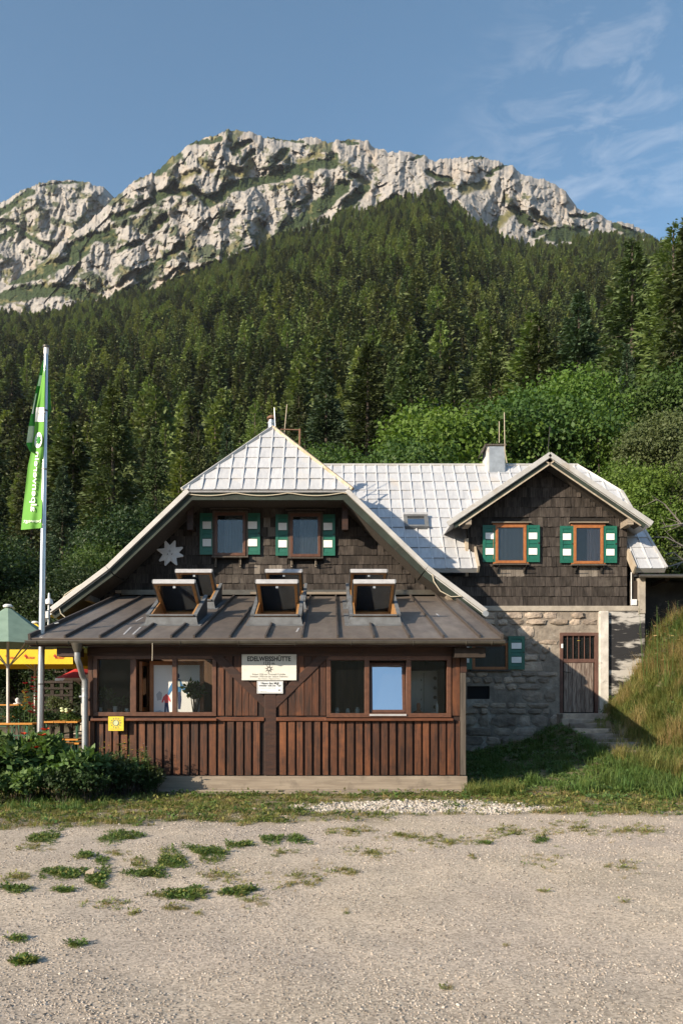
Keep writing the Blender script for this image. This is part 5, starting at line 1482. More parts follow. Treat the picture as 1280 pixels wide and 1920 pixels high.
# skylights: wedge curbs, sashes swung open about their middle axis
def skylight(cx, dy_):
    y0, y1 = FY0+dy_, FY1+dy_
    w = .50
    fz0 = ext_roof_z(y0)+.18; fz1 = ext_roof_z(y1)+.40       # curb top, steeper than the roof
    cb_ = MB()
    for s in (-1,1):
        xa, xb = cx+s*w, cx+s*(w-.06)
        cb_.prism([(xa,y0,ext_roof_z(y0)-.02),(xa,y1,ext_roof_z(y1)-.02),(xa,y1,fz1),(xa,y0,fz0)], (xb-xa,0,0))
    cb_.prism([(cx-w+.061,y1,ext_roof_z(y1)-.02),(cx+w-.061,y1,ext_roof_z(y1)-.02),(cx+w-.061,y1,fz1),(cx-w+.061,y1,fz1)], (0,-.06,0))
    cur = cb_.build('skylight', M_['curb_dark'], ver)
    fl = MB()
    fl.prism([(cx-w-.03,y0-.03,ext_roof_z(y0-.03)+.002),(cx+w+.03,y0-.03,ext_roof_z(y0-.03)+.002),(cx+w,y0-.02,fz0-.03),(cx-w,y0-.02,fz0-.03)], (0,.04,0))
    fl.prism([on_roof(cx-w-.10,y0-.14,.012), on_roof(cx+w+.10,y0-.14,.012), on_roof(cx+w+.10,y1+.14,.012), on_roof(cx-w-.10,y1+.14,.012)], -rn*.010)
    fl.build('flashing', M_['bitumen'], cur)
    # lining frame in pine
    sl_ = (fz1-fz0)/(y1-y0); fn = Vector((0,-sl_,1)).normalized(); fd = Vector((0,1,sl_)).normalized()
    f0 = Vector((cx,y0,fz0)); L = (y1-y0)*math.sqrt(1+sl_*sl_)
    def fb(mb, u0,u1,v0,v1,h0,h1):
        pts_ = [f0+Vector((u,0,0))+fd*v+fn*h for h in (h0,h1) for (u,v) in ((u0,v0),(u1,v0),(u1,v1),(u0,v1))]
        mb.add(pts_, BOXF)
    li = MB()
    fb(li,-w+.065,-w+.105,.02,L-.06,-.33,.02); fb(li,w-.105,w-.065,.02,L-.06,-.33,.02); fb(li,-w+.105,w-.105,.02,.06,-.15,.02); fb(li,-w+.105,w-.105,L-.10,L-.06,-.36,.02)
    li.build('lining', M_['sash_pine'], cur)
    me_ = MB()
    fb(me_,-w-.012,-w+.062,0,L,.004,.035); fb(me_,w-.062,w+.012,0,L,.004,.035); fb(me_,-w+.062,w-.062,-.03,.018,.004,.03)
    me_.build('metal_edge', M_['bitumen'], cur)
    # sash: axis a little above the middle, lower edge swung out and up
    ax = Vector((cx, y0+.74, ext_roof_z(FY0)+.628+.2555*dy_)); an = math.radians(27)
    sd = Vector((0,-math.cos(an),math.sin(an))); sn = Vector((0,math.sin(an),math.cos(an)))
    Ls, hw_ = .56, .405
    def sb(mb,u0,u1,v0,v1,h0,h1):
        pts_ = [ax+Vector((u,0,0))+sd*v+sn*h for h in (h0,h1) for (u,v) in ((u0,v0),(u1,v0),(u1,v1),(u0,v1))]
        mb.add(pts_, BOXF)
    sa = MB(); r_ = .058
    sb(sa,-hw_,-hw_+r_,-Ls,Ls,-.045,.012); sb(sa,hw_-r_,hw_,-Ls,Ls,-.045,.012); sb(sa,-hw_+r_,hw_-r_,-Ls,-Ls+r_,-.045,.012); sb(sa,-hw_+r_,hw_-r_,Ls-r_,Ls,-.045,.012)
    sash = sa.build('sash', M_['sash_pine'], cur, bevel=.004)
    pn = MB(); sb(pn,-hw_+r_,hw_-r_,-Ls+r_,Ls-r_,-.012,-.004); pn.build('sash_pane', M_['glass_sash'], cur)
    cvr = MB(); sb(cvr,-hw_-.015,hw_+.015,Ls+.002,Ls+.035,-.05,.055); cvr.build('cover_rail', M_['cover_white'], cur, bevel=.008)
    cv2 = MB(); sb(cv2,-hw_-.035,-hw_-.002,-Ls,Ls+.03,-.03,.05); sb(cv2,hw_+.002,hw_+.035,-Ls,Ls+.03,-.03,.05); cv2.build('side_cover', M_['bitumen'], cur)
    hd = MB(); p_ = ax+sd*(Ls-r_*1.3)+sn*-.03; hd.obox(Matrix.Translation(p_+Vector((-.0,-.02,-.03))), .05,.02,.045); hd.build('handle', M_['zinc'], cur)
for dy_ in (0.0, BKY):
    for (cx_,_) in SKY_C: skylight(cx_, dy_)
# ------------------------------------------------------------------ lettering
def text_mesh(body, size=1.0, bold=0.0, sx=1.0):
    cu = bpy.data.curves.new('t', 'FONT'); cu.body = body; cu.size = size; cu.align_x = 'CENTER'; cu.align_y = 'CENTER'
    cu.offset = bold; cu.resolution_u = 3
    ob = bpy.data.objects.new('t', cu); COL.objects.link(ob)
    dg = bpy.context.evaluated_depsgraph_get()
    me = bpy.data.meshes.new_from_object(ob.evaluated_get(dg))
    n = len(me.vertices); co = np.zeros(n*3, np.float32); me.vertices.foreach_get('co', co); co = co.reshape(-1,3)
    faces = [tuple(p.vertices) for p in me.polygons]
    bpy.data.objects.remove(ob); bpy.data.curves.remove(cu); bpy.data.meshes.remove(me)
    co[:,0] *= sx
    return co, faces
def letters(name, body, cx, cz, y, width, height, mat, parent, bold=0.0, th=.002):
    """flat lettering on a wall facing the camera, fitted to width x height"""
    co, fs = text_mesh(body, 1.0, bold)
    w = co[:,0].max()-co[:,0].min(); h = co[:,1].max()-co[:,1].min()
    mx_, my_ = (co[:,0].max()+co[:,0].min())/2, (co[:,1].max()+co[:,1].min())/2
    V = [(cx+(p[0]-mx_)*width/w, y, cz+(p[1]-my_)*height/h) for p in co]
    me = bpy.data.meshes.new(name); me.from_pydata(V, [], fs); me.materials.append(M_[mat]); me.update()
    return link(name, me, parent)
def star_poly(cx, cz, y, r, n, inner, rot=0.0, wob=None):
    pts_ = []
    for i in range(2*n):
        a = rot + math.pi*i/n; q = r*(1 if i % 2 == 0 else inner)
        if wob and i % 2 == 0: q *= wob[(i//2) % len(wob)]
        pts_.append((cx+math.sin(a)*q, y, cz+math.cos(a)*q))
    return pts_

# hut sign
ys = YF-.085
sg = empty('hut_sign', (vx(505), ys, vz(1276)), 'white painted hut sign with dark lettering and an edelweiss on the boards', 'sign')
MB().box(vx(454), vx(556), ys, ys+.02, vz(1276), vz(1227.5)).build('sign_board', M_['sign_white'], sg, bevel=.003)
letters('lettering', 'EDELWEISSHÜTTE', vx(505), vz(1235), ys-.003, .81, .112, 'ink_black', sg, bold=.032)
letters('lettering', '1235 m', vx(505), vz(1244.3), ys-.003, .205, .058, 'ink_black', sg, bold=.012)
em = MB().prism(star_poly(vx(505), vz(1255), ys-.004, .085, 8, .42, .2), (0,.002,0)).build('edelweiss', M_['ink_grey'], sg)
MB().lathe((0,0,0), [(.02,0),(.02,.003)], 8).build('edelweiss_centre', M_['sign_white'], sg).matrix_basis = Matrix.Translation((vx(505), ys-.005, vz(1255))) @ Matrix.Rotation(math.pi/2, 4, 'X')
for k, (t, w) in enumerate((('Erbaut 1934 von Thorwald Cicheller', .62), ('Erweitert 1950 von der Sektion Edelweiss', .70), ('des Österr. Alpenvereins', .41))):
    letters('lettering', t, vx(505), vz(1264.8+k*4.2), ys-.003, w, .032, 'ink_grey', sg)
s2 = empty('litter_sign', (vx(507), ys, vz(1301)), 'small white notice with two lines of print hanging below the hut sign', 'sign')
MB().box(vx(482.5), vx(531), ys, ys+.012, vz(1300.5), vz(1277.2)).build('sign_board', M_['sign_plain'], s2)
letters('lettering', 'Nimm den Müll', vx(506.5), vz(1281.6), ys-.003, .33, .042, 'ink_black', s2, bold=.015)
letters('lettering', 'wieder mit ins Tal!', vx(506.5), vz(1285.8), ys-.003, .41, .038, 'ink_black', s2, bold=.015)
letters('lettering', 'Gemeinsam für saubere Berge', vx(501.5), vz(1290.6), ys-.003, .31, .018, 'ink_black', s2)
letters('lettering', 'Ihr Alpenverein', vx(493), vz(1296.8), ys-.003, .15, .016, 'ink_black', s2)
MB().prism(star_poly(vx(524), vz(1294.5), ys-.003, .024, 8, .45), (0,.002,0)).build('edelweiss', M_['ink_grey'], s2)
frame_mb(vx(483.5), vx(530), vz(1299.5), vz(1278.2), ys-.002, ys-.0005, .006).build('border', M_['ink_grey'], s2)
ysq = YF-.165
s3 = empty('yellow_sign', (vx(221.5), ysq, vz(1370)), 'square yellow sign with a round emblem hanging under the left window band', 'sign')
MB().box(vx(207.5), vx(236), ysq, ysq+.012, vz(1370), vz(1343.5)).build('sign_board', M_['yellow_paint'], s3)
def disc(name, cx, cz, y, r, mat, par, n=20, r0=0.0):
    if r0 == 0: pl = [(cx+r*math.cos(2*math.pi*i/n), y, cz+r*math.sin(2*math.pi*i/n)) for i in range(n)]; return MB().prism(pl, (0,.002,0)).build(name, M_[mat], par)
    v = []; f = []
    for i in range(n):
        a = 2*math.pi*i/n; v += [(cx+r*math.cos(a),y,cz+r*math.sin(a)),(cx+r0*math.cos(a),y,cz+r0*math.sin(a))]
    for i in range(n): j = (i+1) % n; f.append((2*i,2*j,2*j+1,2*i+1))
    return MB().add(v, f).build(name, M_[mat], par)
disc('emblem', vx(221.7), vz(1355.3), ysq-.003, .045, 'petal_pale', s3)
disc('emblem_ring', vx(221.7), vz(1355.3), ysq-.0035, .060, 'ink_grey', s3, 20, .050)
for i in range(12):
    a = 2*math.pi*i/12; MB().prism(star_poly(vx(221.7)+.088*math.cos(a), vz(1355.3)+.088*math.sin(a), ysq-.003, .016, 5, .5), (0,.002,0)).build('emblem_mark', M_['ink_grey'], s3)
letters('lettering', 'UMWELTGÜTESIEGEL', vx(221.7), vz(1366.5), ysq-.003, .20, .018, 'ink_grey', s3)

# edelweiss emblem on the gable
ye = YG-.075
ew = empty('wall_emblem', (gx_(319.5), ye, gz_(1062)), 'white edelweiss shaped emblem with the letters OAV on the shaded gable', 'emblem')
ec = (gx_(319.8), gz_(1038.5))
petals = MB()
for i, (dx_, dy2) in enumerate(((-9.5,-23.5),(9,-23.5),(23.5,-11),(24.5,5),(12.5,22),(-9.5,22.5),(-20,14),(-24,-7))):
    a = math.atan2(dx_, -dy2); Lp = math.hypot(dx_, dy2)*GS*1.02
    d = Vector((math.sin(a),0,math.cos(a))); w = Vector((math.cos(a),0,-math.sin(a)))
    c = Vector((ec[0],ye,ec[1])); hw2 = .105
    pr = [(0,.055),(.25,.095),(.5,.085),(.75,.048),(.93,.026),(1,.010)]
    L_ = [c + d*Lp*t + w*q for (t,q) in pr]; R_ = [c + d*Lp*t - w*q for (t,q) in pr]; Cc = [c + d*Lp*t + Vector((0,-.028*(1-t*.7),0)) for (t,q) in pr]
    V = L_ + Cc + R_ + [p+Vector((0,.03,0)) for p in L_] + [p+Vector((0,.03,0)) for p in R_]; n = len(pr); Fs = []
    for k in range(n-1):
        Fs += [(k,k+1,n+k+1,n+k),(n+k,n+k+1,2*n+k+1,2*n+k),(3*n+k,3*n+k+1,k+1,k),(2*n+k,2*n+k+1,4*n+k+1,4*n+k)]
    petals.add(V, Fs)
petals.build('petal_ring', M_['emblem_white'], ew)
inn = MB()
for i in range(8):
    a = .35+2*math.pi*i/8; inn.prism([(ec[0]+.02*math.sin(a-1),ye-.032,ec[1]+.02*math.cos(a-1)),(ec[0]+.15*math.sin(a-.16),ye-.030,ec[1]+.15*math.cos(a-.16)),(ec[0]+.19*math.sin(a),ye-.026,ec[1]+.19*math.cos(a)),(ec[0]+.15*math.sin(a+.16),ye-.030,ec[1]+.15*math.cos(a+.16)),(ec[0]+.02*math.sin(a+1),ye-.032,ec[1]+.02*math.cos(a+1))], (0,.02,0))
inn.build('inner_petals', M_['emblem_white'], ew)
for (t, dx_, dz_) in (('O',0,.055),('A',-.055,-.03),('V',.055,-.03)):
    letters('lettering', t, ec[0]+dx_, ec[1]+dz_, ye-.036, .045, .05, 'ink_black', ew, bold=.01)
disc('stamen', ec[0]+.075, ec[1]+.035, ye-.034, .026, 'emblem_white', ew, 12)

# ------------------------------------------------------------------ flagpole and flag
yp = 14.9
fp = empty('flagpole', (XS(75,yp), yp, gz(XS(75,yp),yp)), 'tall aluminium flagpole standing beside the left end of the veranda', 'flagpole')
pA, pB = P(74.5,1440,yp), P(86.5,664,yp)
MB().tube([pA, pA.lerp(pB,.35), pA.lerp(pB,.7), pB], [.062,.058,.047,.040], 14).build('pole', M_['alu'], fp, smooth=True)
MB().tube([pB, P(87,651,yp)], .046, 14).build('sleeve', M_['white_plastic'], fp, smooth=True)
MB().tube([P(87,651.5,yp), P(87.05,648,yp)], [.068,.062], 16).build('cap', M_['gutter'], fp, smooth=True)
for py_ in (1283, 880, 770): MB().tube([P(lerp(74.5,86.5,(1440-py_)/776.),py_+1.2,yp), P(lerp(74.5,86.5,(1440-py_)/776.),py_-1.2,yp)], .066 if py_ > 1000 else .055, 12).build('clamp_ring', M_['gutter'], fp)
for k, py_ in enumerate((772, 877, 983)): MB().tube([P(lerp(74.5,86.5,(1440-py_)/776.)-2,py_,yp-.07), P(lerp(74.5,86.5,(1440-py_)/776.)+1,py_+2,yp-.05)], .014, 6).build('flag_clip', M_['white_plastic'], fp)
flag = empty('flag', (XS(60,yp), yp, ZS(993,yp)), 'green banner with mirrored white lettering hanging folded from the flagpole', 'flag')
FL = np.array([(678,83.4),(725,75.5),(767,67.7),(808,64),(845,58.6),(873,52.4),(933,45.6),(993,39)])     # left edge of the front panel by row
def fleft(py): return np.interp(py, FL[:,0], FL[:,1])
def fright(py): return np.interp(py, [668,760,990], [84.8,83.8,77.8])
def fpoint(a, py, lift=0.0):
    """a: 0 at the left edge, 1 at the pole; billow in depth"""
    px = lerp(fleft(py), fright(py), a); t = (py-668)/325.0
    y = yp - .07 + (1-a)*(.06+.14*t) - .035*math.sin(a*7.5+t*5)*(.3+t) + .02*math.sin(t*16+a*3) - lift
    py2 = py + (3.5*(1-a) if py > 985 else 0)
    return P(px, py2, y)
def strip(fn, na, rows_):
    v = []; f = []
    for r_ in rows_:
        for i in range(na+1): v.append(fn(i/na, r_))
    for j in range(len(rows_)-1):
        for i in range(na): f.append((j*(na+1)+i, j*(na+1)+i+1, (j+1)*(na+1)+i+1, (j+1)*(na+1)+i))
    return MB().add(v, f)
strip(fpoint, 14, list(np.linspace(672,990,60))).build('front_panel', M_['flag_green'], flag, smooth=True)
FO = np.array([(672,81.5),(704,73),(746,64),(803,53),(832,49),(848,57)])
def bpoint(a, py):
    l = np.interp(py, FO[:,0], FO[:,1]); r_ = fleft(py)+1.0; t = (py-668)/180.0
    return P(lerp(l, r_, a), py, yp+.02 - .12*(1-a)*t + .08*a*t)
strip(bpoint, 6, list(np.linspace(674,847,40))).build('folded_panel', M_['flag_dark'], flag, smooth=True)  # same cloth in the darker green that stands for its shade
def rpoint(a, py):
    t = (py-690)/82.0; r_ = np.interp(py, [676,700,735,768,776,800,992], [85,90,94,96,93,86,83])
    return P(lerp(fright(py)+.5, r_, a), py, yp+.09+.03*math.sin(a*4+t*4))
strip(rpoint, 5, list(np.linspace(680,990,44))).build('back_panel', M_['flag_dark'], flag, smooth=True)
def patch(fn, a0, a1, r0, r1, na, nr, mat, name, lift):
    strip(lambda a, py: fn(lerp(a0,a1,a), py) + Vector((0,-lift,0)), na, list(np.linspace(r0,r1,nr))).build(name, M_[mat], flag, smooth=True)
patch(fpoint, .02, .98, 764, 791, 8, 9, 'flag_white', 'white_band', .012)
patch(bpoint, .06, .98, 799, 830, 6, 10, 'flag_grey', 'white_band', .012)  # white print greyed in colour to stand for shade on the fold
patch(bpoint, .25, .95, 704, 724, 5, 8, 'flag_white', 'white_shape', .012)
patch(bpoint, .18, .45, 738, 776, 3, 10, 'flag_white', 'white_shape', .012)
def flag_text(body, a_c, py_c, length_px, height_a, vertical, mat, lift=.022, bold=.0, fn=fpoint):
    co, fs = text_mesh(body, 1.0, bold)
    co[:,0] -= (co[:,0].max()+co[:,0].min())/2; co[:,1] -= (co[:,1].max()+co[:,1].min())/2
    w = co[:,0].max()-co[:,0].min(); h = co[:,1].max()-co[:,1].min()
    V = []
    for p in co:
        if vertical: V.append(fn(a_c + p[1]/h*height_a, py_c - p[0]/w*length_px, lift))
        else: V.append(fn(a_c - p[0]/w*height_a, py_c - p[1]/h*length_px, lift))
    me = bpy.data.meshes.new('lettering'); me.from_pydata([tuple(q) for q in V], [], fs); me.materials.append(M_[mat]); me.update()
    link('lettering', me, flag)
flag_text('alpenverein', .50, 903, 112, .40, True, 'flag_white', bold=.012)
flag_text('bewegt', .52, 977.5, 8.5, .88, False, 'flag_white')
flag_text('per', .5, 778, 9, .62, False, 'flag_grey')
vsd = [fpoint(.16+.34*(1+math.cos(2*math.pi*i/24)), 825+15*math.sin(2*math.pi*i/24), .02) for i in range(24)]
MB().add(vsd, [tuple(range(24))]).build('flag_emblem', M_['flag_white'], flag)
vse = []
for i in range(16):
    a = math.pi*i/8; q = 1 if i % 2 == 0 else .42
    vse.append(fpoint(.50+.27*q*math.sin(a), 825+12*q*math.cos(a), .026))
MB().add(vse, [tuple(range(16))]).build('flag_edelweiss', M_['flag_dark'], flag)

# weather station on the roof corner
yw_ = 15.6
wst = empty('weather_station', (XS(91,yw_), yw_, 2.9), 'white weather station on a short mast at the left roof corner', 'weather station')
b = P(91,1172,yw_); t_ = P(92,1118,yw_)
MB().tube([b+Vector((0,0,-.1)), t_], .022, 8).tube([b, P(110,1168,yw_)], .015, 6).build('mast', M_['zinc'], wst)
MB().lathe(P(92,1131,yw_), [(.03,-.03),(.075,-.02),(.075,.04),(.06,.075),(.025,.09),(.02,.17),(.012,.2)], 14).build('rain_gauge', M_['white_plastic'], wst, smooth=True)
MB().box(XS(85,yw_), XS(93,yw_), yw_-.06, yw_+.04, ZS(1160,yw_), ZS(1146,yw_)).build('sensor_box', M_['white_plastic'], wst, bevel=.01)
for k in range(4): MB().lathe(P(84,1158+k*2.6,yw_), [(.05,0),(.055,.012),(.03,.018)], 12).build('radiation_shield', M_['white_plastic'], wst)
for k in range(3):
    a = 2.1*k+.4; MB().lathe((XS(85,yw_)+.09*math.cos(a), yw_+.09*math.sin(a), ZS(1143,yw_)), [(.012,-.02),(.028,0),(.02,.02)], 8).build('wind_cup', M_['gutter'], wst)

# ------------------------------------------------------------------ things behind the windows
def interior_z(): return .30
pb = empty('framed_poster', (vx(333), 15.30, .3), 'large framed white poster of a hiker in blue standing behind the left window band', 'poster')
yq = 15.30
def ix(px): return XS(px, yq)
def iz(py): return ZS(py, yq)
MB().box(ix(287), ix(376), yq, yq+.02, iz(1345), iz(1247)).build('sheet', M_['poster_white'], pb)
frame_mb(ix(281), ix(382), iz(1349), iz(1240), yq-.02, yq+.03, .075).build('poster_frame', M_['frame_orange'], pb)
def shape(name, pts2, mat, par, lift=.004):
    MB().prism([(ix(a), yq-lift, iz(b)) for (a,b) in pts2], (0,.003,0)).build(name, M_[mat], par)
shape('printed_jacket', [(326,1276),(331,1272),(338,1274),(342,1284),(348,1290),(353,1300),(350,1302),(343,1295),(340,1292),(339,1298),(328,1298),(327,1292),(322,1296),(317,1304),(314,1302),(317,1290),(322,1281)], 'poster_blue', pb)
shape('printed_trousers', [(328,1298),(339,1298),(340,1312),(338,1330),(334,1330),(334,1314),(332,1330),(328,1330),(327,1312)], 'poster_navy', pb)
shape('printed_head', [(331,1264),(335,1263),(337,1267),(336,1272),(331,1272),(330,1268)], 'poster_navy', pb, .006)
shape('printed_jacket', [(309,1304),(312,1301),(316,1305),(320,1314),(319,1317),(316,1312),(315,1318),(309,1318),(308,1312),(305,1318),(303,1317),(306,1307)], 'poster_pink', pb, .006)
shape('printed_trousers', [(309,1318),(315,1318),(317,1336),(314,1336),(312,1324),(311,1336),(308,1336)], 'poster_navy', pb, .006)
shape('printed_backpack', [(330,1276),(337,1277),(338,1288),(330,1288)], 'gas_glass', pb, .008)
shape('printed_mountain', [(288,1344),(288,1336),(300,1332),(312,1338),(330,1332),(350,1340),(375,1334),(375,1344)], 'poster_grey', pb, .002)
shape('printed_mountain', [(293,1302),(299,1296),(304,1300),(303,1312),(295,1314)], 'poster_grey', pb, .002)

def shrub_mesh(name, seed, w, h, n, ls, mat, dome=.75, fine=.0):
    """leafy dome about (0,0,0): stems and leaves"""
    r = np.random.RandomState(seed)
    k = 12; C = []
    for i in range(k):
        a = r.rand()*6.283; q = math.sqrt(r.rand())*.72
        C.append((w*q*math.cos(a), w*q*math.sin(a), h*(.25+.55*(1-q*q*.6)*(.5+.5*r.rand())), .34*min(w,h)*(.8+.5*r.rand())))
    C = np.array(C); ci = r.randint(0, k, n); dirs = unit(r.randn(n,3)); dirs[:,2] = np.where(r.rand(n) < .7, np.abs(dirs[:,2]), dirs[:,2])
    p = C[ci,:3] + dirs*(C[ci,3]*(1-.5*r.rand(n)**2))[:,None]
    p[:,2] = np.maximum(p[:,2], .03)
    dv = unit(dirs*.6 + r.randn(n,3)*.55 + np.array([0,0,-.2])); nr = unit(dirs*.8+np.array([0,0,.7])+r.randn(n,3)*.45); wv_ = unit(np.cross(dv, nr)); sz = .55+.8*r.rand(n)
    V, Fq = quads_from(p, dv, wv_, ls*sz, ls*.58*sz)
    rnd = np.repeat(np.clip(.1+.55*r.rand(n)+.35*(p[:,2]/h), 0, 1), 4)
    fol = np_mesh(name+'_foliage', V, Fq, [MATS[mat]], False, {'rnd': rnd})
    mb = MB()
    for i in range(k): mb.tube([(C[i,0]*.25, C[i,1]*.25, -.05), (C[i,0]*.7, C[i,1]*.7, C[i,2]*.55), tuple(C[i,:3])], [.014,.009,.004], 5, False)
    return mb.mesh(name+'_stems', MATS['bark']), fol
def place_shrub(name, pair, loc, label, cat='shrub', group=None, s=1.0, rz=0.0, parts=('stems','foliage')):
    o = empty(name, loc, label, cat, group, rz); o.scale = (s,s,s) if not hasattr(s, '__len__') else s
    for nm, me in zip(parts, pair):
        c = bpy.data.objects.new(nm, me); COL.objects.link(c); c.parent = o
    return o
def pot(par, loc, r_, h, mat='terracotta'):
    MB().lathe(loc, [(r_*.7,0),(r_*.95,h*.85),(r_*1.08,h*.86),(r_*1.08,h)], 14).build('pot', M_[mat], par, smooth=True)
indoor = shrub_mesh('indoor_plant', 51, .22, .75, 420, .11, 'broad_mid')
yi = 15.22
pz = ZS(1338,yi)
o = place_shrub('indoor_plant', indoor, (XS(366,yi), yi, pz+.0), 'leafy plant behind the right pane of the left window band', 'plant', s=(.9,.9,1.0)); 
pot_ = MB().lathe((XS(366,yi), yi, pz-.25), [(.07,0),(.10,.2),(.11,.25)], 12).build('pot', M_['gas_glass'], o, smooth=True)
o = place_shrub('indoor_plant', indoor, (XS(196,yi), yi, pz), 'potted plant behind the leftmost pane of the veranda', 'plant', s=(.7,.7,.8), rz=1.2)
MB().lathe((XS(196,yi), yi, pz-.18), [(.06,0),(.09,.16),(.095,.19)], 12).build('pot', M_['terracotta'], o, smooth=True)
o = place_shrub('indoor_plant', indoor, (XS(226,yi), yi, pz), 'second potted plant behind the leftmost pane of the veranda', 'plant', s=(.6,.6,.5), rz=2.2)
MB().lathe((XS(226,yi), yi, pz-.18), [(.06,0),(.09,.16),(.095,.19)], 12).build('pot', M_['white_plastic'], o, smooth=True)
for k, (px_, h_, mt, lb) in enumerate(((188,.10,'white_plastic','white pot on the sill of the leftmost pane, nearest the downpipe'),(206,.07,'terracotta','low clay pot on the sill of the leftmost pane'),(216,.12,'sign_white','cream vase on the sill of the leftmost pane'),(238,.08,'gas_glass','pale bowl on the sill of the leftmost pane beside the mullion'))):
    tag(MB().lathe((XS(px_,15.10), 15.10, ZS(1336,15.10)), [(.03,0),(.045,h_*.5),(.035,h_*.85),(.045,h_)], 12).build('sill_pot', M_[mt], smooth=True), lb, 'pot', 'pots on the window sill')
wsh = MB().box(vx(178), vx(404), 15.055, 15.16, ZS(1336,15.10)-.04, ZS(1336,15.10)-.002).build('inner_sill', M_['interior_wood'], ver)
wb = empty('window_bench', (-3.4, 15.3, .3), 'wooden bench inside the veranda below the left window band', 'bench')
MB().box(vx(180), vx(405), 15.12, 15.5, pz-.30, pz-.24).build('seat', M_['interior_wood'], wb)
MB().box(vx(185), vx(200), 15.2, 15.45, .3, pz-.301).box(vx(385), vx(400), 15.2, 15.45, .3, pz-.301).build('leg', M_['interior_wood'], wb)
cz_ = ZS(1338,15.25)
wb2 = empty('window_shelf', (.9, 15.2, .3), 'wooden shelf inside the veranda behind the right window band', 'shelf')
MB().box(vx(617), vx(836), 15.08, 15.40, cz_-.05, cz_-.003).build('board', M_['interior_wood'], wb2)
MB().box(vx(625), vx(632), 15.1, 15.38, .3, cz_-.051).box(vx(820), vx(827), 15.1, 15.38, .3, cz_-.051).build('bracket', M_['interior_wood'], wb2)
for k, (px_, h, lb) in enumerate(((632,.11,'small glass jar at the left end of the shelf in the right window'),(652,.10,'squat glass jar in the middle of the left pane in the right window'),(670,.12,'tall glass jar beside the post in the right window'))):
    tag(MB().lathe((XS(px_,15.2), 15.2, cz_), [(.035,0),(.04,.01),(.04,h*.7),(.025,h*.85),(.028,h)], 12).build('glass_jar', M_['gas_glass'], smooth=True), lb, 'jar', 'jars on the window shelf')
tag(MB().lathe((XS(819,15.2), 15.2, cz_), [(.028,0),(.03,.01),(.03,.15),(.012,.2),(.012,.24)], 12).build('bottle', M_['gas_glass'], smooth=True), 'pale bottle standing in the right pane of the right window band', 'bottle')
tag(MB().lathe((XS(784,15.2), 15.2, cz_), [(.10,0),(.11,.02),(.05,.05),(.03,.08),(.04,.16),(.02,.2)], 12).build('jug', M_['terracotta'], smooth=True), 'reddish jug behind the right pane of the right window band', 'jug')
cab = empty('steel_cabinet', (1.9, 16.6, .3), 'pale steel cabinet with hooks seen through the right pane of the veranda', 'cabinet')
ycab = 16.6
MB().box(XS(768,ycab), XS(820,ycab), ycab, ycab+.4, .3, ZS(1258,ycab)).build('body', M_['steel'], cab, bevel=.01)
for k in range(4):
    disc('knob', XS(815,ycab), ZS(1272+k*18,ycab), ycab-.012, .038, 'iron', cab, 12)
    MB().tube([(XS(789,ycab),ycab-.002,ZS(1276+k*18,ycab)),(XS(789,ycab),ycab-.05,ZS(1277+k*18,ycab)),(XS(789,ycab),ycab-.05,ZS(1274+k*18,ycab))], .008, 5).build('hook', M_['iron'], cab)
MB().box(XS(794,ycab)-.006, XS(794,ycab)+.006, ycab-.006, ycab, .4, ZS(1262,ycab)).build('door_gap', M_['iron'], cab)
bx_ = empty('dining_bench', (.2, 17.4, .3), 'high backed dark bench inside the right half of the veranda', 'bench')
MB().box(-.6,.9,17.3,17.36,.3,1.55).build('backrest', M_['interior_wood'], bx_); MB().box(-.6,.9,16.9,17.29,.70,.75).build('seat', M_['interior_wood'], bx_); MB().box(-.55,-.45,16.95,17.25,.3,.699).box(.75,.85,16.95,17.25,.3,.699).build('leg', M_['interior_wood'], bx_)

# ------------------------------------------------------------------ terrace: parasols, tables, benches
def parasol(name, cx, cy, hem, apex, R, n, rot, mat, label, val=0.0, foot=None, pole='pole_white', hemmat=None):
    o = empty(name, (cx,cy,gz(cx,cy)), label, 'parasol')
    mb = MB(); v = []; f = []
    st = 6
    v.append((cx,cy,apex))
    for j in range(1, st+1):
        t = j/st; z_ = lerp(apex, hem, t**1.0) - .04*math.sin(t*math.pi)*(apex-hem)
        for i in range(n):
            a = rot+2*math.pi*i/n; v.append((cx+R*t*math.cos(a), cy+R*t*math.sin(a), z_))
    for i in range(n): f.append((0, 1+i, 1+(i+1) % n))
    for j in range(st-1):
        for i in range(n): f.append((1+j*n+i, 1+(j+1)*n+i, 1+(j+1)*n+(i+1) % n, 1+j*n+(i+1) % n))
    mb.add(v, f); mb.build('canopy', M_[mat], o)
    if val > 0:
        vb = MB(); vv_ = []; ff = []
        for i in range(n):
            a = rot+2*math.pi*i/n; vv_ += [(cx+R*math.cos(a), cy+R*math.sin(a), hem), (cx+R*1.005*math.cos(a), cy+R*1.005*math.sin(a), hem-val)]
        for i in range(n): j = (i+1) % n; ff.append((2*i,2*j,2*j+1,2*i+1))
        vb.add(vv_, ff); vb.build('valance', M_[hemmat or mat], o)
    MB().tube([(cx,cy,gz(cx,cy)-.05),(cx,cy,apex-.02)], .03, 10).build('pole', M_[pole], o, smooth=True)
    hub = lerp(hem, apex, -.55)
    for i in range(n):
        a = rot+2*math.pi*i/n
        MB().tube([(cx,cy,hub),(cx+R*.55*math.cos(a),cy+R*.55*math.sin(a),lerp(apex,hem,.55)-.05)], .013, 5).build('stretcher', M_[pole], o)
    MB().lathe((cx,cy,apex-.02), [(.09,0),(.10,.03),(.06,.06)], 12).build('finial', M_['white_plastic'], o, smooth=True)
    MB().lathe((cx,cy,gz(cx,cy)), [(.28,0),(.28,.06),(.06,.08),(.05,.3)], 14).build('foot', M_['concrete'], o, smooth=True)
    return o
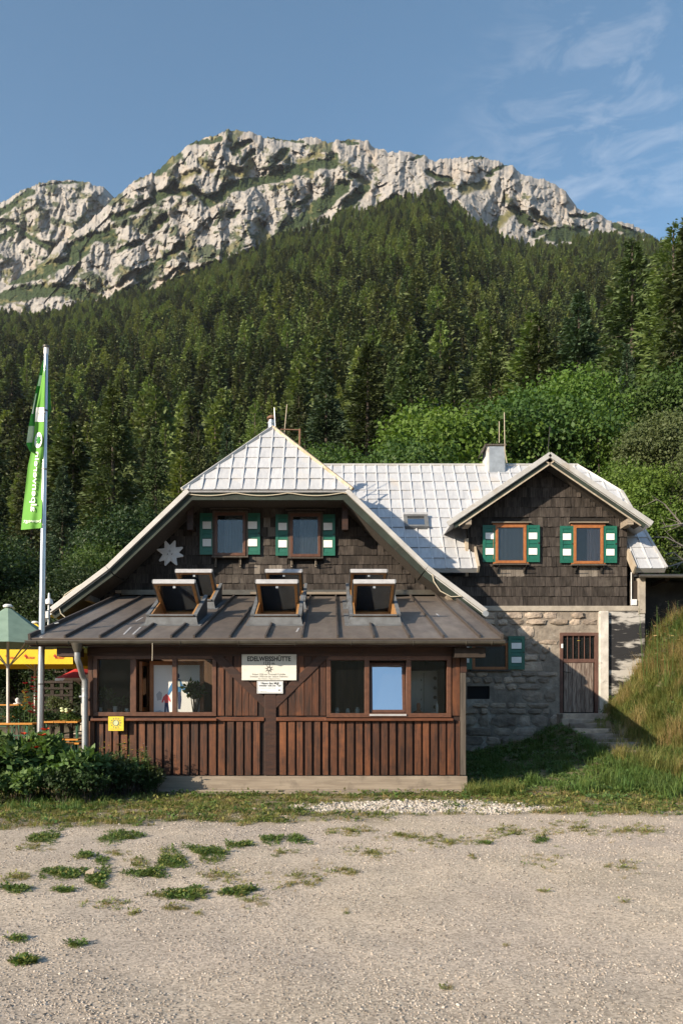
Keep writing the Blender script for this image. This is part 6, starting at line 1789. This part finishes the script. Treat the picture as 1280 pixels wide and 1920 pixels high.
yg_ = 15.95
parasol('green_parasol', XS(15,yg_), yg_, ZS(1203,yg_-1.15), ZS(1137,yg_), 1.25, 8, math.pi/8, 'canvas_green', 'faded green parasol at the left edge beside the flagpole')
yy_ = 20.6; cyx = XS(135,19.3)-1.45
yel = parasol('yellow_parasol', cyx, yy_+.2, 2.93, 3.75, 2.05, 4, math.pi/4, 'canvas_yellow', 'yellow parasol with red printed valance behind the flagpole', val=.33)
for px_ in (-15, 22, 57, 112):
    yv_ = yy_+.2-2.05*math.sin(math.pi/4)-.012
    letters('lettering', 'Murauer', XS(px_,yv_), 2.765, yv_, .22, .075, 'ink_red', yel, bold=.02)
    MB().prism(star_poly(XS(px_,yv_)-.12, 2.80, yv_, .045, 4, .6), (0,.002,0)).build('printed_mark', M_['ink_red'], yel)
parasol('red_parasol', XS(150,23.0), 23.2, ZS(1271,22.3), ZS(1246,23), .75, 8, math.pi/8, 'canvas_red', 'small red and white parasol behind the downpipe', val=.07, hemmat='canvas_white')

def table(cx, cy, lx, ly, z_, label, kind='table', name='beer_table'):
    o = empty(name, (cx,cy,gz(cx,cy)), label, kind)
    k = 3 if kind == 'table' else 1; along_x = lx >= ly
    for i in range(k):
        if along_x: a, b = cy-ly/2+ly*i/k, cy-ly/2+ly*(i+1)/k; MB().box(cx-lx/2, cx+lx/2, a+.004, b-.004, z_-.03, z_).build('board', M_['table_orange'], o, bevel=.004)
        else: a, b = cx-lx/2+lx*i/k, cx-lx/2+lx*(i+1)/k; MB().box(a+.004, b-.004, cy-ly/2, cy+ly/2, z_-.03, z_).build('board', M_['table_orange'], o, bevel=.004)
    for s in (-1,1):
        for s2 in (-1,1):
            p = (cx+s*(lx/2-.12), cy+s2*(ly/2-.06))
            if not along_x: p = (cx+s*(lx/2-.06), cy+s2*(ly/2-.12))
            MB().bar((p[0],p[1],gz(*p)-.02),(p[0],p[1],z_-.031),.03,.03,up=(1,0,0)).build('leg', M_['table_leg_green'], o)
    MB().bar((cx-lx/2+.1,cy,z_-.25),(cx+lx/2-.1,cy,z_-.25),.025,.025).build('stretcher', M_['table_leg_green'], o) if along_x else MB().bar((cx,cy-ly/2+.1,z_-.25),(cx,cy+ly/2-.1,z_-.25),.025,.025).build('stretcher', M_['table_leg_green'], o)
    return o
table(XS(14,15.8), 15.85, 1.15, .55, ZS(1356.5,15.6), 'orange beer table at the left edge under the green parasol')
table(XS(118,16.0), 16.9, .72, 2.2, ZS(1353,15.8), 'orange beer table beside the downpipe at the end of the veranda')
table(XS(104,15.35), 15.36, .98, .26, ZS(1393,15.3), 'orange bench between the flagpole and the downpipe', 'bench', 'beer_bench')
table(XS(100,15.62), 15.68, 1.0, .24, ZS(1386,15.6), 'orange bench right behind the nearest bench at the flagpole', 'bench', 'beer_bench')
table(XS(8,20), 20.2, 1.0, .6, ZS(1321,20), 'orange table at the far end of the terrace', 'table', 'beer_table')
table(XS(4,19.2), 19.3, .7, .26, ZS(1343,19.2), 'orange bench in front of the far terrace table', 'bench', 'beer_bench')
lan = empty('lantern', (XS(30,20), 20.1, ZS(1320,20)), 'small white lantern on the far terrace table', 'lantern')
MB().lathe((XS(30,20), 20.1, ZS(1320.6,20)), [(.10,0),(.11,.02),(.03,.04),(.03,.07)], 10).build('foot', M_['white_plastic'], lan); MB().lathe((XS(30,20), 20.1, ZS(1316,20)), [(.05,0),(.06,.06),(.02,.1)], 10).build('globe', M_['white_plastic'], lan)
# pallet screen
scx0, scx1, ysn = XS(80,19.0), XS(133,19.0), 19.0
scr = empty('wooden_screen', ((scx0+scx1)/2, ysn, .7), 'dark wooden pallet screen behind the flagpole on the terrace', 'screen')
for k in range(4): xx = lerp(scx0, scx1, k/3.); MB().box(xx-.04, xx+.04, ysn, ysn+.06, .6, ZS(1276,ysn)).build('upright', M_['dark_wood'], scr)
for py_ in (1277,1289,1302,1315,1330): MB().box(scx0-.05, scx1+.05, ysn-.025, ysn-.001, ZS(py_+4,ysn), ZS(py_,ysn)).build('slat', M_['dark_wood'], scr)
MB().box(scx0, scx1, ysn-.25, ysn-.03, ZS(1343,ysn), ZS(1340,ysn)).build('shelf', M_['dark_wood'], scr)

# ------------------------------------------------------------------ unseen hills behind the camera, added so the panes mirror dark ground
ax_ = np.linspace(math.pi*.98, math.pi*2.02, 60); rad = np.array([120,190,270,360,480])
A_, R_ = np.meshgrid(ax_, rad)
Zh = np.array([-1,14,34,58,80])[:,None]*(.8+.35*fbm(A_*6, R_/150.0, 3)) - 1
Vh = np.stack([np.cos(A_)*R_, np.sin(A_)*R_, Zh], -1).reshape(-1,3); ny, nx = A_.shape; ii = np.arange(nx*ny).reshape(ny,nx)
fh = np_mesh('far_hills', Vh, np.stack([ii[:-1,:-1],ii[:-1,1:],ii[1:,1:],ii[1:,:-1]],-1).reshape(-1,4), [MATS['hill_soil']], True, {'col': hill_col(Vh[:,0], Vh[:,1])})
tag(link('far_hills', fh), kind='structure')
valley = grid_mesh('valley_floor', np.linspace(-520,520,14), np.linspace(-520,-40,9), lambda x, y: -2.2+0*x, [MATS['hill_soil']], True, {'col': lambda x, y: np.tile(np.array([[.06,.075,.03]]), (len(x),1))})
tag(link('valley_floor', valley), kind='structure')
# ------------------------------------------------------------------ plants, grass, gravel
sh_a = shrub_mesh('bed_shrub_a', 61, .62, 1.15, 2600, .135, 'shrub_leaf')
sh_b = shrub_mesh('bed_shrub_b', 62, .58, 1.05, 2400, .125, 'shrub_leaf')
sh_c = shrub_mesh('bed_shrub_c', 63, .50, .9, 2000, .085, 'broad_dark')
for pair, px_, D_, s, lb in ((sh_a,-30,13.5,1.12,'broad leafy bush cut by the left edge of the flower bed'),(sh_b,22,13.7,1.08,'leafy bush at the left end of the flower bed under the parasol pole'),
        (sh_a,78,13.8,1.02,'leafy bush in front of the foot of the flagpole'),(sh_b,135,13.7,.98,'leafy bush left of the downpipe foot'),(sh_c,190,13.9,.88,'darker bush under the yellow sign'),
        (sh_b,50,13.1,.70,'low leafy bush at the front of the flower bed'),(sh_c,118,13.15,.74,'low dark bush at the front of the flower bed below the orange flowers'),
        (sh_c,238,14.15,.72,'small dark bush at the right end of the flower bed'),(sh_b,-5,13.0,.62,'low bush at the front left corner of the flower bed'),(sh_c,165,13.25,.66,'low dark bush at the front right of the flower bed'),(sh_c,280,14.35,.46,'smallest bush leaning on the veranda boards')):
    x_ = XS(px_, D_); place_shrub('bed_shrub', pair, (x_, D_, gz(x_,D_)-.03), lb, 'bush', 'bushes in the flower bed', s, random.random()*6)
wd_a = shrub_mesh('tall_weed_a', 71, .34, .98, 620, .085, 'broad_olive'); wd_b = shrub_mesh('tall_weed_b', 72, .28, .8, 480, .07, 'shrub_leaf')
for pair, px_, D_, s, lb in ((wd_a,222,14.2,.98,'tall loose weed below the yellow sign'),(wd_b,258,14.3,1.05,'leafy weed growing up the boards right of the yellow sign'),(wd_a,288,14.4,.70,'small loose weed at the right end of the flower bed'),(wd_b,196,14.15,1.1,'leafy weed between the downpipe and the yellow sign')):
    x_ = XS(px_, D_); place_shrub('tall_weed', pair, (x_, D_, gz(x_,D_)-.03), lb, 'weed', 'weeds along the veranda boards', s, random.random()*6)
for k, (px_, py_, D_, s, mt, lb) in enumerate(((135,1348,16.2,.42,'broad_mid','pale flowering hydrangea behind the downpipe on the terrace'),(112,1325,18.6,.60,'broad_olive','yellow green plant on the shelf of the wooden screen'),
        (40,1350,18.3,.85,'broad_dark','dark bush on the terrace behind the parasol pole'),(92,1350,18.2,.7,'broad_dark','dark potted plant beside the wooden screen'))):
    pr = shrub_mesh('terrace_plant%d' % k, 80+k, .55, 1.0, 1200, .085, mt); x_ = XS(px_,D_)
    z_ = ZS(py_, D_); o = place_shrub('terrace_plant', pr, (x_, D_, max(gz(x_,D_)-.02, z_-s*.55)), lb, 'plant', None, s, k)
    if k == 0:
        rs_ = np.random.RandomState(3)
        for i in range(9):
            a = rs_.rand()*6.28; q = .45*rs_.rand()**.5
            MB().lathe((0,0,0), [(.03,-.04),(.10,0),(.09,.06),(.03,.09)], 9).build('flower_head', M_['petal_pale'], None, smooth=True)
            ob = COL.objects[-1]; ob.parent = o; ob.location = (q*math.cos(a), q*math.sin(a)-.15, .85+.2*rs_.rand())

def flower_plant(name, px_, D_, top_py, n, spread, petal, label, cat='flower', leafmat='shrub_leaf', fl=.035, seed=1, leaves=40, bunch=1, rise=.5):
    """upright stems with narrow leaves and blossoms"""
    r = np.random.RandomState(seed); x0 = XS(px_,D_); z0_ = gz(x0,D_); H = ZS(top_py,D_)-z0_
    o = empty(name, (x0,D_,z0_), label, cat)
    st = MB(); lv_p = []; lv_d = []; tops = []
    for i in range(n):
        a = r.rand()*6.28; q = spread*r.rand()**.6; h = H*(.6+.4*r.rand()) if i else H
        b0 = Vector((x0+q*.3*math.cos(a), D_+q*.3*math.sin(a), z0_-.03)); b2 = Vector((x0+q*math.cos(a), D_+q*math.sin(a), z0_+h)); b1 = b0.lerp(b2,.5)+Vector((r.randn()*.03, r.randn()*.03, .04))
        st.tube([b0,b1,b2], [.007,.005,.003], 5, False); tops.append(b2)
        for k in range(leaves//n):
            t = .1+.85*r.rand(); p = b0.lerp(b1, t*2) if t < .5 else b1.lerp(b2, t*2-1)
            lv_p.append(p); lv_d.append((r.randn(), r.randn(), .2*r.randn()+.2))
    st.build('stems', MATS['grass_deep'], o)
    lp = np.array([tuple(p) for p in lv_p]); ld = unit(np.array(lv_d)); lw = unit(np.cross(ld, np.array([0,0,1.0])+r.randn(len(ld),3)*.4))
    V, Fq = quads_from(lp, ld, lw, np.full(len(lp), .10)*(.6+.8*r.rand(len(lp))), np.full(len(lp), .032))
    link('leaves', np_mesh('leaves', V, Fq, [MATS[leafmat]], False, {'rnd': np.repeat(r.rand(len(lp)),4)}), o)
    fm_ = MB()
    for t in tops:
        for k in range(bunch):
            c = t + Vector((r.randn()*.03, r.randn()*.03, -rise*H*.35*r.rand() if bunch > 1 else 0)); m = 6
            for i in range(m):
                a = 6.283*i/m+r.rand(); d = Vector((math.cos(a), math.sin(a), .5)).normalized()*fl; w = Vector((-math.sin(a), math.cos(a), 0))*fl*.5
                fm_.add([c, c+d*.6+w, c+d, c+d*.6-w], [(0,1,2,3)])
    fm_.build('blossoms', M_[petal], o)
    return o
flower_plant('orange_lily', 55, 13.6, 1378, 5, .12, 'petal_orange', 'orange red flowers over the bushes left of the flagpole', seed=3, fl=.09)
flower_plant('orange_lily', 73, 13.6, 1370, 5, .13, 'petal_orange', 'bunch of red flowers right at the foot of the flagpole', seed=4, fl=.10)
flower_plant('climbing_rose', 57, 17.4, 1266, 6, .14, 'petal_red', 'climbing rose with dark red blossoms beside the flagpole', seed=5, fl=.085, leaves=120, bunch=3, rise=.7)
flower_plant('yellow_mullein', 46, 16.6, 1291, 1, .02, 'petal_yellow', 'slender yellow flower spire left of the flagpole', seed=6, fl=.03, leaves=14, bunch=26, rise=.9)
for k, (px_, tp, lb) in enumerate(((208,1392,'yellow flowering weed at the left under the window band'),(232,1380,'tallest yellow flowering weed below the yellow sign'),(262,1396,'weed with dry heads right of the yellow sign'),(285,1406,'thin weed with dry heads next to the veranda boards'),(246,1402,'small yellow weed between the tall weeds'))):
    flower_plant('wild_flower', px_, 14.30+.06*(k % 3), tp, 8, .22, ('petal_yellow','petal_yellow','dead_wood','dead_wood','petal_yellow')[k], lb, seed=20+k, fl=.03, leaves=170, leafmat='broad_olive')
for k, (px_, py_, D_, lb) in enumerate(((1252,1205,19.6,'tall dry grass stalk leaning on the bank at the right edge'),(1232,1190,20.4,'dry seed stalk in front of the shed wall'),(1212,1180,20.8,'dry seed stalk next to the corner of the wing'),(1265,1180,20.6,'tallest dry stalk before the shed'))):
    x0 = XS(px_,D_); z0_ = gz(x0,D_)
    flower_plant('dry_stalk', px_, D_, py_-55, 5, .22, 'dead_wood', lb, 'stalk', 'grass_dry', fl=.03, seed=40+k, leaves=30, bunch=6, rise=.5)

def tuft(seed, n, h, spread, bend, w, mat, hv=.4):
    r = np.random.RandomState(seed)
    a = r.rand(n)*6.283; q = spread*np.sqrt(r.rand(n)); b = np.stack([q*np.cos(a), q*np.sin(a), 0*q-.01], -1)
    d = r.rand(n)*6.283; L = h*(1-hv+2*hv*r.rand(n)); bd = bend*(.3+r.rand(n))
    dx = np.stack([np.cos(d), np.sin(d), 0*d], -1); sd = np.stack([-np.sin(d), np.cos(d), 0*d], -1)*w/2
    mid = b + dx*(bd*L*.3)[:,None] + np.array([0,0,1])*(L*.55)[:,None]; tip = b + dx*(bd*L)[:,None] + np.array([0,0,1])*(L*(1-.35*bd))[:,None]
    V = np.stack([b-sd, b+sd, mid+sd*.8, mid-sd*.8, tip], 1).reshape(-1,3); i = np.arange(n)*5
    Fq = np.concatenate([np.stack([i,i+1,i+2],-1), np.stack([i,i+2,i+3],-1), np.stack([i+3,i+2,i+4],-1)], 0)
    return np_mesh('tuft', V, Fq, [MATS[mat]], False, {'rnd': np.repeat(r.rand(n), 5)})
def weed(seed, n, r0, mat):
    r = np.random.RandomState(seed); a = r.rand(n)*6.283; q = r0*np.sqrt(r.rand(n)); p = np.stack([q*np.cos(a), q*np.sin(a), .01+.035*r.rand(n)], -1)
    dv = unit(np.stack([np.cos(a), np.sin(a), .35*r.randn(n)+.2], -1)+r.randn(n,3)*.4); wv_ = unit(np.cross(dv, np.array([0,0,1.0])+r.randn(n,3)*.3))
    V, Fq = quads_from(p, dv, wv_, np.full(n,.05)*(.5+r.rand(n)), np.full(n,.030)*(.5+r.rand(n)))
    return np_mesh('weed', V, Fq, [MATS[mat]], False, {'rnd': np.repeat(r.rand(n), 4)})
kinds = [tuft(1,26,.050,.07,.9,.0055,'grass'), tuft(2,26,.070,.07,.8,.0055,'grass'), tuft(3,22,.055,.07,1.0,.0055,'grass_deep'), weed(4,22,.08,'grass_deep'), weed(5,18,.08,'grass'), tuft(6,16,.065,.06,1.0,.005,'grass_dry'),
         tuft(7,34,.30,.10,.8,.008,'grass'), tuft(8,34,.42,.12,.9,.009,'grass'), tuft(9,30,.36,.12,.9,.010,'grass_deep'), tuft(10,20,.60,.12,.7,.007,'grass_dry'), weed(11,60,.16,'shrub_leaf'), tuft(12,30,.22,.10,.9,.008,'grass_deep')]
r = np.random.RandomState(77)
pos = []; idx = []; scl = []
def addp(x, y, kind_choices, s0, s1):
    z = ground(x, y); n = len(x)
    pos.append(np.stack([x,y,z],-1)); idx.append(np.array(kind_choices)[r.randint(0,len(kind_choices),n)]); scl.append(r.uniform(s0,s1,n))
# strip along the house
n = 26000; x = r.uniform(-9.5, 9.5, n); y = r.uniform(9.6, 15.0, n)
dens = grass_mask(x,y) * np.clip(.62+.75*fbm(x/.6, y/.5, 3) - .25*sstep(-3,0,-np.abs(x-.5)), .1, 1)
veg = (r.rand(n) < dens*.85) & ~((y > 14.75) & (x > -4.8) & (x < 2.6))
x, y = x[veg], y[veg]; addp(x, y, [0,0,1,1,2,3,4,5,5,5], .6, 1.25)
# scattered patches on the gravel (rows and columns of the photograph, laid on the ground)
PAT = [(122,1639,48,9,1),(185,1648,22,12,1),(320,1615,32,13,1),(280,1640,32,8,1),(350,1675,42,9,1),(443,1672,34,8,1),(390,1600,38,12,1),(450,1585,22,7,1),(30,1670,30,5,1),(118,1670,18,4,1),(30,1648,28,7,.6),(160,1605,15,7,1),
       (190,1615,12,5,1),(45,1805,18,6,1),(141,1775,9,4,1),(31,1760,9,3,1),(85,1570,34,11,1),(225,1570,38,10,1),(510,1575,25,7,1),(557,1575,18,8,1),(530,1600,22,6,.4),(300,1680,20,5,.5),(332,1702,20,4,.6),(247,1710,12,3,.5),(368,1711,9,3,.6),
       (420,1645,50,15,.15),(560,1650,60,25,.10),(480,1690,40,12,.10),(200,1695,35,8,.2),(215,1600,25,8,.3),(260,1620,20,10,.5),(1012,1575,14,5,1),(912,1581,10,5,1),(700,1600,50,12,.25),(640,1635,14,6,.5),(655,1560,40,10,.6),(760,1570,50,8,.5),
       (960,1560,60,12,.4),(1080,1555,70,14,.3),(1200,1560,60,12,.3),(1020,1615,50,20,.08),(840,1580,60,14,.3),(1170,1690,5,2,.5),(950,1770,6,2,.6),(835,1854,8,2,.5),(1015,1672,8,3,.6),(1140,1628,8,3,.5),(885,1608,8,4,.5),(660,1640,12,6,.5),(650,1712,6,3,.5),(1180,1630,40,12,.1),(60,1590,30,8,.35)]
for (px_, py_, rx, ry, dn) in PAT:
    m = int(max(3, rx*ry*.55*dn)); a = r.rand(m)*6.283; ph = r.rand(3)*6.28; q = r.rand(m)**.62*(1+.34*np.sin(2*a+ph[0])+.28*np.sin(3*a+ph[1])+.2*np.sin(5*a+ph[2]))*(.8+.4*r.rand(m))
    pxs = px_ + rx*q*np.cos(a); pys = py_ + ry*q*np.sin(a); yy = EYE*F/(pys-HZ); xx = (pxs-CX)*yy/F
    addp(xx, yy, [0,2,3,3,3,4] if dn > .7 else [0,0,4,5,5], .28, .62)
# grassy bank, wilder towards the shed
n = 15000; x = r.uniform(2.7, 13.5, n); y = r.uniform(13.2, 22.6, n)
bankd = sstep(4.0, 6.0, x - .35*(y-14)) * sstep(13.3, 14.6, y)
path_ = (1 - sstep(.0, .28, np.abs(x - 6.75) - .42)) * sstep(16.5, 17.5, y)
inh = ((x < wx(1206)) & (y > YW-.25)) | ((y > 22.5))
keep = (r.rand(n) < bankd*(1-.9*path_)) & ~inh
xb_, yb2 = x[keep], y[keep]; dry = fbm(xb_/1.3, yb2/1.3+3, 3) + .25*sstep(7,9,xb_)
tall = sstep(14.2, 16.5, yb2) * sstep(5.5, 7.0, xb_ )
k1 = (tall < .4); addp(xb_[k1], yb2[k1], [1,1,2,3,11,11,10], .8, 1.5)
k2 = (tall >= .4) & (dry < .12); addp(xb_[k2], yb2[k2], [6,6,7,8,11,10], .6, 1.15)
k3 = (tall >= .4) & (dry >= .12); addp(xb_[k3], yb2[k3], [6,7,9,9,7], .6, 1.1)
# shaded yard between veranda and wing
n = 1500; x = r.uniform(2.8, 6.6, n); y = r.uniform(14.6, 21.6, n); path_ = np.abs(x-6.75) < .5
keep = (r.rand(n) < .8) & ~path_; addp(x[keep], y[keep], [3,10,10,11,2], .7, 1.2)
# tufts at the right corner of the veranda, along the ground beam and round the flower bed
n = 130; addp(r.uniform(2.5,3.5,n), r.uniform(14.2,15.0,n), [11,11,6,10], .6, 1.0)
n = 160; addp(r.uniform(-4.2,2.6,n), r.uniform(14.15,14.6,n), [3,4,10,1,5], .5, 1.0)
n = 500; addp(r.uniform(-8.5,-3.6,n), r.uniform(12.2,13.6,n), [11,10,2,1,2], .5, 1.0)
pos = np.concatenate(pos); idx = np.concatenate(idx); scl = np.concatenate(scl)
scatter('grass', pos, scl, r.rand(len(pos))*6.283, idx, kinds, 'patchy short grass, weeds and tall meadow grass on the bank', tilt=.08)

# gravel and stones
def stone_mesh(seed, mat):
    rr_ = np.random.RandomState(seed); bm = bmesh.new(); bmesh.ops.create_icosphere(bm, subdivisions=1, radius=1.0)
    for v in bm.verts: v.co *= (.75+.45*rr_.rand()); v.co.z *= .62
    me = bpy.data.meshes.new('pebble'); bm.to_mesh(me); bm.free(); me.materials.append(mat); return me
pmat('pebble', (.43,.375,.315), (.30,.255,.21), scale=9, rough=.95, rand=.42, spec=.2)
pmat('pebble_dark', (.20,.175,.15), (.13,.115,.10), scale=9, rough=.95, rand=.3, spec=.2)
pmat('pebble_white', (.48,.44,.39), (.37,.335,.29), scale=9, rough=.95, rand=.25, spec=.2)
pk = [stone_mesh(1, MATS['pebble']), stone_mesh(2, MATS['pebble']), stone_mesh(3, MATS['pebble']), stone_mesh(4, MATS['pebble_dark']), stone_mesh(5, MATS['pebble_white']), stone_mesh(6, MATS['pebble_white'])]
n = 62000; y = 3.6 + (12.4-3.6)*r.rand(n)**1.25; x = (r.uniform(-40,1320,n)-CX)*y/F
cl = fbm(x/.9, y/.6, 4); keep = r.rand(n) < np.clip(.55+1.1*cl, .08, 1); x, y = x[keep], y[keep]; n = len(x)
s = .0045 + .0050*r.rand(n)**2 + (r.rand(n) < .03)*.008*r.rand(n); s *= lerp(1.0, 1.35, sstep(5,11,y))
p1 = np.stack([x,y,ground(x,y)+s*.2],-1); i1 = np.array([0,1,2,0,1,2,3,4])[r.randint(0,8,n)]
n2 = 5200; x2 = r.uniform(-.9,4.1,n2); y2 = r.uniform(11.6,13.9,n2); w = white_patch(x2,y2); k = r.rand(n2) < w; x2, y2 = x2[k], y2[k]
s2_ = .012+.022*r.rand(len(x2))**2; p2 = np.stack([x2,y2,ground(x2,y2)+s2_*.3],-1); i2 = np.array([4,5,0,4,5])[r.randint(0,5,len(x2))]
pp_ = np.concatenate([p1,p2]); ss = np.concatenate([s,s2_])
scatter('gravel', pp_, ss, r.rand(len(pp_))*6.283, np.concatenate([i1,i2]), pk, 'loose pale gravel on the parking ground', tilt=.3)
for (px_, py_, w_, lb) in ((176,1642,.075,'grey stone lying in a grass patch on the gravel'),(477,1519,.05,'small white stone in the grass before the veranda')):
    y_ = EYE*F/(py_-HZ); x_ = XS(px_, y_)
    o = bpy.data.objects.new('field_stone', stone_mesh(int(px_), MATS['stone'])); COL.objects.link(o); o.location = (x_,y_,gz(x_,y_)+w_*.3); o.scale = (w_*1.2,w_,w_); tag(o, lb, 'stone')
# stone steps up to the door
stp = empty('door_steps', (6.75, 19, .6), 'worn stone steps and slabs leading up to the barred door', 'steps')
rr = random.Random(4)
for k in range(7):
    y_ = 17.6 + k*.62; x_ = 6.62 + rr.uniform(-.08,.08); z_ = max(gz(x_,y_), gz(x_+.3,y_))
    w = rr.uniform(.9,1.15); pl = []
    for i in range(9):
        a = 2*math.pi*i/9; pl.append((x_+.5*w*math.cos(a)*rr.uniform(.88,1.1), y_+.30*math.sin(a)*rr.uniform(.88,1.1), z_+.05))
    MB().prism(pl, (0,0,-.22)).build('step', M_['stone'], stp, bevel=.015)
MB().box(DR[0]-.1, DR[1]+.05, YW-.75, YW-.13, DR[2]-.35, DR[2]-.01).build('step', M_['stone'], stp, bevel=.02)

# pale dead branches reaching out beside the end of the silver roof
dt = empty('dead_tree', (XS(1296,24.5), 24.5, gz(XS(1296,24.5),24.5)), 'pale bare branches reaching over the shed from the right edge', 'tree')
rr = random.Random(8)
tb_ = [(XS(1296,24.5), 24.5, gz(XS(1296,24.5),24.5)-.2), tuple(P(1294,1040,24.5)), tuple(P(1288,940,24.5))]
MB().tube(tb_, [.09,.06,.03], 7).build('trunk', M_['dead_wood'], dt, smooth=True)
for (a, b, c) in (((1292,1000),(1245,945),(1222,930)),((1292,1030),(1250,1008),(1226,1006)),((1292,1050),(1255,1062),(1230,1058)),((1291,980),(1262,985),(1238,990)),((1293,1060),(1262,1036),(1246,1040))):
    p0, p1, p2 = P(*a,24.5), P(b[0],b[1],24.2), P(c[0],c[1],24.0)
    br = MB().tube([p0,p1,p2], [.03,.018,.006], 5).build('branch', M_['dead_wood'], dt)
    tw = MB()
    for k in range(5):
        q = p0.lerp(p1, .3+.14*k) if k < 3 else p1.lerp(p2, (k-2)*.3); tw.tube([q, q+Vector((rr.uniform(-.5,.0), rr.uniform(-.2,.2), rr.uniform(-.25,.4)))], [.01,.003], 4, False)
    tw.build('twig', M_['dead_wood'], br)
# ------------------------------------------------------------------ thin morning haze over the valley
hzm, N, L = new_mat('haze')
out = N.new('ShaderNodeOutputMaterial'); pv = N.new('ShaderNodeVolumePrincipled')
pv.inputs['Color'].default_value = (.80,.86,.95,1); pv.inputs['Density'].default_value = .00005; pv.inputs['Anisotropy'].default_value = .2
L.new(pv.outputs[0], out.inputs['Volume'])
hz = MB().box(-1400, 1400, -620, 2050, -8, 900).build('haze', hzm)
tag(hz, 'thin pale haze filling the air over the valley', None, None, 'stuff')
